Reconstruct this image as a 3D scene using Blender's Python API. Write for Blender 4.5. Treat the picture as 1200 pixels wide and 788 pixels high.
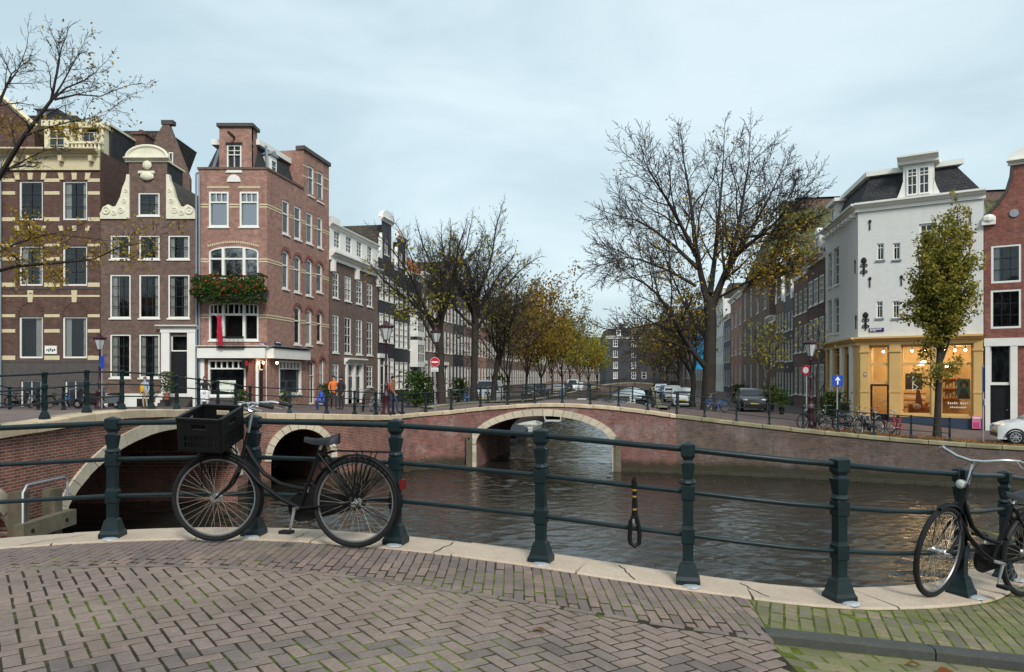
import bpy, math, random
from mathutils import Matrix, Vector, noise as mnoise
R = math.radians
random.seed(7)
scene = bpy.context.scene
COL = scene.collection
for ob in list(bpy.data.objects): bpy.data.objects.remove(ob)

# ---------------------------------------------------------------- camera
CAMZ, FOC, HOR = 4.4, 870.0, 443.0          # eye height over the water, focal length and horizon row in photo pixels
cam = bpy.data.cameras.new('camera'); camo = bpy.data.objects.new('camera', cam); COL.objects.link(camo)
camo.location = (0, 0, CAMZ); camo.rotation_euler = (R(90), 0, 0)
cam.sensor_width = 36; cam.lens = FOC / 1200 * 36; cam.shift_y = (HOR - 394) / 1200
cam.clip_start = 0.05; cam.clip_end = 3000
scene.camera = camo
# ---------------------------------------------------------------- sky and sun (overcast)
SUN_EL, SUN_AZ = 40, 163                    # degrees; azimuth clockwise from +Y: behind the camera
world = bpy.data.worlds.new('World'); scene.world = world; world.use_nodes = True
wn, wl = world.node_tree.nodes, world.node_tree.links
wn.clear()
w_out = wn.new('ShaderNodeOutputWorld'); w_bg = wn.new('ShaderNodeBackground'); w_bg.inputs[1].default_value = 0.12
w_sky = wn.new('ShaderNodeTexSky'); w_sky.sky_type = 'NISHITA'; w_sky.sun_disc = False
w_sky.sun_elevation = R(SUN_EL); w_sky.sun_rotation = R(SUN_AZ); w_sky.air_density = 1.2; w_sky.dust_density = 3.0
w_tc = wn.new('ShaderNodeTexCoord'); w_map = wn.new('ShaderNodeMapping'); w_map.inputs['Scale'].default_value = (1.6, 1.6, 4.5)
w_map.inputs['Location'].default_value = (0.7, 0.1, 0.35)
w_n = wn.new('ShaderNodeTexNoise'); w_n.inputs['Scale'].default_value = 1.7; w_n.inputs['Detail'].default_value = 8; w_n.inputs['Roughness'].default_value = 0.5
w_n.inputs['Distortion'].default_value = 0.4
w_r = wn.new('ShaderNodeValToRGB')
w_r.color_ramp.elements[0].position = 0.36; w_r.color_ramp.elements[0].color = (2.45, 3.15, 3.42, 1)
w_r.color_ramp.elements[1].position = 0.64; w_r.color_ramp.elements[1].color = (3.38, 4.02, 4.26, 1)
w_mix = wn.new('ShaderNodeMix'); w_mix.data_type = 'RGBA'; w_mix.inputs['Factor'].default_value = 0.9
wl.new(w_tc.outputs['Generated'], w_map.inputs['Vector']); wl.new(w_map.outputs['Vector'], w_n.inputs['Vector'])
wl.new(w_n.outputs['Fac'], w_r.inputs['Fac'])
wl.new(w_sky.outputs['Color'], w_mix.inputs['A']); wl.new(w_r.outputs['Color'], w_mix.inputs['B'])
wl.new(w_mix.outputs['Result'], w_bg.inputs['Color']); wl.new(w_bg.outputs['Background'], w_out.inputs['Surface'])
sun = bpy.data.lights.new('sun', 'SUN'); sun.energy = 1.5; sun.angle = R(14); sun.color = (1.0, 0.965, 0.92)
suno = bpy.data.objects.new('sun', sun); COL.objects.link(suno)
suno.rotation_euler = (R(90 - SUN_EL), 0, R(180 - SUN_AZ)); suno.location = (0, -20, 60)
vs = scene.view_settings; vs.view_transform = 'Standard'; vs.look = 'None'; vs.gamma = 1.0; vs.exposure = 0.95; vs.use_curve_mapping = False
scene.render.engine = 'CYCLES'
cy = scene.cycles
cy.use_denoising = True; cy.max_bounces = 8; cy.diffuse_bounces = 3; cy.glossy_bounces = 3; cy.transmission_bounces = 4; cy.transparent_max_bounces = 12
cy.caustics_reflective = False; cy.caustics_refractive = False; cy.sample_clamp_indirect = 6

# ---------------------------------------------------------------- materials
class NT:
    """small helper round a material node tree"""
    def __init__(s, name):
        s.m = bpy.data.materials.new(name); s.m.use_nodes = True
        s.t = s.m.node_tree; s.t.nodes.clear()
        s.out = s.t.nodes.new('ShaderNodeOutputMaterial')
    def n(s, typ, ins=None, **props):
        nd = s.t.nodes.new('ShaderNode' + typ)
        for k, v in props.items(): setattr(nd, k, v)
        for k, v in (ins or {}).items(): s.set(nd, k, v)
        return nd
    def set(s, nd, k, v):
        sock = nd.inputs[k]
        if isinstance(v, bpy.types.NodeSocket): s.t.links.new(v, sock)
        else:
            if isinstance(v, (tuple, list)) and sock.type == 'RGBA' and len(v) == 3: v = (*v, 1)
            sock.default_value = v
    def mix(s, fac, a, b, blend='MIX'):
        nd = s.t.nodes.new('ShaderNodeMix'); nd.data_type = 'RGBA'; nd.blend_type = blend
        s.set(nd, 'Factor', fac); s.set(nd, 'A', a); s.set(nd, 'B', b)
        return nd.outputs['Result']
    def math(s, op, a, b=0.0, clamp=False):
        nd = s.t.nodes.new('ShaderNodeMath'); nd.operation = op; nd.use_clamp = clamp
        s.set(nd, 0, a); s.set(nd, 1, b)
        return nd.outputs[0]
    def ramp(s, fac, stops):
        nd = s.t.nodes.new('ShaderNodeValToRGB'); cr = nd.color_ramp
        while len(cr.elements) < len(stops): cr.elements.new(0.5)
        for e, (p, c) in zip(cr.elements, stops):
            e.position = p; e.color = (*c, 1) if len(c) == 3 else c
        s.set(nd, 'Fac', fac)
        return nd.outputs['Color']
    def noise(s, vec, scale, detail=4, rough=0.55, dist=0.0):
        nd = s.n('TexNoise', {'Scale': scale, 'Detail': detail, 'Roughness': rough, 'Distortion': dist})
        if vec is not None: s.set(nd, 'Vector', vec)
        return nd.outputs['Fac']
    def uv(s): return s.n('UVMap').outputs['UV']
    def objc(s): return s.n('TexCoord').outputs['Object']
    def pos(s): return s.n('NewGeometry').outputs['Position']
    def rnd(s): return s.n('ObjectInfo').outputs['Random']
    def bump(s, h, strength=0.3, dist=0.02):
        return s.n('Bump', {'Strength': strength, 'Distance': dist, 'Height': h}).outputs['Normal']
    def surf(s, color, rough=0.8, normal=None, metal=0.0, spec=0.5, **extra):
        b = s.n('BsdfPrincipled', {'Base Color': color, 'Roughness': rough, 'Metallic': metal, 'Specular IOR Level': spec})
        if normal is not None: s.set(b, 'Normal', normal)
        for k, v in extra.items(): s.set(b, k.replace('_', ' '), v)
        s.t.links.new(b.outputs['BSDF'], s.out.inputs['Surface'])
        return s.m
def vmul(c, k): return tuple(min(1, x * k) for x in c)

def plain(name, c, rough=0.7, var=0.15, scale=3.0, bump=0.15, metal=0.0, spec=0.4, bdist=0.01, rnd=0.0):
    t = NT(name); p = t.pos()
    n1 = t.noise(p, scale, 5); n2 = t.noise(p, scale * 9, 3)
    f = t.math('ADD', t.math('MULTIPLY', n1, 0.65), t.math('MULTIPLY', n2, 0.35))
    col = t.ramp(f, [(0.3, vmul(c, 1 - var)), (0.7, vmul(c, 1 + var))])
    if rnd: col = t.mix(1.0, col, t.ramp(t.rnd(), [(0, (1 - rnd,) * 3), (1, (1 + rnd * 0.6,) * 3)]), 'MULTIPLY')
    return t.surf(col, t.math('ADD', t.math('MULTIPLY', n2, 0.15), rough - 0.07), t.bump(n2, bump, bdist), metal, spec)

def brickmat(name, c1, c2, mortar, bw=0.21, bh=0.062, msize=0.01, dirt=0.35, dirtc=(0.05, 0.045, 0.04), patch=None, bump=0.5, streak=0.3, saltc=None, mott=1.0, algae=False):
    """brick in UV metres"""
    t = NT(name); uv = t.uv()
    br = t.n('TexBrick', {'Vector': uv, 'Color1': c1, 'Color2': c2, 'Mortar': mortar, 'Scale': 1.0, 'Mortar Size': msize, 'Mortar Smooth': 0.3,
                          'Bias': 0.0, 'Brick Width': bw, 'Row Height': bh}, offset=0.5, squash=1.0)
    col = br.outputs['Color']
    nL = t.noise(uv, 0.5, 5, 0.6); nM = t.noise(uv, 3.0, 4, 0.6); nF = t.noise(uv, 14, 3)
    col = t.mix(1.0, col, t.ramp(nM, [(0.28, tuple(1 - mott * k for k in (.34, .34, .32))), (0.72, tuple(1 + mott * k for k in (.28, .24, .2)))]), 'MULTIPLY')
    if patch: col = t.mix(t.math('MULTIPLY', t.ramp(t.noise(uv, 0.35, 6, 0.65, 0.6), [(0.48, (0, 0, 0)), (0.6, (1, 1, 1))]), 0.75), col, patch)
    if saltc: col = t.mix(t.math('MULTIPLY', t.ramp(t.math('ADD', t.math('MULTIPLY', t.noise(uv, .8, 4, 0.6), .5), t.math('MULTIPLY', t.noise(uv, 7, 8, .8), .5)), [(0.5, (0, 0, 0)), (0.62, (1, 1, 1))]), 0.6), col, saltc)
    mp = t.n('Mapping', {'Vector': uv, 'Scale': (2.2, 0.16, 1)}).outputs['Vector']
    st = t.ramp(t.noise(mp, 1.0, 4, 0.6), [(0.45, (0, 0, 0)), (0.75, (1, 1, 1))])
    col = t.mix(t.math('MULTIPLY', st, streak), col, dirtc)
    col = t.mix(t.math('MULTIPLY', t.ramp(nL, [(0.4, (0, 0, 0)), (0.75, (1, 1, 1))]), dirt), col, dirtc)
    if algae:                                                   # damp, algae-grown courses just above the water
        v = t.n('SeparateXYZ', {0: uv}).outputs[1]; vv = t.math('ADD', v, t.math('MULTIPLY', t.noise(uv, 1.6, 6, .7), -.75))
        col = t.mix(t.math('MULTIPLY', t.ramp(vv, [(.0, (1,) * 3), (.28, (0,) * 3)]), .85), col, (0.028, 0.03, 0.016))
    h = t.math('ADD', t.math('MULTIPLY', br.outputs['Fac'], -1.0), t.math('MULTIPLY', nF, 0.4))
    return t.surf(col, 0.88, t.bump(h, bump, 0.012), 0, 0.25)

def stonemat(name, c, var=0.22, dirtc=(0.10, 0.09, 0.07), dirt=0.4, scale=4.0, rnd=0.12, bump=0.3):
    t = NT(name); p = t.pos()
    n1 = t.noise(p, scale, 6, 0.65); n2 = t.noise(p, scale * 12, 3); n3 = t.noise(p, scale * 0.3, 4, 0.6, 0.5)
    col = t.ramp(n1, [(0.25, vmul(c, 1 - var)), (0.75, vmul(c, 1 + var * 0.7))])
    col = t.mix(t.math('MULTIPLY', t.ramp(n3, [(0.5, (0, 0, 0)), (0.7, (1, 1, 1))]), dirt), col, dirtc)
    col = t.mix(1.0, col, t.ramp(n2, [(0.3, (0.85,) * 3), (0.7, (1.1,) * 3)]), 'MULTIPLY')
    if rnd: col = t.mix(1.0, col, t.ramp(t.rnd(), [(0, (1 - rnd,) * 3), (1, (1 + rnd,) * 3)]), 'MULTIPLY')
    return t.surf(col, 0.85, t.bump(t.math('ADD', n1, t.math('MULTIPLY', n2, 0.5)), bump, 0.01), 0, 0.25)

def glassmat(name, tint=(0.85, 0.87, 0.88), refl=0.02):
    t = NT(name)
    fr = t.n('Fresnel', {'IOR': 1.5}).outputs['Fac']
    f = t.math('ADD', fr, refl, True)
    wob = t.bump(t.noise(t.pos(), 1.3, 2), 0.06, 0.05)
    g = t.n('BsdfGlossy', {'Color': (0.9, 0.95, 1.0), 'Roughness': 0.03, 'Normal': wob}); tr = t.n('BsdfTransparent', {'Color': tint})
    mx = t.n('MixShader', {0: f, 1: tr.outputs[0], 2: g.outputs[0]})
    t.t.links.new(mx.outputs[0], t.out.inputs['Surface'])
    return t.m
def panemat(name, c=(0.025, 0.028, 0.032), refl=0.02):
    """far window pane: dark room behind glossy glass, curtain tone differs from pane to pane"""
    t = NT(name); r = t.rnd()
    col = t.ramp(r, [(0.0, vmul(c, 0.6)), (0.55, c), (0.75, vmul(c, 2.5)), (0.92, vmul(c, 6)), (1.0, (0.32, 0.31, 0.28))])
    d = t.n('BsdfDiffuse', {'Color': col}); g = t.n('BsdfGlossy', {'Color': (0.9, 0.95, 1), 'Roughness': 0.04, 'Normal': t.bump(t.noise(t.pos(), 0.9, 2), 0.08, 0.05)})
    f = t.math('ADD', t.n('Fresnel', {'IOR': 1.5}).outputs['Fac'], refl, True)
    mx = t.n('MixShader', {0: f, 1: d.outputs[0], 2: g.outputs[0]})
    t.t.links.new(mx.outputs[0], t.out.inputs['Surface'])
    return t.m
def emit(name, c, s):
    t = NT(name); e = t.n('Emission', {'Color': c, 'Strength': s}); t.t.links.new(e.outputs[0], t.out.inputs['Surface']); return t.m
def leafmat(name, stops, trans=0.35, scale=0.5):
    """stops: colours picked leaf by leaf (UV.x holds a random number per leaf) and clump by clump"""
    t = NT(name); u = t.n('SeparateXYZ', {0: t.uv()}).outputs[0]
    f = t.math('ADD', t.math('MULTIPLY', u, 0.55), t.math('MULTIPLY', t.noise(t.pos(), scale, 3), 0.45))
    n = len(stops); col = t.ramp(f, [(0.22 + 0.56 * i / max(1, n - 1), c) for i, c in enumerate(stops)])
    d = t.n('BsdfDiffuse', {'Color': col}); tr = t.n('BsdfTranslucent', {'Color': col})
    mx = t.n('MixShader', {0: trans, 1: d.outputs[0], 2: tr.outputs[0]})
    t.t.links.new(mx.outputs[0], t.out.inputs['Surface'])
    return t.m

# ---------------------------------------------------------------- mesh builder
class MB:
    def __init__(s): s.v = []; s.f = []; s.u = None
    def add(s, vs, fs):
        b = len(s.v); s.v.extend(vs); s.f.extend([tuple(i + b for i in f) for f in fs]); return s
    def box(s, x0, x1, y0, y1, z0, z1, skip=''):
        vs = [(x0, y0, z0), (x1, y0, z0), (x1, y1, z0), (x0, y1, z0), (x0, y0, z1), (x1, y0, z1), (x1, y1, z1), (x0, y1, z1)]
        fs = {'b': (0, 3, 2, 1), 't': (4, 5, 6, 7), 'f': (0, 1, 5, 4), 'k': (2, 3, 7, 6), 'l': (3, 0, 4, 7), 'r': (1, 2, 6, 5)}
        return s.add(vs, [f for k, f in fs.items() if k not in skip])
    def cbox(s, cx, cy, cz, sx, sy, sz): return s.box(cx - sx / 2, cx + sx / 2, cy - sy / 2, cy + sy / 2, cz - sz / 2, cz + sz / 2)
    def quad(s, a, b, c, d): return s.add([a, b, c, d], [(0, 1, 2, 3)])
    def poly(s, pts): return s.add(list(pts), [tuple(range(len(pts)))])
    def prism(s, pts, y0, y1, axis='y'):
        """extrude a 2d outline (x,z) counter-clockwise seen from -y, between y0 and y1"""
        n = len(pts)
        if axis == 'y': A = [(x, y0, z) for x, z in pts]; B = [(x, y1, z) for x, z in pts]
        elif axis == 'x': A = [(y0, x, z) for x, z in pts]; B = [(y1, x, z) for x, z in pts]
        else: A = [(x, z, y0) for x, z in pts]; B = [(x, z, y1) for x, z in pts]
        return s.add(A + B, [tuple(range(n)), tuple(range(2 * n - 1, n - 1, -1))] + [(i, i + n, (i + 1) % n + n, (i + 1) % n) for i in range(n)])
    def tube(s, pts, r, n=6, caps=True):
        pts = [Vector(p) for p in pts]; m = len(pts)
        rr = r if isinstance(r, (list, tuple)) else [r] * m
        b = len(s.v); up = None
        for i, p in enumerate(pts):
            d = (pts[min(i + 1, m - 1)] - pts[max(i - 1, 0)])
            if d.length < 1e-9: d = Vector((0, 0, 1))
            d.normalize()
            if up is None:
                up = Vector((0, 0, 1)) if abs(d.z) < 0.9 else Vector((1, 0, 0))
            a = d.cross(up)
            if a.length < 1e-4: a = d.cross(Vector((1, 0.3, 0)))
            a.normalize(); c = a.cross(d); up = c
            for k in range(n):
                t = 2 * math.pi * k / n
                s.v.append(tuple(p + a * (rr[i] * math.cos(t)) + c * (rr[i] * math.sin(t))))
        for i in range(m - 1):
            for k in range(n):
                k2 = (k + 1) % n
                s.f.append((b + i * n + k, b + i * n + k2, b + (i + 1) * n + k2, b + (i + 1) * n + k))
        if caps:
            s.f.append(tuple(b + k for k in range(n - 1, -1, -1))); s.f.append(tuple(b + (m - 1) * n + k for k in range(n)))
        return s
    def lathe(s, prof, n=12, c=(0, 0, 0), rot=0.0, sx=1.0):
        b = len(s.v)
        for r, z in prof:
            for k in range(n):
                t = 2 * math.pi * k / n + rot
                s.v.append((c[0] + r * math.cos(t) * sx, c[1] + r * math.sin(t), c[2] + z))
        m = len(prof)
        for i in range(m - 1):
            for k in range(n):
                k2 = (k + 1) % n
                s.f.append((b + i * n + k, b + i * n + k2, b + (i + 1) * n + k2, b + (i + 1) * n + k))
        s.f.append(tuple(b + k for k in range(n - 1, -1, -1))); s.f.append(tuple(b + (m - 1) * n + k for k in range(n)))
        return s
    def torus(s, c, R0, r, axis='y', n=32, m=6):
        b = len(s.v)
        for i in range(n):
            t = 2 * math.pi * i / n
            for k in range(m):
                q = 2 * math.pi * k / m; rad = R0 + r * math.cos(q); h = r * math.sin(q)
                x, y = rad * math.cos(t), rad * math.sin(t)
                s.v.append((c[0] + x, c[1] + h, c[2] + y) if axis == 'y' else (c[0] + x, c[1] + y, c[2] + h) if axis == 'z' else (c[0] + h, c[1] + x, c[2] + y))
        for i in range(n):
            for k in range(m):
                i2, k2 = (i + 1) % n, (k + 1) % m
                s.f.append((b + i * m + k, b + i * m + k2, b + i2 * m + k2, b + i2 * m + k))
        return s
    def ell(s, c, rx, ry, rz, n=10, m=7):
        b = len(s.v)
        for i in range(m + 1):
            ph = math.pi * i / m
            for k in range(n):
                t = 2 * math.pi * k / n
                s.v.append((c[0] + rx * math.sin(ph) * math.cos(t), c[1] + ry * math.sin(ph) * math.sin(t), c[2] - rz * math.cos(ph)))
        for i in range(m):
            for k in range(n):
                k2 = (k + 1) % n
                s.f.append((b + i * n + k, b + i * n + k2, b + (i + 1) * n + k2, b + (i + 1) * n + k))
        return s
    def xf(s, M, start=0):
        for i in range(start, len(s.v)): s.v[i] = tuple(M @ Vector(s.v[i]))
        return s
    def mesh(s, name, M=None):
        me = bpy.data.meshes.new(name); me.from_pydata(s.v, [], s.f)
        me.validate(); me.update()
        uvl = me.uv_layers.new(name='UVMap'); co = [v.co.copy() for v in me.vertices]
        ud = [0.0] * (2 * len(me.loops))
        if s.u is not None and len(s.u) == len(me.polygons):
            for p in me.polygons:
                for li in p.loop_indices: ud[2 * li], ud[2 * li + 1] = s.u[p.index], 0.5
        elif s.u is not None and len(s.u) == len(co):
            for lp in me.loops: ud[2 * lp.index], ud[2 * lp.index + 1] = s.u[lp.vertex_index]
        else:
            for p in me.polygons:
                nx, ny, nz = (abs(c) for c in p.normal)
                a, b = (0, 2) if ny >= nx and ny >= nz else (1, 2) if nx >= nz else (0, 1)
                for li in p.loop_indices:
                    c = co[me.loops[li].vertex_index]; ud[2 * li], ud[2 * li + 1] = c[a], c[b]
        uvl.data.foreach_set('uv', ud)
        if M is not None: me.transform(M)
        return me
    def build(s, name, mat, parent=None, M=None, smooth=False, loc=None):
        if not s.v: return None
        me = s.mesh(name, M)
        for m in (mat if isinstance(mat, (list, tuple)) else [mat]): me.materials.append(m)
        return link(name, me, parent, smooth, loc)
def link(name, me, parent=None, smooth=False, loc=None):
    if smooth:
        me.polygons.foreach_set('use_smooth', [True] * len(me.polygons))
        if smooth != 'all': me.set_sharp_from_angle(angle=R(42))
    o = bpy.data.objects.new(name, me); COL.objects.link(o)
    if parent is not None: o.parent = parent
    if loc is not None: o.location = loc
    return o
def tag(o, label=None, cat=None, group=None, kind=None):
    if label: o['label'] = label
    if cat: o['category'] = cat
    if group: o['group'] = group
    if kind: o['kind'] = kind
    return o
def thing(name, label, cat, loc=(0, 0, 0), rz=0.0, group=None):
    o = bpy.data.objects.new(name, None); COL.objects.link(o); o.location = loc; o.rotation_euler = (0, 0, rz); o.empty_display_size = 0.2
    return tag(o, label, cat, group)
def kids(o): return [c for c in bpy.data.objects if c.parent is o]
def copy_tree(o, loc, rz=None, label=None, group=None, rot=None, scale=None, mats=None):
    """a copy of a thing with its parts and sub-parts; mats: {old material name: new material} swaps"""
    def cp(x, par):
        c = x.copy(); COL.objects.link(c); c.parent = par
        if mats and x.type == 'MESH':
            for i, sl in enumerate(c.material_slots):
                nm = sl.material.name if sl.material else ''
                if nm in mats: sl.link = 'OBJECT'; sl.material = mats[nm]
        for ch in KID.get(x.name, ()): cp(ch, c)
        return c
    KID = {}
    for x in bpy.data.objects:
        if x.parent: KID.setdefault(x.parent.name, []).append(x)
    r = cp(o, None); r.location = loc
    if rot is not None: r.rotation_euler = rot
    elif rz is not None: r.rotation_euler = (0, 0, rz)
    if scale is not None: r.scale = scale if isinstance(scale, (tuple, list)) else (scale,) * 3
    return tag(r, label, None, group)
def share(name, me, parent, loc, rz=0.0, mat=None):
    o = bpy.data.objects.new(name, me); COL.objects.link(o); o.parent = parent; o.location = loc; o.rotation_euler = (0, 0, rz); return o
def lerp(a, b, t): return a + (b - a) * t
def interp(tab, x):
    if x <= tab[0][0]: return tab[0][1]
    for (a, va), (b, vb) in zip(tab, tab[1:]):
        if x <= b:
            t = (x - a) / (b - a); return va + (vb - va) * t
    return tab[-1][1]
def at(px, py, d): return ((px - 600) / FOC * d, d, CAMZ + (HOR - py) / FOC * d)

# ---------------------------------------------------------------- shared materials
M = {}
def ironmat():
    t = NT('green_iron'); p = t.pos(); n1 = t.noise(p, 7, 5, .6); n2 = t.noise(p, 45, 4, .65); n3 = t.noise(p, 16, 6, .75, .3)
    col = t.ramp(n1, [(.3, (0.0036, 0.011, 0.0135)), (.7, (0.0065, 0.019, 0.0225))])
    col = t.mix(t.ramp(n3, [(.67, (0,) * 3), (.71, (1,) * 3)]), col, (0.03, 0.035, 0.034)); col = t.mix(t.ramp(n3, [(.73, (0,) * 3), (.77, (1,) * 3)]), col, (0.07, 0.03, 0.015))
    return t.surf(col, t.math('ADD', t.math('MULTIPLY', n2, .3), .3), t.bump(t.math('ADD', n2, n1), .35, .003), 0, .35)
M['green'] = ironmat()
M['brick_c'] = brickmat('bridge_brick', (0.27, 0.085, 0.055), (0.15, 0.055, 0.045), (0.3, 0.25, 0.21), 0.22, 0.065, 0.011, 0.3, (0.075, 0.04, 0.032), None, 0.6, 0.2, algae=True)
M['brick_b'] = brickmat('weathered_bridge_brick', (0.3, 0.085, 0.06), (0.13, 0.05, 0.045), (0.24, 0.2, 0.18), 0.22, 0.065, 0.01, 0.35, (0.085, 0.055, 0.05), (0.22, 0.125, 0.11), 0.5, 0.35, (0.4, 0.33, 0.31), algae=True)
M['brick_q'] = brickmat('quay_brick', (0.165, 0.1, 0.078), (0.085, 0.06, 0.052), (0.17, 0.15, 0.13), 0.22, 0.065, 0.01, 0.5, (0.055, 0.045, 0.04), (0.16, 0.13, 0.115), 0.5, 0.45, (0.26, 0.22, 0.2), algae=True)
M['stone'] = stonemat('pale_coping_stone', (0.55, 0.44, 0.3), 0.2, (0.22, 0.17, 0.11), 0.45, 3.0, 0.12)
M['stone_q'] = stonemat('mossy_quay_stone', (0.3, 0.27, 0.17), 0.25, (0.12, 0.115, 0.05), 0.6, 2.5, 0.15)
M['voussoir'] = stonemat('arch_stone', (0.54, 0.47, 0.36), 0.14, (0.3, 0.25, 0.18), 0.3, 3.0, 0.12)
M['near_stone'] = stonemat('near_coping_stone', (0.46, 0.37, 0.285), 0.13, (0.3, 0.24, 0.18), 0.35, 5.0, 0.08, 0.2)
M['white'] = plain('white_paint', (0.74, 0.73, 0.68), 0.5, 0.07, 2, 0.06)
M['cream'] = plain('cream_paint', (0.66, 0.60, 0.42), 0.55, 0.1, 2, 0.08)
M['ivory'] = plain('ivory_paint', (0.7, 0.66, 0.52), 0.55, 0.12, 2, 0.1)
M['dark'] = plain('dark_void', (0.012, 0.012, 0.013), 0.9, 0.2)
M['black'] = plain('black_paint', (0.012, 0.012, 0.014), 0.35, 0.2, 6, 0.08)
M['rubber'] = plain('rubber', (0.006, 0.006, 0.0065), 0.85, 0.25, 20, 0.2)
M['chrome'] = plain('worn_steel', (0.55, 0.55, 0.56), 0.3, 0.15, 15, 0.05, 0.9)
M['grey_metal'] = plain('grey_metal', (0.3, 0.32, 0.34), 0.45, 0.12, 6, 0.05, 0.3)
M['slate'] = brickmat('slate_roof', (0.03, 0.032, 0.037), (0.045, 0.047, 0.052), (0.012, 0.012, 0.013), 0.25, 0.16, 0.012, 0.2, (0.06, 0.06, 0.055), None, 0.7, 0.15)
M['zinc'] = plain('zinc', (0.22, 0.25, 0.28), 0.5, 0.15, 2, 0.05, 0.2)
M['tile_dark'] = brickmat('dark_roof_tile', (0.055, 0.05, 0.045), (0.085, 0.07, 0.06), (0.02, 0.02, 0.02), 0.24, 0.3, 0.03, 0.4, (0.1, 0.1, 0.06), None, 0.9, 0.1)
M['glass'] = glassmat('window_glass')
M['pane'] = panemat('far_pane')
M['curtain'] = plain('curtain', (0.75, 0.74, 0.68), 0.9, 0.15, 5, 0.2)
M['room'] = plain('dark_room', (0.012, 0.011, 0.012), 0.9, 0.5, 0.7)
M['bark'] = stonemat('bark', (0.04, 0.033, 0.027), 0.4, (0.05, 0.055, 0.03), 0.4, 3.0, 0, 0.8)
M['twig'] = plain('twig', (0.035, 0.028, 0.026), 0.9, 0.2, 2)
# ================================================================ THE SETTING: water, land, bridges
CT = 0.184                                     # the far canal runs along (CT, 1)
LW = lambda y: -4.2 + CT * (y - 38)            # its left quay wall
RW = lambda y: 7.6 + CT * (y - 38)             # its right quay wall

def watermat():
    t = NT('canal_water'); p = t.pos()
    m1 = t.n('Mapping', {'Vector': p, 'Scale': (1.0, 2.1, 1), 'Rotation': (0, 0, R(-14))}).outputs['Vector']
    a = t.noise(m1, 1.15, 3, 0.55, 0.6); b = t.noise(m1, 4.2, 4, 0.6, 0.4)
    big = t.noise(p, 0.12, 3)
    amp = t.ramp(big, [(0.35, (0.35,) * 3), (0.65, (1.0,) * 3)])
    h = t.math('MULTIPLY', t.math('ADD', t.math('MULTIPLY', a, 0.75), t.math('MULTIPLY', b, 0.30)), t.math('ADD', t.math('MULTIPLY', amp, 0.6), 0.4))
    return t.surf((0.016, 0.0155, 0.012), 0.02, t.bump(h, .6, 0.08), 0, 1.0, IOR=1.33)
M['water'] = watermat()
def pavemat(name, c1, c2, mortar, bw=0.21, bh=0.11, rot=0, moss=0.0, msize=0.012):
    t = NT(name); p = t.n('Mapping', {'Vector': t.pos(), 'Rotation': (0, 0, rot)}).outputs['Vector']
    br = t.n('TexBrick', {'Vector': p, 'Color1': c1, 'Color2': c2, 'Mortar': mortar, 'Scale': 1.0, 'Mortar Size': msize, 'Mortar Smooth': 0.2, 'Brick Width': bw, 'Row Height': bh})
    col = t.mix(1.0, br.outputs['Color'], t.ramp(t.noise(p, 0.8, 5), [(0.3, (0.8,) * 3), (0.7, (1.15,) * 3)]), 'MULTIPLY')
    if moss: col = t.mix(t.math('MULTIPLY', t.ramp(t.noise(p, 1.2, 6, 0.7), [(0.45, (0,) * 3), (0.6, (1,) * 3)]), moss), col, (0.075, 0.1, 0.02))
    return t.surf(col, 0.85, t.bump(br.outputs['Fac'], -0.4, 0.01), 0, 0.25)
M['pave'] = pavemat('bridge_clinker', (0.2, 0.145, 0.13), (0.155, 0.12, 0.11), (0.09, 0.075, 0.065), rot=R(20))
M['pave_q'] = pavemat('quay_clinker', (0.16, 0.11, 0.1), (0.12, 0.09, 0.085), (0.06, 0.055, 0.05), rot=R(-20))
M['timber'] = stonemat('weathered_timber', (0.14, 0.12, 0.085), 0.35, (0.08, 0.09, 0.05), 0.5, 5, 0.15, 0.6)

w = MB(); w.quad((-300, -60, -.09), (400, -60, -.09), (400, 700, -.09), (-300, 700, -.09))
import numpy as np
def waves(name, x0, x1, y0, y1, st, shear=0.0, amp=1.0):
    """wind-rippled sheet: a sum of short waves, rougher and calmer in patches"""
    rg = np.random.default_rng(4); nx, ny = int((x1 - x0) / st) + 1, int((y1 - y0) / st) + 1
    X, Y = np.meshgrid(np.linspace(x0, x1, nx), np.linspace(y0, y1, ny)); X = X + shear * (Y - y0); Z = np.zeros_like(X)
    for k in range(34):
        lam = .24 * (7.0 ** rg.random()); a = rg.normal(math.pi / 2 + .25, .55); q = 2 * math.pi / lam
        Z += np.sin(q * (X * math.cos(a) + Y * math.sin(a)) + rg.random() * 6.28) * (.034 / q) * amp * (1.25 if lam < 1 else .8)
    for f, g, h in ((.21, .33, 1.0), (.47, .29, 2.3)): Z *= .76 + .42 * np.sin(X * f + 1.3 * np.sin(Y * .23) + h) * np.cos(Y * g + h)
    V = np.stack([X, Y, Z], -1).reshape(-1, 3); I = np.arange(nx * ny).reshape(ny, nx)
    Fq = np.stack([I[:-1, :-1], I[:-1, 1:], I[1:, 1:], I[1:, :-1]], -1).reshape(-1, 4)
    me = bpy.data.meshes.new(name); me.vertices.add(len(V)); me.vertices.foreach_set('co', V.ravel()); me.loops.add(Fq.size); me.loops.foreach_set('vertex_index', Fq.ravel())
    me.polygons.add(len(Fq)); me.polygons.foreach_set('loop_start', np.arange(0, Fq.size, 4)); me.polygons.foreach_set('use_smooth', np.ones(len(Fq), dtype=bool)); me.update(); me.validate(); me.materials.append(M['water'])
    o = bpy.data.objects.new(name, me); COL.objects.link(o); tag(o, kind='structure')
waves('canal_water', -14, 27, 4.5, 38, .072, 0, 1.25); waves('canal_water', -6.4, 9.4, 38.0, 178, .17, CT, 1.7)
tag(w.build('water', M['water']), kind='structure')
g = MB(); g.quad((-900, -300, -2.2), (1200, -300, -2.2), (1200, 1800, -2.2), (-900, 1800, -2.2))
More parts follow.
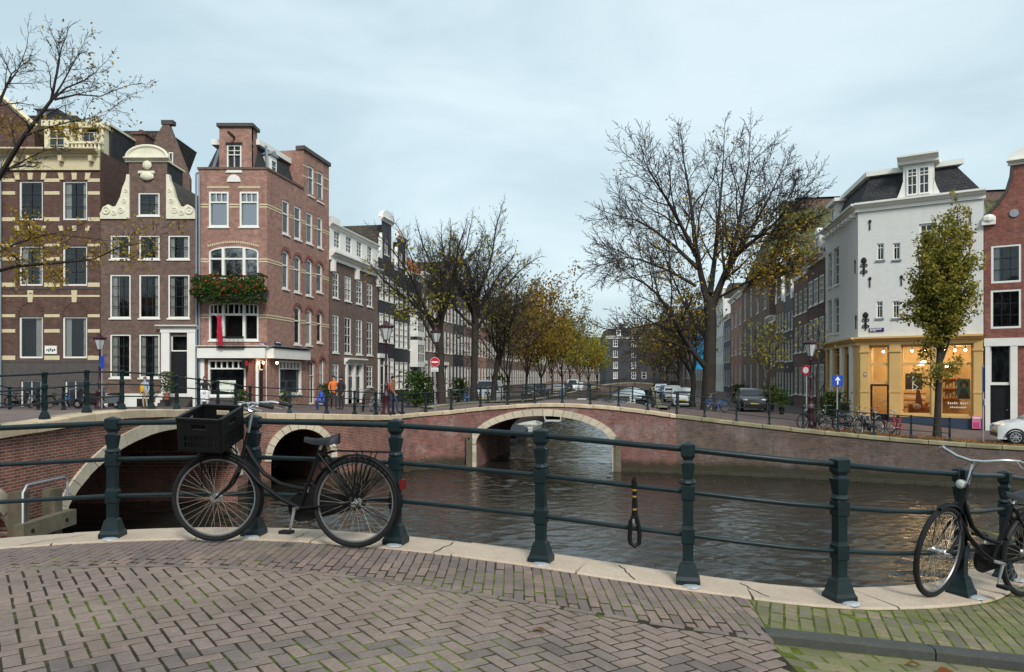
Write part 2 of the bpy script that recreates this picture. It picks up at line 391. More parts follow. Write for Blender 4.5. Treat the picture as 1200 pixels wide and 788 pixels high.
tag(g.build('ground', plain('canal_bed', (0.05, 0.045, 0.035))), kind='structure')

# ground heights over the far shore: inverse-distance from surveyed points
KC = [(-10.1, 5, 3.0), (-9.9, 10, 3.28), (-9.85, 15.6, 3.49), (-9.8, 18.8, 3.57), (-9.8, 23.7, 3.36), (-9.6, 28.4, 3.05), (-7.2, 30.4, 2.9), (-6, 32.5, 2.75), (-5.2, 34.6, 2.66)]
KB = [(-5.2, 34.6, 2.66), (-3.2, 36.2, 2.77), (-1.0, 36.2, 3.0), (2.05, 35.7, 3.17), (4.84, 35.1, 3.03), (7.6, 34.3, 2.7)]
KQ = [(7.6, 34.3, 2.7), (9.6, 33.7, 2.47), (13, 32.4, 2.12), (16.6, 30.7, 1.85), (20.2, 29.3, 1.68), (26, 27, 1.62), (48, 18.5, 1.6)]
ZP = [(-18, 8, 3.1), (-18, 15, 3.45), (-18, 18.5, 3.57), (-18, 23.7, 3.35), (-18, 28, 3.05), (-0.5, 44.4, 2.88), (3.5, 43.6, 3.12), (6.3, 43.1, 2.95), (9, 42.5, 2.6),
      (-30, 34, 2.75), (-26, 44, 2.7), (-16, 44, 2.7), (-14, 40, 2.72), (-10, 44, 2.6), (-6, 46, 2.5), (-8, 56, 2.3), (-6, 70, 2.15), (0, 90, 2.1), (10, 150, 2.1), (40, 150, 2.1), (30, 250, 2.1), (60, 250, 2.1),
      (12, 48, 2.2), (16, 60, 2.1), (22, 80, 2.1), (18, 41, 2.15), (19.2, 41.2, 2.1), (24.2, 37.9, 1.74), (28, 35, 1.66), (22, 33, 1.66), (14, 40, 2.2), (-80, 44, 2.6), (60, 40, 1.6), (60, 20, 1.6), (-80, 20, 2.7)]
for K in (KC, KB, KQ):                         # dense smooth samples along the stone edges
    for i in range(len(K) - 1):
        p = [K[max(0, i - 1)], K[i], K[i + 1], K[min(len(K) - 1, i + 2)]]
        n = max(2, int(math.hypot(p[2][0] - p[1][0], p[2][1] - p[1][1]) / 0.6))
        for k in range(n):
            t = k / n
            ZP.append(tuple(0.5 * (2 * p[1][j] + (p[2][j] - p[0][j]) * t + (2 * p[0][j] - 5 * p[1][j] + 4 * p[2][j] - p[3][j]) * t * t + (-p[0][j] + 3 * p[1][j] - 3 * p[2][j] + p[3][j]) * t ** 3) for j in range(3)))
def Zg(x, y):
    sw = sz = 0.0
    for a, b, z in ZP:
        d2 = (x - a) ** 2 + (y - b) ** 2 + 0.3
        wgt = 1 / (d2 * d2); sw += wgt; sz += wgt * z
    return sz / sw

# the long face line: bridge on the left, wing, middle bridge, right quay
FACE_C = [(-10.1, 5), (-9.9, 10), (-9.85, 15), (-9.8, 20), (-9.8, 25), (-9.75, 27.4), (-9.6, 28.6), (-7.2, 30.4), (-6.0, 32.5), (-5.2, 34.6)]
FACE_B = [(-5.2, 34.6), (-4.5, 35.5), (-3.2, 36.2), (-1.9, 36.4), (4.84, 35.1), (7.6, 34.3)]
FACE_Q = [(7.6, 34.3), (11.8, 33), (16.0, 31.1), (20.2, 29.3), (30, 25.5), (48, 18.5)]
class Path:
    def __init__(s, pts, smooth=True):
        if smooth:
            q = [Vector((2 * pts[0][0] - pts[1][0], 2 * pts[0][1] - pts[1][1]))] + [Vector(p) for p in pts] + [Vector((2 * pts[-1][0] - pts[-2][0], 2 * pts[-1][1] - pts[-2][1]))]
            out = []
            for i in range(1, len(q) - 2):
                for k in range(8):
                    t = k / 8
                    out.append(0.5 * ((2 * q[i]) + (-q[i - 1] + q[i + 1]) * t + (2 * q[i - 1] - 5 * q[i] + 4 * q[i + 1] - q[i + 2]) * t * t + (-q[i - 1] + 3 * q[i] - 3 * q[i + 1] + q[i + 2]) * t ** 3))
            out.append(q[-2])
        else: out = [Vector(p) for p in pts]
        s.p = out; s.s = [0.0]
        for a, b in zip(out, out[1:]): s.s.append(s.s[-1] + (b - a).length)
        s.L = s.s[-1]
    def at(s, t, off=0.0):
        """point at arc length t; off goes to the left of the running direction (inland)"""
        t = max(0, min(s.L, t))
        for i in range(len(s.s) - 1):
            if t <= s.s[i + 1] + 1e-9:
                a, b = s.p[i], s.p[i + 1]; f = (t - s.s[i]) / max(1e-9, s.s[i + 1] - s.s[i])
                i0, i1 = max(0, i - 1), min(len(s.p) - 1, i + 2)
                ta = (s.p[i + 1] - s.p[i0]).normalized(); tb = (s.p[i1] - s.p[i]).normalized()
                d = ta.lerp(tb, f).normalized(); q = a.lerp(b, f)
                return (q.x - d.y * off, q.y + d.x * off)
    def near(s, x, y):
        best = min(range(len(s.p)), key=lambda i: (s.p[i].x - x) ** 2 + (s.p[i].y - y) ** 2)
        return s.s[best]
    def dir(s, t):
        a = s.at(t - 0.05); b = s.at(t + 0.05); return math.atan2(b[1] - a[1], b[0] - a[0])
PC, PB, PQ = Path(FACE_C), Path(FACE_B), Path(FACE_Q)

def face_wall(root, path, s0, s1, arches, mat, ztop, zbot=-0.7, barrel=8.0, bmat=None):
    """brick face with real arch openings; arches: (s_centre, half_span, z_spring, rise, power)"""
    ss = set(); k = int((s1 - s0) / 0.35) + 1
    for i in range(k + 1): ss.add(round(lerp(s0, s1, i / k), 4))
    def intr(s):
        for c, a, zs, b in arches:
            x = (s - c) / a
            if abs(x) <= 1.0: return zs + b * math.sqrt(max(0, 1 - x * x))
        return None
    for c, a, zs, b in arches:
        ss = {s for s in ss if not (abs(abs(s - c) - a) < 0.12)}
        for i in range(41):
            ss.add(round(c - a * math.cos(math.pi * i / 40), 4))
    ss = sorted(s for s in ss if s0 - 1e-6 <= s <= s1 + 1e-6)
    m = MB(); m.u = []
    def V(s, z, off=0.0):
        x, y = path.at(s, off); m.v.append((x, y, z)); m.u.append((s, z)); return len(m.v) - 1
    for a, b in zip(ss, ss[1:]):
        mid = intr((a + b) / 2); ta, tb = ztop(a), ztop(b)
        if mid is None: m.f.append((V(a, zbot), V(b, zbot), V(b, tb), V(a, ta)))
        else:
            za, zb = intr(a) or 0, intr(b) or 0
            m.f.append((V(a, za), V(b, zb), V(b, tb), V(a, ta)))
    o = m.build('brick_face', mat, root)
    for c, a, zs, b in arches:                # barrel vault behind each opening
        m = MB(); m.u = []
        pr = [(c - a, zbot)] + [(c - a * math.cos(math.pi * i / 24), zs + b * math.sin(math.pi * i / 24)) for i in range(25)] + [(c + a, zbot)]
        x0, y0 = path.at(c, 0); x1, y1 = path.at(c, barrel); dx, dy = x1 - x0, y1 - y0
        for (sa, za), (sb, zb) in zip(pr, pr[1:]):
            vs = []
            for s_, z_, e in ((sa, za, 0), (sa, za, 1), (sb, zb, 1), (sb, zb, 0)):
                x, y = path.at(s_, 0.012); m.v.append((x + dx * e, y + dy * e, z_)); m.u.append((e * barrel, s_ + z_)); vs.append(len(m.v) - 1)
            m.f.append(tuple(vs))
        m.build('arch_vault', bmat or mat, root)
    return o
def voussoirs(root, path, arch, t, n, proud=0.05, mat=None, jamb=0):
    c, a, zs, b = arch
    for i in range(n):
        e = 0.012 / (a + t) * 3.14 / 3
        a0, a1 = math.pi * i / n + e, math.pi * (i + 1) / n - e
        m = MB(); m.u = []
        ring = []
        for ang in (a0, (a0 + a1) / 2, a1):
            ring.append(((c - a * math.cos(ang), zs + b * math.sin(ang)), (c - (a + t) * math.cos(ang), zs + (b + t) * math.sin(ang))))
        for off in (-proud - 0.012 * ((i * 7) % 3) / 2, 0.25):
            for (p, q) in ring:
                for (s_, z_) in (p, q):
                    x, y = path.at(s_, off); m.v.append((x, y, z_)); m.u.append((s_, z_))
        # front ring verts 0..5 (in,out pairs), back 6..11
        m.f += [(0, 2, 3, 1), (2, 4, 5, 3), (0, 6, 8, 2), (2, 8, 10, 4), (1, 3, 9, 7), (3, 5, 11, 9), (0, 1, 7, 6), (4, 10, 11, 5)]
        m.build('voussoir', mat or M['voussoir'], root)
def coping(root, path, s0, s1, ztop, L=1.2, wide=0.5, thick=0.2, over=0.08, mat=None, name='coping_stone', gap=0.012):
    s = s0; i = 0
    while s < s1 - 0.05:
        e = min(s1, s + L * (0.88 + 0.24 * ((i * 37) % 10) / 10)); m = MB()
        n = 3; jz = 0.006 * (((i * 53) % 7) / 3 - 1)
        for k in range(n + 1):
            t = lerp(s + gap, e - gap, k / n); z = ztop(t) + jz
            for off, dz in ((-over, -thick), (-over, -0.03), (-over + 0.03, 0.0), (wide - over, 0.0), (wide - over, -thick)):
                x, y = path.at(t, off); m.v.append((x, y, z + dz))
        for k in range(n):
            for j in range(5):
                j2 = (j + 1) % 5; m.f.append((k * 5 + j, k * 5 + j2, (k + 1) * 5 + j2, (k + 1) * 5 + j))
        m.f += [(4, 3, 2, 1, 0), tuple(n * 5 + j for j in range(5))]
        m.build(name, mat or M['stone'], root)
        s = e; i += 1

def post_mesh(k=1.0, lod=0):
    """cast-iron railing post, square mouldings on a flared foot, 1 m high"""
    m = MB(); q = math.sqrt(0.5); h = lambda w: w * q
    P = [(h(.165), 0), (h(.165), .035), (h(.15), .05), (h(.14), .06), (h(.098), .145), (h(.08), .15), (h(.072), .165), (h(.072), .28), (h(.09), .288), (h(.09), .385), (h(.08), .39), (h(.072), .41), (h(.072), .585),
         (h(.092), .595), (h(.092), .69), (h(.08), .698), (h(.088), .712), (h(.08), .728), (h(.066), .735), (h(.094), .845), (h(.07), .852), (h(.06), .87), (h(.075), .885), (h(.097), .9), (h(.097), .978), (h(.085), .985), (h(.012), 1.0)]
    if lod: P = P[::2] + [P[-1]]
    m.lathe([(r * k, z * k) for r, z in P], 4, rot=math.pi / 4)
    if not lod: m.lathe([(.052 * k, .698 * k), (.062 * k, .712 * k), (.052 * k, .73 * k)], 10)
    return m.mesh('railing_post')
POST = post_mesh(); POST.materials.append(M['green'])
POST_FAR = post_mesh(1.0, 1); POST_FAR.materials.append(M['green'])
def railing(name, label, stations, zfun, posth=1.0, mesh=POST, rails=((.945, .022), (.645, .018), (.34, .018)), nseg=6, rl=8, cat='railing', group=None):
    """stations: list of (x, y, heading) for the posts in order; rails run as tubes through them"""
    x0, y0 = stations[0][0], stations[0][1]
    root = thing(name, label, cat, (x0, y0, zfun(x0, y0)), group=group)
    zb = zfun(x0, y0)
    for x, y, a in stations:
        o = bpy.data.objects.new('post', mesh); COL.objects.link(o); o.parent = root; o.location = (x - x0, y - y0, zfun(x, y) - zb); o.rotation_euler = (0, 0, a); o.scale = (posth,) * 3
    for h, r in rails:
        pts = []
        st = stations
        for i in range(len(st) - 1):
            for k in range(3 if i < len(st) - 2 else 4):
                t = k / 3
                p = [st[max(0, i - 1)], st[i], st[i + 1], st[min(len(st) - 1, i + 2)]]
                c = lambda j: 0.5 * (2 * p[1][j] + (p[2][j] - p[0][j]) * t + (2 * p[0][j] - 5 * p[1][j] + 4 * p[2][j] - p[3][j]) * t * t + (-p[0][j] + 3 * p[1][j] - 3 * p[2][j] + p[3][j]) * t ** 3)
                x, y = c(0), c(1)
                za, zb2 = zfun(st[i][0], st[i][1]), zfun(st[i + 1][0], st[i + 1][1])
                pts.append((x - x0, y - y0, lerp(za, zb2, t) - zb + h * posth))
        MB().tube(pts, r * posth, rl).build('rail', M['green'], root, smooth=True)
    return root

# ---- left bridge (over the side canal)
CZ = lambda s: Zg(*PC.at(s)) + 0.02
bridge_c = thing('arch_bridge', 'red brick bridge on the left with three stone-ringed arches', 'bridge', (0, 0, 0))
sA = PC.near(-9.8, 21.5)
s3 = (PC.near(-9.6, 28.6) + PC.near(-7.2, 30.4)) / 2 + 0.05
A1 = (PC.near(-9.85, 12.3), 2.25, 0.7, 1.75); A2 = (sA, 5.2, 0.9, 2.02); A3 = (s3, 1.22, 1.15, 1.22)
face_wall(bridge_c, PC, 0, PC.L, [A1, A2, A3], M['brick_c'], lambda s: CZ(s) - 0.15)
voussoirs(bridge_c, PC, A1, 0.36, 15); voussoirs(bridge_c, PC, A2, 0.34, 29); voussoirs(bridge_c, PC, A3, 0.27, 13)
coping(bridge_c, PC, 0, PC.L, CZ, 1.15, 0.55, 0.22, 0.1)
m = MB(); m.u = []
NS, NW = 46, 10
for i in range(NS + 1):
    s = lerp(0, PC.near(-9.7, 27.4), i / NS)
    for j in range(NW + 1):
        x, y = PC.at(s, 0.4); x -= j * 0.86; z = Zg(max(x, -17.9), y) - 0.03 + 0.06 * math.sin(math.pi * j / NW)
        m.v.append((x, y, z)); m.u.append((x, y))
for i in range(NS):
    for j in range(NW): a = i * (NW + 1) + j; m.f.append((a, a + NW + 1, a + NW + 2, a + 1))
m.build('deck', M['pave'], bridge_c)
m = MB(); m.box(-18.7, -18.4, 5, 30, -0.7, 2.9); m.build('back_face', M['brick_c'], bridge_c)
# ---- middle bridge
BZ = lambda s: Zg(*PB.at(s)) + 0.02
bridge_b = thing('arch_bridge', 'brick bridge in the middle with a single wide stone-ringed arch', 'bridge', (0, 0, 0))
sB = (PB.near(-1.9, 36.4) + PB.near(4.84, 35.1)) / 2 + 0.02
A4 = (sB, 3.32, 1.15, 1.42)
face_wall(bridge_b, PB, 0, PB.L, [A4], M['brick_b'], lambda s: BZ(s) - 0.13, barrel=8.6)
voussoirs(bridge_b, PB, A4, 0.33, 22)
for sg in (-1, 1):                             # stone jambs below the springing
    for k in range(3):
        m = MB()
        for s_, off, z in [(s_, off, z) for z in (-0.1 + k * 0.41, 0.3 + k * 0.41) for s_, off in ((sB + sg * 3.31, -0.05), (sB + sg * 3.65, -0.05), (sB + sg * 3.65, 0.2), (sB + sg * 3.31, 0.2))]:
            x, y = PB.at(s_, off); m.v.append((x, y, z))
        m.f += [(0, 1, 5, 4), (1, 2, 6, 5), (3, 0, 4, 7), (4, 5, 6, 7), (2, 3, 7, 6)]
        m.build('jamb_stone', M['voussoir'], bridge_b)
coping(bridge_b, PB, 0, PB.L, BZ, 1.25, 0.5, 0.17, 0.07)
m = MB(); m.u = []
for i in range(31):
    s = lerp(0.1, PB.L, i / 30); x, y = PB.at(s, 0.4)
    for j in range(9):
        xx, yy = x + CT * j, y + j * 0.98
        m.v.append((xx, yy, Zg(xx, yy) + 0.0)); m.u.append((xx, yy))
for i in range(30):
    for j in range(8): a = i * 9 + j; m.f.append((a, a + 9, a + 10, a + 1))
m.build('deck', M['pave'], bridge_b)
m = MB()                                        # far face of the middle bridge
for k in range(12):
    t0, t1 = k / 12, (k + 1) / 12
    xa, xb = lerp(-1.2, 8.6, t0), lerp(-1.2, 8.6, t1); ya, yb = 44.6 - (xa + 1.2) * .2, 44.6 - (xb + 1.2) * .2
    m.quad((xb, yb, 2.35), (xa, ya, 2.35), (xa, ya, Zg(xa, ya)), (xb, yb, Zg(xb, yb)))
m.build('back_face', M['brick_b'], bridge_b)
# ---- right quay wall
QZ = lambda s: Zg(*PQ.at(s)) + 0.02
quay = thing('quay_wall', 'stained brick quay wall on the right with a mossy stone edge', 'wall', (0, 0, 0))
face_wall(quay, PQ, 0, PQ.L, [], M['brick_q'], lambda s: QZ(s) - 0.1)
coping(quay, PQ, 0, PQ.L, QZ, 1.3, 0.55, 0.16, 0.06, M['stone_q'])
m = MB()
for path, s0, s1 in ((PB, 0, sB - 3.7), (PB, sB + 3.7, PB.L), (PQ, 0, PQ.L)):     # ledge of dark footing stones at the waterline
    n = int((s1 - s0) / 1.1) + 1
    for i in range(n):
        a, b = lerp(s0, s1, i / n) + .01, lerp(s0, s1, (i + 1) / n) - .01
        pa, pb, qa, qb = path.at(a, -0.16), path.at(b, -0.16), path.at(a, 0.02), path.at(b, 0.02); z = 0.14
        m.add([(*pa, -.3), (*pb, -.3), (*pb, z), (*pa, z), (*qb, z), (*qa, z)], [(0, 1, 2, 3), (3, 2, 4, 5)])
m.build('footing', stonemat('wet_footing', (0.06, 0.055, 0.04), 0.3, (0.03, 0.04, 0.015), 0.5), quay)
# ---- land either side of the far canal
def land(name, rows, mat, ncol=26, far=160, sgn=1):
    m = MB(); m.u = []
    for y, x0 in rows:
        for j in range(ncol + 1):
            x = x0 + sgn * (far * (j / ncol) ** 2.2); z = Zg(x, y) - 0.012
            m.v.append((x, y, z)); m.u.append((x, y))
    for i in range(len(rows) - 1):
        for j in range(ncol): a = i * (ncol + 1) + j; m.f.append((a, a + 1, a + ncol + 2, a + ncol + 1) if sgn > 0 else (a, a + ncol + 1, a + ncol + 2, a + 1))
    return tag(m.build(name, mat), kind='structure')
def xl(y):
    if y < 36:
        best = min((abs(p.y - y), p.x) for p in PC.p + PB.p[:20]); return best[1] - 0.35
    return LW(y)
YS = [27.4, 28.2, 29, 30, 31, 32, 33, 34, 35, 36, 36.6, 38, 40, 42, 44, 46, 49, 53, 58, 64, 72, 82, 95, 110, 130, 160, 200, 260, 340, 500]
land('left_quay_pavement', [(y, xl(y)) for y in YS], M['pave_q'], sgn=-1)
def xr(y):
    if y < 34.3:
        best = min((abs(p.y - y), p.x) for p in PQ.p); return best[1] + 0.8
    return RW(y) if y > 36 else 7.4
land('right_quay_pavement', [(y, xr(y)) for y in [19, 21, 23, 25, 27, 28, 29, 29.6, 30.2, 30.8, 31.4, 32, 32.6, 33.2, 33.8, 34.5] + [y for y in YS if y > 35]], M['pave_q'], sgn=1)
for nm, fn, lab, sg in (('quay_wall', LW, 'brick wall lining the left bank of the far canal', 1), ('quay_wall', RW, 'brick wall lining the right bank of the far canal', -1)):
    m = MB(); m.u = []
    ys = [36, 38, 42, 46, 52, 60, 72, 90, 120, 160, 220, 300, 500]
    for y in ys:
        for z in (-0.7, None):
            m.v.append((fn(y), y, Zg(fn(y), y) + 0.06 if z is None else z)); m.u.append((y, m.v[-1][2]))
    for i in range(len(ys) - 1): a = 2 * i; m.f.append((a, a + 2, a + 3, a + 1) if sg < 0 else (a, a + 1, a + 3, a + 2))
    root = thing(nm, lab, 'wall'); m.build('brick_face', M['brick_q'], root)
    m = MB()
    for a, b in zip(ys[1:], ys[2:]):
        m.add([(fn(y) + dx * sg, y, Zg(fn(y), y) + dz) for y in (a, b) for dx, dz in ((.06, .04), (.06, .12), (-.5, .12), (-.5, .04))], [(0, 1, 5, 4), (1, 2, 6, 5), (2, 3, 7, 6)])
    m.build('edge_stone', M['stone_q'], root)

# ---- railings of the far bridges
def stations(path, s0, s1, step, off):
    n = max(1, round((s1 - s0) / step)); out = []
    for i in range(n + 1):
        s = lerp(s0, s1, i / n); x, y = path.at(s, off); out.append((x, y, path.dir(s)))
    return out
zr = lambda x, y: Zg(x, y) + 0.02
st = stations(PC, PC.near(-9.9, 11), PC.L - 0.4, 1.55, 0.16)
railing('bridge_railing', 'dark green iron railing along the front of the left bridge', st, zr, 1.02, POST_FAR)
yb = [9 + 1.6 * i for i in range(14)]
railing('bridge_railing', 'dark green iron railing on the far side of the left bridge', [(-18.0, y, R(90)) for y in yb], zr, 1.0, POST_FAR)
st = stations(PB, 0.3, PB.L, 1.3, 0.16) + [(*PQ.at(s, 0.16), PQ.dir(s)) for s in [1.25 + 1.4 * i for i in range(8)]]
railing('bridge_railing', 'dark green iron railing over the middle arch and along the right quay', st, zr, 0.98, POST_FAR)
st = [(lerp(-3.2, 9.6, i / 10), 45.0 - (lerp(-3.2, 9.6, i / 10) + 1.2) * .2, 0) for i in range(11)]
railing('bridge_railing', 'iron railing on the far side of the middle bridge', st, zr, 0.98, POST_FAR)

# ---- timber fenders
def timber(m, path, s, z0, z1, w=0.24, d=0.24, off=-0.3):
    x, y = path.at(s, off); a = path.dir(s)
    k = len(m.v); m.box(-w / 2, w / 2, -d / 2, d / 2, z0, z1); m.xf(Matrix.Translation((x, y, 0)) @ Matrix.Rotation(a, 4, 'Z'), k)
for sg, lab in ((-1, 'weathered timber fender post at the left foot of the middle arch'), (1, 'weathered timber fender post at the right foot of the middle arch')):
    m = MB(); timber(m, PB, sB + sg * 3.62, -0.6, 1.62, 0.26, 0.22, -0.17); r = thing('timber_fender', lab, 'post'); m.build('pile', M['timber'], r)
    m = MB(); x, y = PB.at(sB + sg * 3.62, -0.3); m.lathe([(.05, -.02), (.05, .02)], 8); m.xf(Matrix.Translation((x, y, 1.45)) @ Matrix.Rotation(R(90), 4, 'X')); m.build('bolt', M['black'], r)
fx = thing('timber_fender', 'timber fender frame with a steel hoop against the left bridge pier', 'fender')
s0 = PC.near(-9.85, 15.3)
for ds, zt in ((-0.62, 2.2), (0.42, 2.1)):
    m = MB(); timber(m, PC, s0 + ds, -0.5, zt, 0.26, 0.26, -0.3); m.build('pile', M['timber'], fx)
for z0, off in ((1.3, -0.52), (0.6, -0.52)):
    m = MB(); xa, ya = PC.at(s0 - 0.95, off); xb, yb_ = PC.at(s0 + 0.75, off)
    m.box(xa - .1, xa + .1, ya, yb_, z0, z0 + .32); o = m.build('cross_beam', M['timber'], fx)
    for yy in (ya + .25, yb_ - .35):
        MB().lathe([(.04, 0), (.04, .03)], 8).xf(Matrix.Translation((xa + .09, yy, z0 + .16)) @ Matrix.Rotation(R(90), 4, 'Y')).build('bolt', M['black'], o)
xa, ya = PC.at(s0 - 0.8, -0.5); xb, yb_ = PC.at(s0 + 0.6, -0.5)
MB().tube([(xa, ya, -.3), (xa, ya, 2.2), (xa, ya + .12, 2.33), (xb, yb_ - .12, 2.33), (xb, yb_, 2.25), (xb, yb_, 1.9)], 0.025, 6).build('steel_hoop', M['grey_metal'], fx, smooth=True)
# ================================================================ THE NEAR BRIDGE: stone edge, railing, brick paving
DZ = lambda x: 3.1 - 0.012 * (x + 2.2) ** 2                  # camber of the deck
NEAR = [(-9.0, 4.3), (-7.5, 4.9), (-6.2, 5.4), (-4.9, 5.8), (-3.27, 6.08), (-2.12, 6.1), (-.92, 5.88), (.215, 5.5), (1.225, 5.17), (2.25, 5.1), (3.46, 5.72), (4.48, 6.75), (5.6, 7.7), (7.0, 8.5), (9.0, 9.3), (12.0, 10)]
PN = Path(NEAR)
def ycoping(x, off=0.0):                                     # y of the line that runs 'off' in front of the post line, at x
    best = None
    for i in range(len(PN.p) - 1):
        a, b = PN.p[i], PN.p[i + 1]
        if a.x <= x <= b.x: best = lerp(a.y, b.y, (x - a.x) / max(1e-6, b.x - a.x)); sl = (b.y - a.y) / max(1e-6, b.x - a.x); break
    if best is None: return 5.0
    return best - off * math.sqrt(1 + sl * sl)
near = thing('near_bridge_edge', 'pale stone edging along the near bridge under the railing', 'coping')
NZ = lambda s: DZ(PN.at(s)[0]) + 0.012
# coping stones, cut at irregular joints
js = [0]
while js[-1] < PN.L - 0.6: js.append(js[-1] + random.uniform(0.95, 1.45))
js.append(PN.L)
for a, b in zip(js, js[1:]):
    m = MB(); n = 5; jz = random.uniform(-.004, .004); sk = random.uniform(-.05, .05)
    for k in range(n + 1):
        for off, dz in ((0.30, -0.24), (0.30, -0.02), (0.285, 0.0), (-0.14, 0.0), (-0.155, -0.012), (-0.155, -0.24)):
            t = lerp(a + .004, b - .004, k / n)
            if k in (0, n): t += sk * 0 + 0.03 * off * (1 if k else -1)
            x, y = PN.at(t, off); m.v.append((x, y, DZ(x) + 0.012 + dz + jz))
    for k in range(n):
        for j in range(6): j2 = (j + 1) % 6; m.f.append((k * 6 + j2, k * 6 + j, (k + 1) * 6 + j, (k + 1) * 6 + j2))
    m.f += [(0, 1, 2, 3, 4, 5), tuple(n * 6 + j for j in range(5, -1, -1))]
    m.build('coping_stone', M['near_stone'], near)
m = MB()                                                       # brick face below the stone edge
for k in range(60):
    a, b = PN.L * k / 60, PN.L * (k + 1) / 60; pa, pb = PN.at(a, 0.24), PN.at(b, 0.24)
    m.quad((*pb, -0.7), (*pa, -0.7), (*pa, DZ(pa[0]) - .2), (*pb, DZ(pb[0]) - .2))
m.build('brick_face', M['brick_b'], near)
# the cracks seen in the stones
def crack(x0, y0, x1, y1):
    m = MB(); pts = []
    for i in range(9):
        t = i / 8; x = lerp(x0, x1, t) + random.uniform(-.012, .012); y = lerp(y0, y1, t) + random.uniform(-.01, .01); pts.append((x, y, DZ(x) + 0.0135))
    for p, q in zip(pts, pts[1:]):
        w_ = 0.0045; dx, dy = q[0] - p[0], q[1] - p[1]; l = math.hypot(dx, dy) or 1; nx, ny = -dy / l * w_, dx / l * w_
        m.quad((p[0] + nx, p[1] + ny, p[2]), (p[0] - nx, p[1] - ny, p[2]), (q[0] - nx, q[1] - ny, q[2]), (q[0] + nx, q[1] + ny, q[2]))
    m.build('crack', M['dark'], near)
crack(-.60, 5.60, -.46, 5.98); crack(.86, 5.16, .80, 5.52); crack(1.72, 5.0, 1.62, 5.3); crack(-3.9, 5.86, -3.55, 6.2); crack(-1.75, 5.95, -1.7, 6.2)
# railing
NP = [(-6.7, 5.22), (-5.55, 5.62), (-4.42, 5.92), (-3.27, 6.08), (-2.12, 6.1), (-.92, 5.88), (.215, 5.5), (1.225, 5.17), (2.25, 5.1), (3.46, 5.72), (4.48, 6.75), (5.6, 7.7), (7.0, 8.5)]
st = [(x, y, PN.dir(PN.near(x, y))) for x, y in NP]
dzf = lambda x, y: DZ(x) + 0.012
rail_near = railing('bridge_railing', 'dark green cast-iron railing of the near bridge, three rails between moulded posts', st, dzf, 0.985, POST, rl=12)
m_pl = MB(); m_pl.lathe([(.062, 0), (.06, .008), (.03, .014)], 12, sx=1.0); PLATE = m_pl.mesh('lead_pad'); PLATE.materials.append(plain('lead', (0.5, 0.53, 0.55), 0.4, 0.15, 12, 0.2, 0.3))
for x, y, a in st:
    o = share('lead_pad', PLATE, rail_near, (x - st[0][0] + .02 + 0.075 * math.sin(a), y - st[0][1] - .092 * math.cos(a), DZ(x) - DZ(st[0][0])), a)

# ---- paving
def claymat(name, c, moss, mossc=(0.07, 0.1, 0.018), rnd=0.16, lo=0.5, hi=0.62, ms=1.6):
    t = NT(name); p = t.pos(); r = t.rnd()
    n1 = t.noise(p, 9, 5, 0.65); n2 = t.noise(p, 60, 3)
    col = t.ramp(n1, [(0.25, vmul(c, 0.8)), (0.75, vmul(c, 1.16))])
    col = t.mix(1.0, col, t.ramp(r, [(0, (1 - rnd * 1.5, 1 - rnd * 1.5, 1 - rnd * 1.3)), (.3, (.94, .95, .98)), (0.7, (1.03, 1, .98)), (1, (1 + rnd * 1.5, 1 + rnd, 1 + rnd * .7))]), 'MULTIPLY')
    col = t.mix(1.0, col, t.ramp(n2, [(0.3, (.85,) * 3), (.7, (1.1,) * 3)]), 'MULTIPLY')
    col = t.mix(1.0, col, t.ramp(t.noise(p, 1.7, 6, .65), [(.3, (.74, .73, .72)), (.68, (1.12, 1.12, 1.12))]), 'MULTIPLY')
    if moss:
        f = t.ramp(t.math('ADD', t.math('MULTIPLY', t.noise(p, ms, 4, 0.6), .6), t.math('MULTIPLY', t.noise(p, 22, 4, .7), .4)), [(lo, (0,) * 3), (hi, (1,) * 3)])
        col = t.mix(t.math('MULTIPLY', f, moss), col, mossc)
    return t.surf(col, t.math('ADD', t.math('MULTIPLY', n1, .25), .62), t.bump(t.math('ADD', n1, t.math('MULTIPLY', n2, .4)), .35, .006), 0, .3)
M['clay'] = claymat('clay_paver', (0.21, 0.158, 0.138), 0.25, lo=.58, hi=.75)
M['clay_grey'] = claymat('grey_clay_paver', (0.197, 0.158, 0.138), 0.2, lo=.58, hi=.75)
M['clay_moss'] = claymat('mossy_paver', (0.2, 0.17, 0.12), 0.7, (0.115, 0.135, 0.025), 0.25, .44, .6)
def jointmat():
    t = NT('joint_sand_and_moss'); p = t.pos()
    f = t.math('ADD', t.math('MULTIPLY', t.noise(p, .9, 4, .6), .62), t.math('MULTIPLY', t.noise(p, 9, 4, .7), .38))
    col = t.ramp(f, [(0.40, (0.03, 0.025, 0.021)), (0.5, (0.045, 0.042, 0.025)), (0.572, (0.085, 0.115, 0.018)), (0.69, (0.15, 0.2, 0.025))])
    return t.surf(col, .95, t.bump(t.noise(p, 80, 3), .8, .01), 0, .1)
M['joint'] = jointmat()
def clip(poly, inside, cut):
    out = []
    for i, p in enumerate(poly):
        q = poly[(i + 1) % len(poly)]; a, b = inside(p), inside(q)
        if a: out.append(p)
        if a != b: out.append(cut(p, q))
    return out
def clipf(poly, fn):
    """clip to fn(p) <= 0 by bisection"""
    def cut(p, q):
        a, b = (p, q) if fn(p) <= 0 else (q, p)
        for _ in range(18):
            mid = ((a[0] + b[0]) / 2, (a[1] + b[1]) / 2)
            if fn(mid) <= 0: a = mid
            else: b = mid
        return a
    return clip(poly, lambda p: fn(p) <= 0, cut)
def area(poly): return 0.5 * sum(poly[i][0] * poly[(i + 1) % len(poly)][1] - poly[(i + 1) % len(poly)][0] * poly[i][1] for i in range(len(poly)))
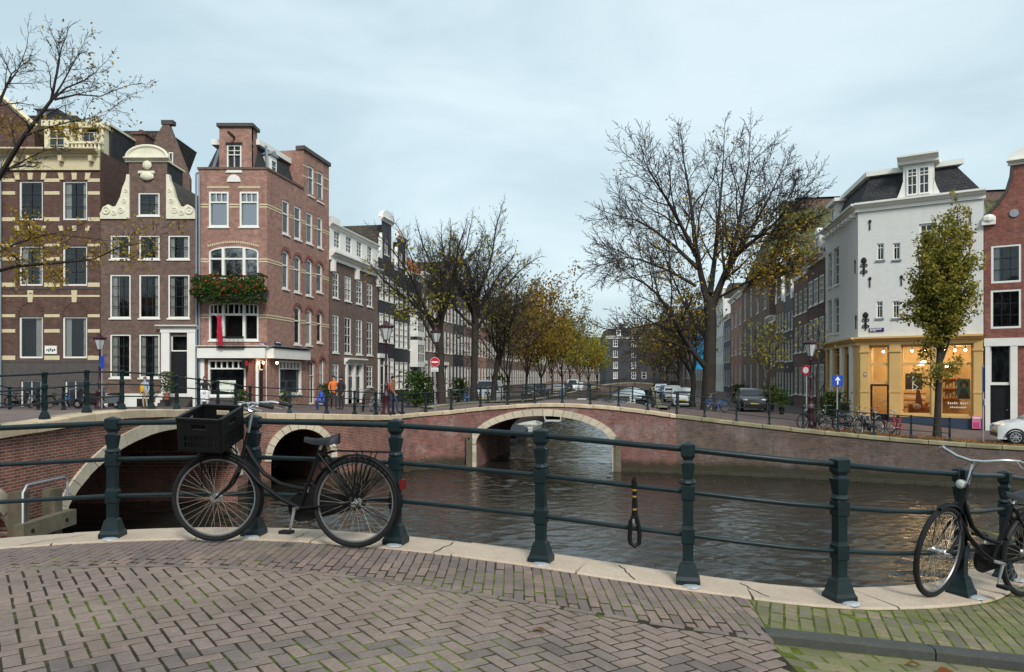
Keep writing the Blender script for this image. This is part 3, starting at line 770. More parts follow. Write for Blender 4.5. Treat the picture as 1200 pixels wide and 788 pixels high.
def paver_mesh(poly, h=0.05, ch=0.006):
    """prism with a chamfered, slightly worn top; poly centred on 0"""
    if area(poly) < 0: poly = poly[::-1]
    n = len(poly); m = MB()
    ins = [(x * (1 - ch / max(.02, math.hypot(x, y))), y * (1 - ch / max(.02, math.hypot(x, y)))) for x, y in poly]
    m.v = [(x, y, -h) for x, y in poly] + [(x, y, -ch * .8) for x, y in poly] + [(x, y, 0) for x, y in ins]
    m.f = [(i, (i + 1) % n, n + (i + 1) % n, n + i) for i in range(n)] + [(n + i, n + (i + 1) % n, 2 * n + (i + 1) % n, 2 * n + i) for i in range(n)] + [tuple(range(2 * n, 3 * n))]
    return m.mesh('brick')
def lay(root, rows, mat, zf, name='brick', limit=300, jig=0.0012, restname='far_bricks'):
    """rows: [(cx, cy, angle, local polygon or None for the shared full brick mesh)]"""
    def score(r):
        return r[1] + 0.25 * abs(r[0])
    rows = sorted(rows, key=score); rest = MB(); cache = {}
    for i, (cx, cy, a, key, poly) in enumerate(rows):
        z = zf(cx, cy) + random.uniform(-jig, jig * .6)
        sl = (zf(cx + .05, cy) - zf(cx - .05, cy)) / .1
        a += random.gauss(0, .018); tx, ty = random.gauss(0, .007), random.gauss(0, .007) - math.atan(sl)
        rot = (Matrix.Rotation(ty, 4, 'Y') @ Matrix.Rotation(tx, 4, 'X') @ Matrix.Rotation(a, 4, 'Z')).to_euler()
        if key is not None:
            if key not in cache: cache[key] = paver_mesh(poly); cache[key].materials.append(mat)
            me = cache[key]
        else: me = paver_mesh(poly); me.materials.append(mat)
        if i < limit:
            o = bpy.data.objects.new(name, me); COL.objects.link(o); o.parent = root; o.location = (cx, cy, z); o.rotation_euler = rot
        else:
            Mx = Matrix.Translation((cx, cy, z)) @ rot.to_matrix().to_4x4()
            b = len(rest.v); rest.v += [tuple(Mx @ v.co) for v in me.vertices]; rest.f += [tuple(b + k for k in p.vertices) for p in me.polygons]
    if rest.v: tag(rest.build(restname, mat, root), kind='stuff')
def rect(L, W): return [(-L / 2, -W / 2), (L / 2, -W / 2), (L / 2, W / 2), (-L / 2, W / 2)]
def jsheet(name, x0, x1, y0, y1, zf, dz, mat, n=30, yfn=None):
    m = MB()
    for i in range(n + 1):
        for j in range(7):
            x = lerp(x0, x1, i / n); top = yfn(x) if yfn else y1; y = lerp(y0, top, j / 6); m.v.append((x, y, zf(x, y) + dz))
    for i in range(n):
        for j in range(6): a = i * 7 + j; m.f.append((a, a + 7, a + 8, a + 1))
    return tag(m.build(name, mat), kind='structure')
dz2 = lambda x, y: DZ(x)
XR = 1.56                                                     # where the mossy corner paving starts
edge_x = lambda y: 1.38 + (y - 3.66) * 0.15
BORD = 0.93
# strip between the stone edge and the road: bricks laid lengthwise away from the edge
strip = tag(bpy.data.objects.new('sidewalk', None), kind='structure'); COL.objects.link(strip)
rows = []; WB, LB, G = 0.062, 0.21, 0.006
x = -5.6; col = 0
while x < 1.75:
    top = ycoping(x, 0.165); bot = ycoping(x, BORD)
    y = top + (0.0 if col % 2 else 0.1) + random.uniform(-.02, .02)
    while y > bot + 0.02:
        y0 = y - LB; poly = [(x + .003, y0 + .006), (x + WB, y0 + .006), (x + WB, y - .005), (x + .003, y - .005)]
        poly = clipf(poly, lambda p: p[1] - ycoping(p[0], 0.163)); poly = clipf(poly, lambda p: ycoping(p[0], BORD) - p[1]) if len(poly) > 2 else poly
        poly = clipf(poly, lambda p: p[0] - edge_x(p[1])) if len(poly) > 2 else poly
        if len(poly) > 2 and abs(area(poly)) > 0.0012:
            cx, cy = sum(p[0] for p in poly) / len(poly), sum(p[1] for p in poly) / len(poly)
            full = abs(abs(area(poly)) - (WB - .003) * (LB - .011)) < 1e-4
            rows.append((cx, cy, 0, 'full' if full else None, [(p[0] - cx, p[1] - cy) for p in poly]))
        y = y0
    x += WB + 0.004; col += 1
lay(strip, rows, M['clay'], dz2)
# border course along the road
rows = []; s = 0
while s < PN.L:
    xa = PN.at(s, -BORD - .036); xb = PN.at(s + .205, -BORD - .036); cx, cy = (xa[0] + xb[0]) / 2, (xa[1] + xb[1]) / 2
    if -5 < cx < 1.42: rows.append((cx, cy, math.atan2(xb[1] - xa[1], xb[0] - xa[0]), 'full', rect(.198, .052)))
    s += .209
lay(strip, rows, M['clay_grey'], dz2, 'border_brick')
jsheet('sidewalk_bed', -7, 1.42, 2.4, 0, dz2, -0.0032, M['joint'], 50, lambda x: ycoping(x, 0.13))
# the road: herringbone clinkers at 36 degrees
road = tag(bpy.data.objects.new('road', None), kind='structure'); COL.objects.link(road)
rows = []; L, W = 0.172, 0.086; th = R(36); c_, s_ = math.cos(th), math.sin(th)
for i in range(-80, 80):
    for j in range(-50, 50):
        # 90-degree herringbone: cells of L=2W
        for kind in (0, 1):
            u = i * W + j * 2 * W; v = i * W - j * 2 * W
            if kind == 0: cu, cv, a = u + W, v + W / 2, 0.0
            else: cu, cv, a = u - W / 2 + 0.0, v + W, math.pi / 2
            cx, cy = cu * c_ - cv * s_ - 0.9, cu * s_ + cv * c_ + 3.9
            if not (-5.2 < cx < 1.7 and 2.75 < cy < 5.6): continue
            ang = a + th; pl = [(px * math.cos(ang) - py * math.sin(ang) + cx, px * math.sin(ang) + py * math.cos(ang) + cy) for px, py in rect(L - .0105, W - .0115)]
            fn = lambda p: p[1] - ycoping(p[0], BORD + .078)
            gn = lambda p: p[0] - edge_x(p[1])
            if all(fn(p) <= 0 for p in pl) and all(gn(p) <= 0 for p in pl): rows.append((cx, cy, ang, 'full', rect(L - .0105, W - .0115)))
            else:
                q = clipf(pl, fn); q = clipf(q, gn) if len(q) > 2 else q
                if len(q) > 2 and abs(area(q)) > .0012:
                    qx, qy = sum(p[0] for p in q) / len(q), sum(p[1] for p in q) / len(q); rows.append((qx, qy, 0, None, [(p[0] - qx, p[1] - qy) for p in q]))
lay(road, rows, M['clay_grey'], dz2, limit=300, restname='further_bricks', jig=.0014)
jsheet('road_base', -40, 40, -30, 0, dz2 if False else (lambda x, y: min(DZ(x), 3.1) if abs(x) < 6 else DZ(6 if x > 0 else -6)), -0.03, M['joint'], 60, lambda x: 2.6)
# mossy paving in the corner on the right
corner = tag(bpy.data.objects.new('corner_pavement', None), kind='structure'); COL.objects.link(corner)
KERB = lambda x: 4.27 - 0.03 * (x - 1.5) + 0.02 * (x - 1.5) ** 2
rows = []; W2, L2 = 0.085, 0.2; th = R(70); c_, s_ = math.cos(th), math.sin(th)
for i in range(-40, 40):
    for j in range(-50, 50):
        u = i * L2 + (L2 / 2 if j % 2 else 0) + random.uniform(-.012, .012); v = j * W2
        cx, cy = u * c_ - v * s_ + 2.8, u * s_ + v * c_ + 4.8
        if not (1.3 < cx < 6 and 4.1 < cy < 8): continue
        ang = th; pl = [(px * c_ - py * s_ + cx, px * s_ + py * c_ + cy) for px, py in rect(L2 - .012, W2 - .011)]
        q = clipf(pl, lambda p: p[1] - ycoping(p[0], .17)); q = clipf(q, lambda p: KERB(p[0]) + .075 - p[1]) if len(q) > 2 else q
        q = clipf(q, lambda p: edge_x(p[1]) + .01 - p[0]) if len(q) > 2 else q
        if len(q) > 2 and abs(area(q)) > .002:
            qx, qy = sum(p[0] for p in q) / len(q), sum(p[1] for p in q) / len(q)
            full = len(q) == 4 and abs(abs(area(q)) - (L2 - .012) * (W2 - .011)) < 1e-5
            rows.append((cx, cy, ang, 'full', rect(L2 - .012, W2 - .011)) if full else (qx, qy, 0, None, [(p[0] - qx, p[1] - qy) for p in q]))
lay(corner, rows, M['clay_moss'], dz2, jig=.003)
t = NT('mossy_joint'); p = t.pos(); f = t.noise(p, 5, 5, .7)
M['mossjoint'] = t.surf(t.ramp(f, [(.35, (0.06, 0.055, 0.025)), (.55, (0.1, 0.13, 0.02)), (.7, (0.2, 0.27, 0.03))]), .95, t.bump(t.noise(p, 90, 3), .9, .012), 0, .1)
jsheet('corner_bed', 1.36, 9, 4.255, 0, dz2, -0.003, M['mossjoint'], 40, lambda x: ycoping(x, .13) if x < 7.3 else 12)
kerb = thing('kerb', 'dark stone kerb between the mossy corner paving and the road', 'kerb')
x = 1.45
while x < 7:
    e = x + random.uniform(.85, 1.0); m = MB()
    for xx in (x + .004, e - .004):
        y = KERB(xx); z = DZ(xx) + .008
        m.v += [(xx, y - .035, z - .2), (xx, y - .035, z - .018), (xx, y - .022, z), (xx, y + .062, z), (xx, y + .07, z - .2)]
    m.f = [(j, (j + 1) % 5, (j + 1) % 5 + 5, j + 5) for j in range(5)] + [(4, 3, 2, 1, 0), (5, 6, 7, 8, 9)]
    m.build('kerb_stone', stonemat('bluestone', (0.06, 0.062, 0.06), .25, (0.05, 0.06, 0.025), .45, 5, .15) if x < 1.5 else bpy.data.materials['bluestone'], kerb); x = e
low = lambda x, y: DZ(x) - .055 * min(1, max(0, (x - 1.2) / .35))
rows = []
for i in range(0, 14):
    for j in range(0, 30):
        cx, cy = 1.5 + j * .215 + (.1 if i % 2 else 0), 2.9 + i * .105
        pl = [(cx + a, cy + b) for a, b in rect(.205, .095)]
        q = clipf(pl, lambda p: edge_x(p[1]) + .01 - p[0]); q = clipf(q, lambda p: p[1] - KERB(p[0]) + .04) if len(q) > 2 else q
        if len(q) > 2 and abs(area(q)) > .002:
            qx, qy = sum(p[0] for p in q) / len(q), sum(p[1] for p in q) / len(q); rows.append((qx, qy, 0, None, [(p[0] - qx, p[1] - qy) for p in q]))
lay(corner, rows, M['clay_moss'], low, 'gutter_brick')
jsheet('gutter_bed', 1.36, 8, 2.6, 0, low, -0.004, M['mossjoint'], 40, lambda x: KERB(x) + .02)
# fallen leaves in front
LEAF1 = leafmat('brown_leaf', [(0.16, 0.07, 0.025), (0.28, 0.12, 0.03), (0.35, 0.2, 0.06)], .2, 3)
def fallen_leaf(x, y, z, a, s, lab):
    m = MB(); n = 8
    for i in range(n + 1):
        t = i / n; wd = .5 * math.sin(math.pi * t) ** .8 * (1 - .35 * t); c = .12 * math.sin(t * 3.1)
        m.v += [(t - .5, -wd * .62, c + .1 * wd), (t - .5, 0, c), (t - .5, wd * .62, c + .14 * wd)]
    for i in range(n): k = 3 * i; m.f += [(k, k + 3, k + 4, k + 1), (k + 1, k + 4, k + 5, k + 2)]
    m.tube([(-.5, 0, 0), (-.62, .02, .03), (-.74, .06, .06)], .012, 4)
    o = m.build('fallen_leaf', LEAF1, None, Matrix.Diagonal((s, s, s, 1)), True); o.location = (x, y, z); o.rotation_euler = (.1, .05, a)
    return tag(o, lab, 'leaf')
fallen_leaf(.145, 3.99, DZ(.1) + .006, R(150), .085, 'curled brown leaf lying alone on the herringbone bricks')
fallen_leaf(2.34, 4.0, low(2.34, 4) + .012, R(20), .12, 'large curled orange leaf in the gutter under the kerb')
fallen_leaf(2.2, 4.07, low(2.2, 4) + .012, R(165), .09, 'smaller dry leaf left of the large one in the gutter')
# ================================================================ HOUSES
class Facade:
    """vertical plane: origin, direction along it (left to right seen from outside)"""
    def __init__(s, O, D):
        l = math.hypot(*D); s.O = O; s.D = (D[0] / l, D[1] / l); s.N = (-s.D[1], s.D[0])
        s.M = Matrix(((s.D[0], s.N[0], 0, O[0]), (s.D[1], s.N[1], 0, O[1]), (0, 0, 1, 0), (0, 0, 0, 1)))
    def u(s, px):
        a = (px - 600) / FOC; return (s.O[0] - a * s.O[1]) / (a * s.D[1] - s.D[0])
    def z(s, px, py):
        t = s.O[1] + s.u(px) * s.D[1]; return CAMZ + (HOR - py) / FOC * t
    def rect(s, x0, y0, x1, y1):
        """photo rectangle -> (u0, u1, z0, z1)"""
        xm = (x0 + x1) / 2; return (s.u(x0), s.u(x1), s.z(xm, y1), s.z(xm, y0))
class House:
    def __init__(s, name, label, F, loc_u=0.0, z0=2.0, cat='house', group=None):
        x, y = F.O[0] + F.D[0] * loc_u, F.O[1] + F.D[1] * loc_u
        s.root = thing(name, label, cat, (x, y, z0), group=group); s.T = Matrix.Translation((-x, -y, -z0)); s.F = F
    def put(s, mb, name, mat, F=None, parent=None, smooth=False):
        return mb.build(name, mat, parent or s.root, s.T @ (F or s.F).M, smooth)
    # -- wall with real openings
    def wall(s, u0, u1, z0, z1, holes, mat, F=None, rev=0.22, name='wall'):
        m = MB(); us = {u0, u1}; zs = {z0, z1}
        hs = [(max(u0, h[0]), min(u1, h[1]), max(z0, h[2]), min(z1, h[3]), h[4] if len(h) > 4 else 0) for h in holes]
        for h in hs: us |= {h[0], h[1]}; zs |= {h[2], h[3]}
        us, zs = sorted(us), sorted(zs)
        for a, b in zip(us, us[1:]):
            run = None
            for c, d in zip(zs, zs[1:]):
                um, zm = (a + b) / 2, (c + d) / 2
                inside = any(h[0] < um < h[1] and h[2] < zm < h[3] for h in hs)
                if inside or b - a < 1e-6:
                    if run: m.quad((a, 0, run[0]), (b, 0, run[0]), (b, 0, run[1]), (a, 0, run[1])); run = None
                else: run = (run[0] if run else c, d)
            if run: m.quad((a, 0, run[0]), (b, 0, run[0]), (b, 0, run[1]), (a, 0, run[1]))
        for a, b, c, d, ar in hs:
            dd = d - ar
            m.quad((a, 0, c), (a, rev, c), (a, rev, dd), (a, 0, dd)); m.quad((b, rev, c), (b, 0, c), (b, 0, dd), (b, rev, dd)); m.quad((a, rev, c), (a, 0, c), (b, 0, c), (b, rev, c))
            if ar <= 0: m.quad((a, 0, d), (a, rev, d), (b, rev, d), (b, 0, d))
            else:
                n = 10; arc = [((a + b) / 2 - (b - a) / 2 * math.cos(math.pi * i / n), dd + ar * math.sin(math.pi * i / n)) for i in range(n + 1)]
                for i in range(n):
                    (xa, za), (xb, zb) = arc[i], arc[i + 1]
                    m.quad((xa, 0, za), (xb, 0, zb), (xb, 0, d + 1e-4), (xa, 0, d + 1e-4)); m.quad((xa, rev, za), (xb, rev, zb), (xb, 0, zb), (xa, 0, za))
        return s.put(m, name, mat, F)
    def shell(s, u0, u1, z0, z1, depth, mat, F=None, left=True, right=True, top=True, name='side_wall'):
        m = MB()
        if left: m.quad((u0, depth, z0), (u0, 0, z0), (u0, 0, z1), (u0, depth, z1))
        if right: m.quad((u1, 0, z0), (u1, depth, z0), (u1, depth, z1), (u1, 0, z1))
        m.quad((u1, depth, z0), (u0, depth, z0), (u0, depth, z1), (u1, depth, z1))
        if top: m.quad((u0, 0, z1), (u1, 0, z1), (u1, depth, z1), (u0, depth, z1))
        return s.put(m, name, mat, F)
    # -- window: frame with bars, pane, room behind, sill
    def window(s, u0, u1, z0, z1, cols=2, rows=2, F=None, arch=0, mat=None, fr=0.07, bar=0.035, rec=0.09, glass=None, curtain=None, sill=True, sillmat=None, top=None, name='window', mid=0.05, room=True, casing=0.0, barmat=None):
        F = F or s.F; mat = mat or M['white']; m = MB(); mb = MB() if barmat else m; y0, y1 = rec, rec + 0.07
        if casing:                                             # frame that stands in the wall face
            y0 = -0.015
        w_ = u1 - u0
        def bx(a, b, c, d, e0=0.0): m.box(a, b, y0 + e0, y1, c, d)
        zt = z1 - arch
        bx(u0, u0 + fr, z0, zt); bx(u1 - fr, u1, z0, zt); bx(u0 + fr, u1 - fr, z0, z0 + fr)
        if arch <= 0: bx(u0 + fr, u1 - fr, z1 - fr, z1)
        else:
            n = 10
            for i in range(n):
                t0, t1 = math.pi * i / n, math.pi * (i + 1) / n; c = (u0 + u1) / 2; a_, b_ = w_ / 2, arch
                o0, o1 = (c - a_ * math.cos(t0), zt + b_ * math.sin(t0)), (c - a_ * math.cos(t1), zt + b_ * math.sin(t1))
                i0, i1 = (c - (a_ - fr) * math.cos(t0), zt + (b_ - fr) * math.sin(t0)), (c - (a_ - fr) * math.cos(t1), zt + (b_ - fr) * math.sin(t1))
                m.quad((*i0[:1], y0, i0[1]), (o0[0], y0, o0[1]), (o1[0], y0, o1[1]), (i1[0], y0, i1[1])); m.quad((i0[0], y1, i0[1]), (i0[0], y0, i0[1]), (i1[0], y0, i1[1]), (i1[0], y1, i1[1]))
        zm = None
        if top is not None:                                     # heavy meeting rail at this height fraction
            zm = lerp(z0, z1, top); bx(u0 + fr, u1 - fr, zm - mid / 2, zm + mid / 2, -0.008)
        def bars(za, zb, nc, nr):
            for i in range(1, nc):
                x = lerp(u0 + fr, u1 - fr, i / nc); mb.box(x - bar / 2, x + bar / 2, y0 + .015, y1 - .01, za, zb)
            for i in range(1, nr):
                z = lerp(za, zb, i / nr); mb.box(u0 + fr, u1 - fr, y0 + .018, y1 - .012, z - bar / 2, z + bar / 2)
        if zm is None: bars(z0 + fr, z1 - fr - arch * .3, cols, rows)
        else:
            c2, r2 = (cols, rows) if not isinstance(cols, tuple) else (cols[0], rows)
            ctop = cols[1] if isinstance(cols, tuple) else cols
            rtop = rows if not isinstance(rows, tuple) else rows[1]; r2 = rows if not isinstance(rows, tuple) else rows[0]
            bars(z0 + fr, zm, c2, r2); bars(zm, z1 - fr - arch * .3, ctop, rtop)
        wo = s.put(m, name, mat, F)
        if barmat: s.put(mb, 'glazing_bars', barmat, F, wo)
        g = MB(); yp = y1 - 0.02
        if arch <= 0: g.quad((u0 + .01, yp, z0 + .01), (u1 - .01, yp, z0 + .01), (u1 - .01, yp, z1 - .01), (u0 + .01, yp, z1 - .01))
        else:
            n = 10; c = (u0 + u1) / 2; g.poly([(u0, yp, z0), (u1, yp, z0)] + [(c + w_ / 2 * math.cos(math.pi * i / n), yp, zt + arch * math.sin(math.pi * i / n)) for i in range(n + 1)])
        real = glass is None and room
        s.put(g, 'pane', glass or (M['glass'] if room else M['pane']), F, wo)
        if real:
            r = MB(); d = yp + .45; r.quad((u0, d, z0), (u1, d, z0), (u1, d, z1), (u0, d, z1)); r.quad((u0, yp, z0), (u0, d, z0), (u0, d, z1), (u0, yp, z1)); r.quad((u1, d, z0), (u1, yp, z0), (u1, yp, z1), (u1, d, z1))
            r.quad((u0, yp, z0), (u1, yp, z0), (u1, d, z0), (u0, d, z0)); r.quad((u0, d, z1), (u1, d, z1), (u1, yp, z1), (u0, yp, z1)); s.put(r, 'room', M['room'], F, wo)
            if curtain:
                for side, frac in curtain:
                    c = MB(); n = max(4, int(frac * w_ / .05)); a = u0 + fr if side == 'l' else u1 - fr - frac * w_
                    for i in range(n + 1):
                        x = a + frac * w_ * i / n; yy = yp + .1 + (.025 if i % 2 else 0); c.v += [(x, yy, z0 + .03), (x, yy, z1 - .03)]
                    c.f = [(2 * i, 2 * i + 2, 2 * i + 3, 2 * i + 1) for i in range(n)]; s.put(c, 'curtain', M['curtain'], F, wo)
        if sill:
            k = MB(); k.box(u0 - .06, u1 + .06, -.07, rec, z0 - .09, z0 - .002); s.put(k, 'sill', sillmat or M['white'], F, wo)
        return wo
    def box(s, name, mat, u0, u1, y0, y1, z0, z1, F=None, parent=None): return s.put(MB().box(u0, u1, y0, y1, z0, z1), name, mat, F, parent)
    def cornice(s, u0, u1, z0, z1, mat, out=0.35, F=None, name='cornice', y1=0.05, parent=None):
        h = z1 - z0; m = MB()
        pr = [(y1, z0), (-out * .25, z0), (-out * .25, z0 + h * .35), (-out * .55, z0 + h * .5), (-out * .75, z0 + h * .72), (-out, z0 + h * .78), (-out, z1), (y1, z1)]
        m.prism(pr, u0, u1, 'x'); return s.put(m, name, mat, F, parent)
    def door(s, u0, u1, z0, z1, mat, F=None, glassfrac=0.0, rec=.12, frame=None):
        F = F or s.F; m = MB(); m.box(u0, u1, rec, rec + .05, z0, z1)
        o = s.put(m, 'door', mat, F)
        k = MB(); w_ = u1 - u0; h = z1 - z0
        for a, b in ((.08, .42), (.48, .9)): k.box(u0 + w_ * .15, u1 - w_ * .15, rec - .02, rec + .01, z0 + h * a, z0 + h * b)
        s.put(k, 'panel', mat, F, o)
        kb = MB(); kb.ell((u0 + w_ * .85, rec - .04, z0 + h * .45), .035, .035, .035, 6, 4); s.put(kb, 'knob', M['chrome'], F, o)
        return o
def bmat(name, c, k=0.8, mort=(0.16, 0.14, 0.125), **kw):
    return brickmat(name, c, vmul(c, k), mort, dirt=kw.get('dirt', .42), dirtc=kw.get('dirtc', vmul(c, .5)), streak=kw.get('streak', .38), bump=.35)
M['b_striped'] = bmat('striped_house_brick', (0.15, 0.08, 0.062), .62, (0.1, 0.08, 0.07))
M['b_brown'] = bmat('brown_house_brick', (0.195, 0.12, 0.095), .62)
M['b_pink'] = bmat('corner_house_brick', (0.4, 0.2, 0.155), .62, (0.36, 0.28, 0.24))
M['b_red'] = bmat('red_house_brick', (0.3, 0.088, 0.06), .55, (0.24, 0.19, 0.17))
M['b_taupe'] = bmat('taupe_brick', (0.2, 0.13, 0.105), .82)
M['b_black'] = plain('black_painted_brick', (0.022, 0.023, 0.03), .6, .25, 2)
M['b_navy'] = plain('navy_painted_brick', (0.017, 0.025, 0.048), .6, .25, 2)
M['b_grey'] = bmat('grey_brown_brick', (0.2, 0.155, 0.125), .8)
M['white_wall'] = brickmat('white_painted_wall', (0.7, 0.7, 0.67), (0.66, 0.66, 0.635), (0.6, 0.6, 0.58), dirt=.1, dirtc=(0.48, 0.47, 0.42), streak=.22, bump=.25, mott=.12)
M['yellow'] = plain('ochre_shopfront_paint', (0.6, 0.385, 0.145), .45, .1, 1.5, .05)
M['band'] = plain('cream_stone_band', (0.58, 0.5, 0.32), .7, .12, 3, .1)
M['plinth'] = stonemat('dark_stone_plinth', (0.085, 0.075, 0.07), .25, (0.06, 0.055, 0.05), .3)
M['navy'] = plain('navy_plinth_paint', (0.035, 0.05, 0.085), .5, .1, 2)
M['sash'] = plain('dark_green_sash', (0.018, 0.022, 0.022), .5)
YL = 44.0; SC = YL / FOC
FL = Facade((0, YL), (1, 0))                                   # the left row faces the camera at 44 m
ux = lambda px: (px - 600) * SC
zy = lambda py: CAMZ + (HOR - py) * SC
GL = 2.62                                                      # street level in front of them

BEHIND = []
# ---- 1. striped house at the left edge
H = House('canal_house', 'dark brick house with cream stone stripes and yellow cornice at the left edge', FL, ux(60), GL)
cols = [(-52, -23), (22, 50), (73, 102)]; rws = [(212, 258), (288, 335), (371, 420)]
holes = [FL.rect(a, t, b, bt) for a, b in cols for t, bt in rws]
bas = [FL.rect(24, 446, 48, 480), FL.rect(76, 446, 99, 480), FL.rect(-50, 446, -26, 480)]
u0, u1 = ux(-75), ux(117.6)
H.wall(u0, u1, zy(424), zy(182), holes, M['b_striped']); H.shell(u0, u1, GL - .5, zy(177), 11, M['b_striped'])
H.wall(u0, u1, GL - .3, zy(424), bas, M['plinth'], name='plinth')
for h in bas: H.window(*h, cols=2, rows=1, glass=M['pane'], sill=False, mat=M['white'])
for i, (a, b) in enumerate(cols):
    for j, (t, bt) in enumerate(rws):
        H.window(*FL.rect(a, t, b, bt), cols=2 if j < 2 else 1, rows=3 if j < 2 else 1, fr=.1, bar=.04, barmat=M['black'], sill=False, curtain=([('l', .22), ('r', .16)] if (i + j) % 2 == 0 else [('r', .3)] if j == 2 else None))
gaps = [(-75, -54), (-21, 19.5), (50.5, 70.5), (104, 117)]
gaps = [(-75, -54), (-21, 18), (52, 70), (103, 117)]
def bandrow(py, th, mat=M['band'], full=False):
    for a, b in ([(-75, 117)] if full else gaps): H.box('stone_band', mat, ux(a), ux(b), -.025, .02, zy(py + th), zy(py))
for py, th in ((209.5, 4), (224.5, 4), (255, 4.5), (286, 3), (301.5, 4), (331.5, 5), (368.5, 3.5), (386, 4), (417, 5)): bandrow(py, th)
bandrow(337.5, 1.6, M['plinth'], True); bandrow(346, 2.2, M['band'], True); bandrow(422.5, 2, M['plinth'], True)
for a, b in cols:                                              # keystones over the windows
    for py, hgt, w_ in ((203, 8, 2.4), (265, 6, 2), (340.5, 14, 2.6)):
        for dx in ((-14, 0, 14) if hgt != 14 else (0,)):
            c = (a + b) / 2 + dx; H.put(MB().prism([(ux(c - w_ + dx * .06), zy(py + hgt)), (ux(c + w_ + dx * .06), zy(py + hgt)), (ux(c + w_ * 1.3 + dx * .16), zy(py)), (ux(c - w_ * 1.3 + dx * .16), zy(py))], -.06, .02), 'keystone', M['band'])
    # relieving arch over the ground-floor window
    m = MB(); c = (a + b) / 2
    for k in range(12):
        t0, t1 = math.pi * k / 12 + .02, math.pi * (k + 1) / 12 - .02
        m.prism([(ux(c - 13 * math.cos(t0)), zy(369 - 14 * math.sin(t0))), (ux(c - 13 * math.cos(t1)), zy(369 - 14 * math.sin(t1))), (ux(c - 16 * math.cos(t1)), zy(369 - 17 * math.sin(t1))), (ux(c - 16 * math.cos(t0)), zy(369 - 17 * math.sin(t0)))][::-1], -.03, .01)
    H.put(m, 'relieving_arch', M['b_striped'])
H.box('frieze', M['band'], u0, u1, -.12, .05, zy(200), zy(184)); H.cornice(u0, u1, zy(184.5), zy(177), M['band'], .75)
for px in (-60, -20, 22, 38, 75, 110): H.box('bracket', M['band'], ux(px - 2), ux(px + 2), -.45, -.12, zy(191), zy(184.6))
# attic: brick pediment, dormers and balustrade
zc = zy(177)
H.put(MB().prism([(ux(-70), zc), (ux(34), zc), (ux(34), zy(150)), (ux(-8), zy(112)), (ux(-28), zy(112)), (ux(-70), zy(150))], .5, 1.4), 'pediment', M['b_striped'])
H.put(MB().tube([(ux(37), .4, zy(146)), (ux(-6), .4, zy(108))], .16, 4), 'raking_cornice', M['cream'])
H.window(*FL.rect(52, 150, 71, 177), cols=2, rows=3, mat=M['cream'], sill=False, glass=M['pane'], rec=.42); H.put(MB().box(ux(47), ux(53), .4, 3, zc, zy(146)).box(ux(70), ux(76), .4, 3, zc, zy(146)).box(ux(45), ux(78), .25, 3, zy(146), zy(139)), 'dormer', M['cream'])
H.put(MB().prism([(ux(43), zy(139)), (ux(80), zy(139)), (ux(62), zy(124))], .4, 4), 'dormer_roof', M['slate'])
H.put(MB().box(ux(84), ux(89), .6, 3, zc, zy(146)).box(ux(109), ux(115), .6, 3, zc, zy(146)).box(ux(82), ux(117), .5, 3, zy(146), zy(140)), 'dormer', M['cream'])
H.window(*FL.rect(88.5, 150, 109.5, 169), cols=3, rows=1, mat=M['grey_metal'], sill=False, glass=M['pane'], rec=.75)
m = MB()
for k in range(8): m.lathe([(.05, 0), (.1, .15), (.05, .32), (.07, .45)], 6, (ux(83.5 + 4.5 * k), .1, zc))
m.box(ux(81), ux(118), 0, .25, zc + .45, zc + .58); H.put(m, 'balustrade', M['cream'])
for px in (83, 113): H.put(MB().lathe([(.16, 0), (.1, .08), (.2, .3), (.22, .42), (.08, .55)], 8, (ux(px), .1, zc + .58)), 'urn', M['cream'])
m = MB(); m.box(ux(78), ux(117.5), 1.2, 11, zc, zy(141)); H.put(m, 'attic_wall', M['slate'])
H.put(MB().box(ux(76), ux(119), .9, 11.3, zy(141), zy(138.5)), 'attic_cornice', M['cream'])
H.put(MB().prism([(ux(-75), zc), (ux(80), zc), (ux(80), zy(140)), (ux(60), zy(118)), (ux(-75), zy(118))], 2.5, 11), 'roof', M['tile_dark'])
H.put(MB().box(ux(115), ux(131), 4, 5.2, zy(160), zy(132)).box(ux(113.5), ux(132.5), 3.9, 5.3, zy(132), zy(129.5)).lathe([(.18, 0), (.15, .35)], 8, (ux(120), 4.6, zy(129.5))), 'chimney', M['b_striped'])
H.put(MB().box(ux(5), ux(28), 3, 5, zy(128), zy(108)).box(ux(3), ux(30), 2.8, 5.2, zy(108), zy(106.5)), 'roof_box', M['zinc'])
H.put(MB().box(ux(75), ux(93), -.03, .01, zy(415), zy(405)) if False else MB().box(ux(53), ux(67), -.05, .01, zy(415), zy(405.5)), 'house_plaque', M['white'])
m = MB()
for k in range(5): m.box(ux(55 + 2.2 * k), ux(56.4 + 2.2 * k), -.056, -.05, zy(411.5 + (k % 2)), zy(409.5 - (k % 3) * .6))
H.put(m, 'plaque_lettering', M['black'])
H.put(MB().tube([(ux(2), -.12, GL), (ux(2), -.12, zy(180))], .07, 6), 'drainpipe', M['zinc'])

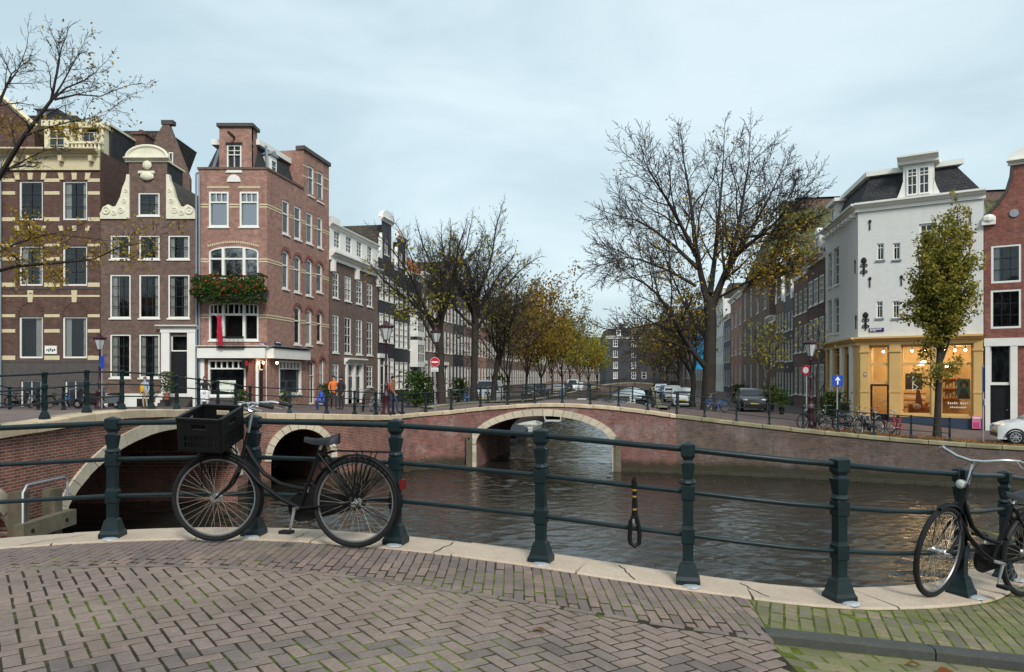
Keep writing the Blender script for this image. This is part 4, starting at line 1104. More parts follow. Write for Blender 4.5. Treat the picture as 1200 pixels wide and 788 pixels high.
# ---- 2. brown house with white neck gable
H = House('canal_house', 'brown brick house with a white scrolled neck gable and white doorway', FL, ux(175), GL)
u0, u1 = ux(118), ux(231.6); body = zy(257)
win = [(162, 226, 187, 253), (129.5, 276, 152, 304), (163, 276, 187, 304), (197, 276, 222, 304), (129, 322, 153, 373), (163, 322, 187, 373), (197, 322, 222, 373), (129, 392, 153, 443), (163, 392, 187, 443)]
holes = [FL.rect(*w_) for w_ in win]; dr = FL.rect(200, 393, 220, 463)
H.wall(u0, u1, GL + .85, body, holes[1:] + [(dr[0], dr[1], GL + .85, dr[3])], M['b_brown']); H.wall(ux(151), ux(196), body, zy(190), [holes[0]], M['b_brown'], name='gable_wall')
H.shell(u0, u1, GL - .5, body, 11, M['b_brown']); H.box('plinth', M['white'], u0, u1, -.06, .1, GL - .3, GL + .85)
for k, h in enumerate(holes):
    H.window(*h, cols=2 if k in (0, 1, 2, 3) else 3, rows=2 if k < 4 else 4, fr=.085, bar=.035 if k < 4 else .03, rec=.03, barmat=M['sash'],
             curtain=[('l', .3)] if k in (1, 4, 7) else [('l', .18), ('r', .25)] if k in (3, 8, 6) else [('r', .2)])
for b in (127, 161, 195.5): H.box('basement_hatch', M['black'], ux(b), ux(b + 18), -.075, -.03, GL - .1, GL + .55)
# door surround
sur = MB(); sur.box(ux(190), ux(199.6), -.14, .02, GL, zy(390)).box(ux(220.4), ux(230), -.14, .02, GL, zy(390)).box(ux(189), ux(231), -.16, .02, zy(390), zy(385)); H.put(sur, 'door_surround', M['white'])
H.cornice(ux(185), ux(232.5), zy(386), zy(381.5), M['white'], .4)
H.door(ux(200), ux(220), GL + .6, zy(413), M['black']); H.window(ux(200), ux(220), zy(412), zy(393), cols=1, rows=1, sill=False)
for k in range(4): H.box('step', M['plinth'], ux(193), ux(227), -.3 * (4 - k), .1, GL - .15, GL + .17 * (k + 1) - .02)
# neck gable: claws and curved head
def claw(sg, c):
    m = MB(); pts = []; X = lambda d: ux(c + sg * d)
    o = [(0, 257), (34, 257), (34.5, 251), (31, 244), (25, 240), (20, 243), (16, 242), (11, 232), (8, 220), (4.5, 212), (3.5, 205), (0, 205)]
    P = [(X(d), zy(y)) for d, y in o]
    m.prism(P if sg > 0 else P[::-1], -.1, .18); H.put(m, 'claw_scroll', M['ivory'])
    for d, y, r in ((27, 247, 5.2), (10, 247, 4), (18, 250, 3.4), (6, 236, 3.2), (4, 224, 2.6)):
        q = MB(); q.torus((X(d), -.1, zy(y)), r * SC * .75, r * SC * .28, 'y', 14, 6).ell((X(d), -.1, zy(y)), r * SC * .35, .07, r * SC * .35, 8, 5); H.put(q, 'carved_volute', M['ivory'], smooth=True)
claw(-1, 152.5); claw(1, 195.5)
H.cornice(ux(147), ux(199.5), zy(190.5), zy(185.5), M['ivory'], .3)
m = MB(); n = 14; m.prism([(ux(149), zy(186))] + [(ux(197.5), zy(186))] + [(ux(173.3 + 22 * math.cos(math.pi * i / n)), zy(186 - 13.5 * math.sin(math.pi * i / n))) for i in range(n + 1)], -.14, .3); H.put(m, 'curved_pediment', M['ivory'])
m = MB(); m.tube([(ux(173.3 + 24 * math.cos(math.pi * i / n)), -.12, zy(186 - 14 * math.sin(math.pi * i / n))) for i in range(n + 1)], .1, 6); H.put(m, 'pediment_moulding', M['ivory'])
m = MB(); m.ell((ux(173), -.08, zy(207)), .42, .16, .28, 8, 5).ell((ux(173), -.08, zy(194)), .28, .12, .3, 8, 5).box(ux(163), ux(182), -.14, .02, zy(204), zy(201)); H.put(m, 'carved_crest', M['ivory'], smooth=True)
H.put(MB().prism([(u0 + .1, body), (u1 - .1, body), (ux(174), zy(196))], .4, 11), 'roof', M['tile_dark'])
H.put(MB().tube([(ux(231), -.12, GL), (ux(231), -.12, zy(205)), (ux(233), -.12, zy(203))], .06, 6), 'drainpipe', M['zinc'])
for px in (176, 146): H.box('wall_anchor', M['black'], ux(px + 33), ux(px + 34), -.03, 0, zy(270), zy(260))
BEHIND.append((H.root, 5.8, math.pi))
# ---- house behind with a tall plain brick gable
FB_ = Facade((0, 57), (1, 0)); k57 = 57 / FOC; vx = lambda px: (px - 600) * k57; vz = lambda py: CAMZ + (HOR - py) * k57
H = House('rear_house', 'plain brick gable house with a dark tiled roof behind the white neck gable', FB_, vx(180), GL)
H.put(MB().prism([(vx(172), GL), (vx(222), GL), (vx(222), vz(209)), (vx(198), vz(146)), (vx(191), vz(146)), (vx(172), vz(178))], 0, .4), 'wall', M['b_brown'])
H.put(MB().box(vx(189), vx(203), -.05, .5, vz(146), vz(141)), 'gable_cap', M['plinth'])
H.put(MB().prism([(vx(128), vz(178)), (vx(182), vz(178)), (vx(192), vz(151)), (vx(134), vz(151))], .5, 6), 'roof', M['tile_dark'])
H.put(MB().box(vx(128), vx(175), .3, 6, GL, vz(177)), 'side_wall', M['b_brown'])
H.window(vx(198), vx(203), vz(200), vz(179), 1, 2, glass=M['pane'], sill=False, rec=-.06)
# ---- 3. corner house
H = House('corner_house', 'tall salmon brick corner house with slate mansard, flower balcony and shop', FL, ux(275), GL)
u0, u1 = ux(232.4), ux(313); par = zy(199)
FS = Facade((u1, YL), (CT, 1)); SD = FS.u(385.5)
bay1 = FL.rect(245, 289, 303, 327); bay2 = FL.rect(245, 355, 303, 399)
hol = [FL.rect(245, 225, 268, 266), FL.rect(281, 225, 303, 266), (*bay1, .35), (*bay2, .18)]
shop = [FL.rect(244, 421, 288, 470), FL.rect(302, 421, 313, 476)]
sh = (shop[0][0], shop[0][1], GL + .7, zy(422)); dr = (ux(301.5), ux(314 - .5), GL, zy(422))
H.wall(u0, u1, zy(420), par, hol, M['b_pink']); H.wall(u0, u1, GL - .3, zy(420), [sh, (ux(300), u1 - .25, GL, zy(422))], M['b_red'], name='shopfront_wall')
GS = glassmat('sky_reflecting_glass', (.5, .53, .56), .3)
for h in hol[:2]: H.window(*h, cols=(1, 3), rows=1, top=.7, fr=.1, casing=1, mid=.09, glass=GS); H.put(MB().box(h[0], h[1], .2, .25, h[2], h[3]), 'room', M['room'])
H.window(*bay1, cols=1, rows=1, arch=.35, fr=.09, casing=1, sill=False, glass=GS); H.put(MB().box(bay1[0], bay1[1], .2, .25, bay1[2], bay1[3]), 'room', M['room'])
for px in (261.5, 286): H.box('mullion', M['white'], ux(px - 1.6), ux(px + 1.6), -.02, .14, bay1[2], bay1[3] - .04)
H.box('transom', M['white'], ux(246), ux(302), -.012, .13, zy(304.5), zy(302.5))
H.window(*bay2, cols=1, rows=1, arch=.18, fr=.09, casing=1)
for px in (261.5, 286): H.box('mullion', M['white'], ux(px - 1.6), ux(px + 1.6), -.02, .14, bay2[2], bay2[3] - .04)
H.box('transom', M['white'], ux(246), ux(302), -.012, .13, zy(370), zy(367.5))
for px in (250, 255, 267, 274, 280, 292, 297): H.box('glazing_bar', M['white'], ux(px - .5), ux(px + .5), 0, .12, zy(368), zy(357))
for z, t in ((239, 1.6), (242, 1.6), (303, 1.6), (306, 1.6), (368.5, 1.6), (371.5, 1.6)):        # ochre brick bands
    for a, b in (((232.5, 244.5), (268.7, 280.3), (303.7, 313)) if z < 250 else ((232.5, 244.5), (303.7, 313))): H.box('ochre_band', M['band'], ux(a), ux(b), -.02, .02, zy(z + t), zy(z))
def dentils(px0, px1, py, rise, n):
    m = MB()
    for k in range(n):
        t = (k + .5) / n; c = lerp(px0, px1, t); y = py - rise * math.sin(math.pi * t); m.box(ux(c - .75), ux(c + .75), -.04, .01, zy(y + 2.6), zy(y))
    H.put(m, 'ochre_brick_lintel', M['band'])
dentils(243, 269, 218.5, 0, 13); dentils(279, 305, 218.5, 0, 13); dentils(243, 304, 287.5, 5, 24); dentils(243, 304, 353.5, 3, 24)
H.box('parapet_coping', M['b_brown'], u0 - .05, u1 + .06, -.06, .35, par, par + .14)
# hoist gable on the front
gz = zy(149); nk = FL.rect(266, 170, 283, 201)
H.wall(ux(257), ux(295), par, gz, [nk], M['b_pink'], name='gable_wall'); H.put(MB().box(ux(257), ux(295), .24, .95, par, gz, 'f'), 'gable_side', M['b_pink'])
H.put(MB().box(ux(254.5), ux(297.5), -.14, 1.1, gz, gz + .2), 'gable_cap', M['plinth']); H.window(*nk, cols=(2, 2), rows=(1, 2), top=.62, fr=.08, casing=1)
H.put(MB().box(ux(274), ux(275.8), -1.0, .1, zy(163), zy(160)).box(ux(265), ux(284), -.08, .02, zy(170), zy(167.5)), 'hoist_beam', M['black'])
m = MB(); n = 10; m.prism([(ux(274.3 + 8 * math.cos(math.pi * i / n)), zy(213.5 - 8.5 * math.sin(math.pi * i / n))) for i in range(n + 1)], -.07, .02); H.put(m, 'half_round_panel', M['white'])
# mansard
zt = zy(165)
D = 9.5
m = MB(); m.add([(u0 + .3, .35, par), (u1 - .45, .35, par), (u1 - 1.0, 1.1, zt), (u0 + .75, 1.1, zt), (u0 + .3, D, par), (u1 - .45 + CT * 4.4, 4.6, par), (u1 - 1.0 + CT * 4.4, 4.6, zt), (u0 + .75, D, zt)], [(0, 1, 2, 3), (1, 5, 6, 2), (4, 0, 3, 7), (3, 2, 6, 7)]); H.put(m, 'mansard_roof', M['slate'])
H.put(MB().add([(a, b, c) for c in (zt, zt + .33) for a, b in ((u0 + .45, .75), (u1 - .7, .75), (u1 - .7 + CT * 4, 4.8), (u0 + .45, 4.8))], [(0, 1, 5, 4), (1, 2, 6, 5), (3, 0, 4, 7), (4, 5, 6, 7), (3, 2, 1, 0)]), 'roof_cornice', M['white'])
for px in (246, 311): H.put(MB().tube([(ux(px), .33, par), (ux(px + (4 if px < 280 else -6)), 1.05, zt)], .09, 4), 'lead_hip', M['zinc'])
# side facade
top_u = FS.u(355.5)
sw_ = [(331, 235, 339, 275), (345, 242, 353, 281), (359, 249.5, 366.5, 286), (372, 255, 378, 291)]
sa = [(331, 294, 338.5, 339), (345, 300, 352.5, 343), (358.5, 304, 366, 347), (371, 309, 378, 343)]
sb = [(345, 359, 352.5, 404), (358.5, 362.5, 365.5, 405), (371.5, 366, 377.5, 402)]
sg_ = [(362, 423, 369.5, 474), (374.5, 420, 380.5, 474)]
tw = [(361.3, 195, 368, 230), (372, 202, 379, 237)]
hs = [FS.rect(*r) for r in sw_] + [(*FS.rect(*r), .32) for r in sa + sb] + [(*FS.rect(*r), .35) for r in sg_]
shs = FS.rect(327, 423, 353, 470); shs = (shs[0], shs[1], GL + .75, zy(422))
H.wall(0, SD, GL - .3, par, hs + [shs], M['b_pink'], FS); H.wall(top_u, SD, par, 19.35, [FS.rect(*r) for r in tw], M['b_pink'], FS, name='tower_wall')
H.put(MB().quad((top_u, 4, par), (top_u, 0, par), (top_u, 0, 19.35), (top_u, 4, 19.35)).quad((SD, 0, GL), (SD, 5, GL), (SD, 5, 19.35), (SD, 0, 19.35)).quad((top_u, 0, 19.35), (SD, 0, 19.35), (SD, 5, 19.35), (top_u, 5, 19.35)), 'tower_side', M['b_pink'], FS)
H.put(MB().box(top_u - .1, SD + .1, -.12, .5, 19.35, 19.6), 'tower_coping', M['plinth'], FS); H.put(MB().box(0.06, top_u, -.06, .35, par + .002, par + .14), 'side_coping', M['b_brown'], FS)
for r in sw_ + tw: H.window(*FS.rect(*r), cols=1, rows=1, top=.6, F=FS, fr=.13, room=False, rec=.05, mid=.08)
for r in sa + sb: H.window(*FS.rect(*r), cols=1, rows=1, top=.62, F=FS, fr=.13, arch=.32, room=False, rec=.06, mid=.08)
for r in sg_: H.window(*FS.rect(*r), cols=2, rows=1, top=.66, F=FS, fr=.1, arch=.35, room=False, rec=.12, sill=False)
for r in sa + sb + sg_:                                        # red brick arch heads
    a, b, c, d = FS.rect(*r); m = MB(); n = 9; cc, hw = (a + b) / 2, (b - a) / 2
    for k in range(n):
        t0, t1 = math.pi * k / n + .03, math.pi * (k + 1) / n - .03
        m.prism([(cc - (hw + .02) * math.cos(t0), d - .33 + .35 * math.sin(t0)), (cc - (hw + .24) * math.cos(t0), d - .33 + .57 * math.sin(t0)), (cc - (hw + .24) * math.cos(t1), d - .33 + .57 * math.sin(t1)), (cc - (hw + .02) * math.cos(t1), d - .33 + .35 * math.sin(t1))], -.035, .01)
    H.put(m, 'arch_head', M['b_red'], FS)
for zz in (zy(239) - .08, zy(242) - .08, zy(303) - .08, zy(306) - .08, zy(368.5) - .08, zy(371.5) - .08):
    segs = [(0, SD)]
    for h in hs:
        if h[2] < zz < h[3]:
            segs = [q for a, b in segs for q in ((a, min(b, h[0] - .02)), (max(a, h[1] + .02), b)) if q[1] - q[0] > .03]
    m = MB()
    for a, b in segs: m.box(a + .003, b, -.02, .02, zz, zz + .08)
    H.put(m, 'ochre_band', M['band'], FS)
for zz in (17.6, 18.3):
    segs = [(top_u, SD)]
    for h in [FS.rect(*r) for r in tw]:
        segs = [q for a, b in segs for q in ((a, min(b, h[0] - .02)), (max(a, h[1] + .02), b)) if q[1] - q[0] > .03]
    H.put((lambda m: [m.box(a, b, -.02, .02, zz, zz + .08) for a, b in segs] and m)(MB()), 'ochre_band', M['band'], FS)
d0 = FS.rect(325, 183, 333, 203); H.put(MB().box(d0[0] + .0, d0[1], .5, 1.8, par - .1, d0[3]), 'dormer', M['white'], FS); H.window(d0[0] + .1, d0[1] - .1, par + .25, d0[3] - .25, 1, 2, F=FS, rec=.44, room=False, sill=False); H.put(MB().prism([(d0[0] - .12, d0[3]), (d0[1] + .12, d0[3]), ((d0[0] + d0[1]) / 2, d0[3] + .35)], .4, 1.8), 'dormer_roof', M['zinc'], FS)
# shopfront
H.box('fascia', M['white'], u0 + .1, ux(319) - .3, -.42, .05, zy(420), zy(408.5)); H.cornice(u0, u1 + .1, zy(408.6), zy(405.5), M['white'], .5)
H.put(MB().box(0, FS.u(357), -.42, .05, zy(420), zy(408.5)), 'side_fascia', M['white'], FS); H.cornice(-.1, FS.u(358), zy(408.6), zy(405.3), M['zinc'], .55, FS)
wo = H.window(*sh, cols=(1, 6), rows=1, top=.76, fr=.1, casing=1, sill=True, bar=.06, mid=.08)
H.put(MB().box(ux(254), ux(276), .02, .045, zy(459.5), zy(446)), 'window_poster', M['white'], parent=None)
m = MB()
for k, (a, b, c, d) in enumerate(((255, 260, 452, 447.5), (261, 268, 451, 447), (269, 275, 452.5, 448), (256, 274, 458, 456.5))): m.box(ux(a), ux(b), .014, .019, zy(c), zy(d))
H.put(m, 'poster_print', plain('pale_green_print', (0.36, 0.45, 0.33), .6, .4, 6))
H.window(*shs, cols=(1, 6), rows=1, top=.76, F=FS, fr=.1, casing=1, bar=.06, room=False)
H.door(ux(303), ux(312), GL + .1, zy(434.5), M['black']); H.window(ux(303), ux(312), zy(434), zy(422), 1, 1, sill=False); H.box('door_post', M['white'], ux(300), ux(303), -.05, .1, GL, zy(421)); H.box('door_post', M['white'], ux(312), u1 - .02, -.05, .1, GL, zy(421))
for px in (303.5, 311): pass
H.box('stall_riser', M['plinth'], u0 + .05, ux(299), -.05, .06, GL - .1, GL + .6)
for px in (237, 294.5): H.box('shop_pilaster', M['b_red'] if px > 260 else M['white'], ux(px - 3), ux(px + 3), -.1, .03, GL - .1, zy(421))
H.put(MB().box(ux(288.5), ux(292), -.75, -.08, zy(432), zy(421.5)), 'hanging_sign', M['black']); H.put(MB().box(ux(290.6), ux(292.2), -.6, -.2, zy(429), zy(423)), 'sign_panel', plain('red_sign', (0.45, 0.02, 0.03), .4))
lampm = emit('lit_shop_lamp', (1.0, 0.72, 0.4), 9)
for px, py in ((305, 425.5), (310.5, 425.3), (326.5, 425.5)):
    q = MB(); q.ell((ux(px), -.3, zy(py)), .07, .07, .08, 8, 6); H.put(q, 'shop_lamp', lampm)
# street-name plates
def plate(H, F, u0, u1, z0, z1, lines):
    o = H.box('name_plate', plain('blue_enamel', (0.015, 0.02, 0.11), .3, .05), u0, u1, -.05, -.01, z0, z1, F)
    m = MB(); h = z1 - z0; w_ = u1 - u0
    for (a, b, c, d) in lines:
        n = max(2, int((b - a) * 14))
        for k in range(n):
            x0 = u0 + w_ * lerp(a, b, k / n); x1 = x0 + w_ * (b - a) / n * .68; hh = d if k % 3 else d + .1
            m.box(x0, x1, -.056, -.05, z0 + h * c, z0 + h * min(.92, hh))
    H.put(m, 'plate_lettering', M['white'], F, o)
plate(H, FL, ux(304), ux(318.5) - .35, zy(406.2), zy(402.3), [(.06, .8, .52, .8), (.62, .92, .15, .38)])
plate(H, FS, FS.u(321.5), FS.u(329), zy(403), zy(399.4), [(.1, .9, .5, .8)])
# flag on the balcony, french balcony rail
m = MB(); m.tube([(ux(262), -.1, zy(383)), (ux(259.5), -.9, zy(370))], .025, 6); H.put(m, 'flag_pole', M['white'])
m = MB(); n = 7
for i in range(n + 1):
    for j in range(5):
        t = i / n; m.v.append((ux(260 + 1.2 * t) + (j / 4) * (.22 + .1 * math.sin(3 * t)), -.8 + .06 * math.sin(j * 2.1 + i), zy(371.5 + 36 * t * (0.9 + .1 * j / 4))))
m.f = [(i * 5 + j, i * 5 + j + 1, i * 5 + j + 6, i * 5 + j + 5) for i in range(n) for j in range(4)]; H.put(m, 'flag', plain('red_flag', (0.42, 0.012, 0.04), .8, .2, 5))
m = MB(); m.box(ux(258), ux(290), -.62, -.58, zy(397), zy(395)).box(ux(258), ux(290), -.62, 0, zy(408), zy(406.3))
for k in range(22): m.tube([(ux(258.5 + 1.5 * k), -.6, zy(407)), (ux(258.5 + 1.5 * k), -.6, zy(396))], .015, 4)
H.put(m, 'balcony_rail', M['black'])
H.put(MB().tube([(ux(234.5), -.1, GL), (ux(234.5), -.1, zy(205))], .06, 6), 'drainpipe', M['zinc'])
m = MB(); m.box(ux(236), ux(315), -.85, .02, zy(345), zy(340)); H.put(m, 'balcony_floor', M['plinth'])
m = MB()
for k in range(30): m.tube([(ux(237 + 2.65 * k), -.82, zy(341)), (ux(237 + 2.65 * k), -.82, zy(326))], .015, 4)
m.box(ux(236), ux(315), -.85, -.79, zy(326.5), zy(325)); H.put(m, 'balcony_railing', M['black'])
CORNER = H
# ---- houses down the left bank
def street_house(name, label, F, u0, u1, z0, ztop, mat, ncol, floors, gable='cornice', trim=None, roof=None, depth=9, ww=.55, cols=2, rows=2, lod=0, group=None, gw=.5, gh=3.0, frame=None, wmat=None, door=None, left=True, right=True, casing=0.0, toplod=.5):
    """terrace house: floors = [(z_bottom, z_top)] of its window rows measured from the street"""
    H = House(name, label, F, (u0 + u1) / 2, z0, group=group); trim = trim or M['white']; roof = roof or M['tile_dark']
    W = u1 - u0; cw = W / ncol; holes = []; spec = []
    for j, (a, b) in enumerate(floors):
        for i in range(ncol):
            if door is not None and j == 0 and i == door: continue
            c = u0 + cw * (i + .5); h = (c - cw * ww / 2, c + cw * ww / 2, z0 + a, z0 + b); holes.append(h); spec.append((i, j, h))
    dh = None
    if door is not None: c = u0 + cw * (door + .5); dh = (c - .5, c + .5, z0, z0 + floors[0][1]); holes.append(dh)
    H.wall(u0, u1, z0 - .3, ztop, holes, mat, rev=.15); H.shell(u0, u1, z0 - .3, ztop, depth, mat, left=left, right=right)
    for i, j, h in spec: H.window(*h, cols=cols, rows=rows, room=False, fr=.08, bar=.045, rec=.03 if not casing else .05, top=toplod if rows > 1 or toplod != .5 else None, sill=not lod, mat=frame or M['white'], casing=casing)
    if dh:
        H.door(dh[0], dh[1], z0 + .25, z0 + floors[0][1] - .75, wmat or M['black']); H.window(dh[0], dh[1], z0 + floors[0][1] - .72, dh[3], 2, 1, room=False, sill=False, rec=.08)
        H.put(MB().box(dh[0] - .28, dh[0], -.12, .03, z0, dh[3]).box(dh[1], dh[1] + .28, -.12, .03, z0, dh[3]).box(dh[0] - .4, dh[1] + .4, -.25, .03, dh[3], dh[3] + .35), 'door_surround', trim)
        for k in range(2): H.box('step', M['plinth'], dh[0] - .2, dh[1] + .2, -.3 * (2 - k) - .15, 0, z0 - .15, z0 + .14 * (k + 1))
    c = (u0 + u1) / 2
    if gable == 'cornice':
        H.cornice(u0, u1, ztop - .15, ztop + .45, trim, .45); H.put(MB().prism([(.2, ztop + .05), (depth, ztop + .05), (depth * .75, ztop + gh * .8), (depth * .3, ztop + gh * .8)], u0 + .05, u1 - .05, 'x'), 'roof', roof)
    elif gable in ('neck', 'bell'):
        nw = W * gw / 2
        if gable == 'neck':
            w1 = (c - .5, c + .5, ztop + .5, ztop + 2.0)
            H.wall(c - nw, c + nw, ztop, ztop + gh, [w1], mat, name='gable_wall', rev=.15); H.window(*w1, cols=2, rows=2, room=False, sill=not lod, fr=.08)
            for sg in (-1, 1):
                P = [(c + sg * nw, ztop), (c + sg * W * .48, ztop), (c + sg * W * .46, ztop + .5), (c + sg * (nw + .35 * (W * .48 - nw)), ztop + .9), (c + sg * (nw + .18), ztop + 1.8), (c + sg * nw, ztop + 2.2)]
                H.put(MB().prism(P if sg > 0 else P[::-1], -.08, .2), 'claw_scroll', trim)
        else:
            P = [(c - W / 2, ztop), (c + W / 2, ztop)]
            R_ = [(.5, .06), (.42, .2), (.36, .45), (.31, .7), (.27, .86), (.25, 1)]
            P += [(c + W * x, ztop + gh * y) for x, y in R_] + [(c - W * x, ztop + gh * y) for x, y in R_[::-1]]
            H.put(MB().prism(P, 0, .3), 'gable_wall', mat); nw = W * .25
            H.put(MB().tube([(c - W * .5, -.02, ztop)] + [(c - W * x, -.02, ztop + gh * y) for x, y in R_], .09, 4).tube([(c + W * .5, -.02, ztop)] + [(c + W * x, -.02, ztop + gh * y) for x, y in R_], .09, 4), 'gable_edge', trim)
            H.window(c - .45, c + .45, ztop + .5, ztop + 1.8, 2, 2, room=False, rec=-.05, sill=not lod)
        H.cornice(c - nw - .2, c + nw + .2, ztop + gh - .05, ztop + gh + .25, trim, .3)
        n = 8; H.put(MB().prism([(c + nw * 1.05 * math.cos(math.pi * i / n), ztop + gh + .25 + nw * .6 * math.sin(math.pi * i / n)) for i in range(n + 1)], -.1, .25), 'pediment', trim)
        H.put(MB().prism([(u0 + .1, ztop), (u1 - .1, ztop), (c, ztop + gh * .95)], .3, depth), 'roof', roof)
    elif gable == 'mansard':
        H.cornice(u0, u1, ztop - .1, ztop + .3, trim, .4); H.put(MB().prism([(.15, ztop + .02), (depth, ztop + .02), (depth - .8, ztop + gh), (1.0, ztop + gh)], u0 + .02, u1 - .02, 'x'), 'roof', roof)
        for i in range(max(1, ncol // 2)):
            cc = u0 + W * (i + .5) / max(1, ncol // 2); d = H.put(MB().box(cc - .6, cc + .6, .1, 1.5, ztop + .3, ztop + 1.9).prism([(cc - .75, ztop + 1.9), (cc + .75, ztop + 1.9), (cc, ztop + 2.35)], 0, 1.6), 'dormer', trim)
            H.window(cc - .42, cc + .42, ztop + .5, ztop + 1.7, 2, 2, room=False, rec=.04, sill=False)
    elif gable == 'point':
        H.put(MB().prism([(u0, ztop), (u1, ztop), (c, ztop + gh)], 0, depth), 'gable_wall', mat); H.put(MB().add([(u0 - .15, -.1, ztop - .1), (u0 - .15, depth, ztop - .1), (c, depth, ztop + gh + .12), (c, -.1, ztop + gh + .12), (u1 + .15, -.1, ztop - .1), (u1 + .15, depth, ztop - .1)], [(0, 3, 2, 1), (3, 4, 5, 2)]), 'roof', roof)
    return H
ZS = lambda px, py: FS.z(px, py)
# 4. taupe house with white attic storey
GL2 = 2.45
ua, ub = FS.u(385.9), FS.u(443)
H = House('canal_house', 'taupe brick house with a white attic storey and four window bays', FS, (ua + ub) / 2, GL2)
cx = [(390, 397), (404, 411.5), (417.3, 424.5), (430, 436.5)]
zrow = [(FS.z(393, 349.5), FS.z(393, 319.5)), (FS.z(393, 413.5), FS.z(393, 369.5)), (FS.z(393, 455), FS.z(393, 427))]
hs = []; cu = [(FS.u(a), FS.u(b)) for a, b in cx]
for j, (a, b) in enumerate(zrow):
    for i, (p, q) in enumerate(cu):
        if j == 2 and i in (1, 2): continue
        hs.append((p, q, a, b))
da, db = FS.u(404.5), FS.u(424)
zat = FS.z(391, 298); ztop4 = FS.z(391, 266)
H.wall(ua, ub, GL2 - .3, zat, hs + [(da, db, GL2, zrow[2][1])], M['b_taupe'], rev=.15); H.shell(ua, ub, GL2 - .3, ztop4, 9, M['b_taupe'], left=False)
for k, h in enumerate(hs): H.window(*h, cols=2, rows=2, room=False, top=.5, fr=.1, bar=.05, rec=.03)
H.put(MB().box(da, da + .25, -.15, .1, GL2, zrow[2][1]).box((da + db) / 2 - .12, (da + db) / 2 + .12, -.15, .1, GL2, zrow[2][1]).box(db - .25, db, -.15, .1, GL2, zrow[2][1]), 'door_surround', M['white']); H.cornice(da - .2, db + .2, zrow[2][1], zrow[2][1] + .5, M['white'], .45)
for a, b in ((da + .25, (da + db) / 2 - .12), ((da + db) / 2 + .12, db - .25)): H.door(a, b, GL2 + .3, zrow[2][1] - .9, M['black']); H.window(a, b, zrow[2][1] - .88, zrow[2][1], 1, 1, room=False, sill=False)
at_h = []
for a, b in ((391.5, 398.5), (405.5, 412), (418, 424), (430.5, 436)): at_h.append((FS.u(a), FS.u(b), zat + .55, ztop4 - .22))
H.wall(ua, ub, zat, ztop4, at_h, M['white'], name='attic_wall', rev=.12)
for h in at_h: H.window(*h, cols=2, rows=2, room=False, top=.5, fr=.05, bar=.03, rec=.05, sill=False)
H.cornice(ua, ub, zat - .5, zat + .15, M['white'], .5); H.cornice(ua, ub, ztop4 - .1, ztop4 + .2, M['white'], .25, name='upper_cornice')
for u in (ua + .2, (ua + ub) / 2 - .2, ub - .4): H.box('bracket', M['white'], u, u + .3, -.3, .02, zat - 1.3, zat - .5)
H.put(MB().prism([(.1, ztop4 + .1), (9, ztop4 + .1), (5, ztop4 + 2.5)], ua + .05, ub - .05, 'x'), 'roof', M['slate'])
H.put(MB().box((ua + ub) / 2 + .5, (ua + ub) / 2 + 1.0, 3.6, 4.2, ztop4 + 1.3, ztop4 + 3.6).box((ua + ub) / 2 + 1.4, (ua + ub) / 2 + 1.9, 3.6, 4.2, ztop4 + 1.3, ztop4 + 3.6), 'chimney', M['zinc'])
H.put(MB().box((ua + ub) / 2 - 2.2, (ua + ub) / 2 - .8, .9, 2.4, ztop4 + .3, ztop4 + 1.2), 'skylight', M['white'])
fl3 = [(1.2, 3.6), (4.9, 7.2), (8.3, 10.3)]
u_ = FS.u; gl3 = 2.3
specs = [  # name, px0, px1, top py at px0, material, ncol, gable, label
    (443.4, 462, 300, 'b_black', 3, 'neck', 'black painted house with a white-capped neck gable beside the white attic', 3.3, fl3),
    (462.2, 478, 320, 'b_black', 3, 'neck', 'narrower black house with a brick-red attic bay in its neck gable', 3.0, fl3),
    (478.2, 493, 327, 'b_navy', 2, 'cornice', 'navy blue house with two stacked white bay windows', 2.4, fl3),
    (493.2, 507, 318, 'b_grey', 3, 'cornice', 'grey-brown house behind the no-entry sign', 3.0, fl3),
    (507.2, 519, 325, 'b_taupe', 3, 'cornice', 'pale brown house behind the trunk of the nearest left tree', 3.0, fl3),
    (519.2, 531, 320, 'b_grey', 3, 'bell', 'grey brick house with a bell gable between the left tree trunks', 3.2, fl3),
    (531.2, 543, 330, 'b_black', 3, 'cornice', 'dark house with white window frames between the left trees', 2.4, fl3),
    (543.2, 556, 335, 'b_taupe', 4, 'mansard', 'brick house with mansard dormers half hidden by left tree branches', 2.4, fl3),
    (556.2, 570, 340, 'b_pink', 4, 'cornice', 'pinkish house with a white balcony far down the left bank', 2.4, fl3),
    (570.2, 585, 345, 'b_grey', 5, 'cornice', 'pale stone house with tall windows far down the left bank', 2.4, fl3),
    (585.2, 600, 350, 'b_brown', 5, 'bell', 'brown bell-gabled house behind the first orange tree', 3.0, fl3),
    (600.2, 618, 352, 'b_taupe', 8, 'mansard', 'long brick house behind the orange trees on the left bank', 2.6, fl3),
    (618.2, 640, 358, 'b_grey', 12, 'cornice', 'farthest terrace of grey houses on the left bank', 2.6, fl3)]
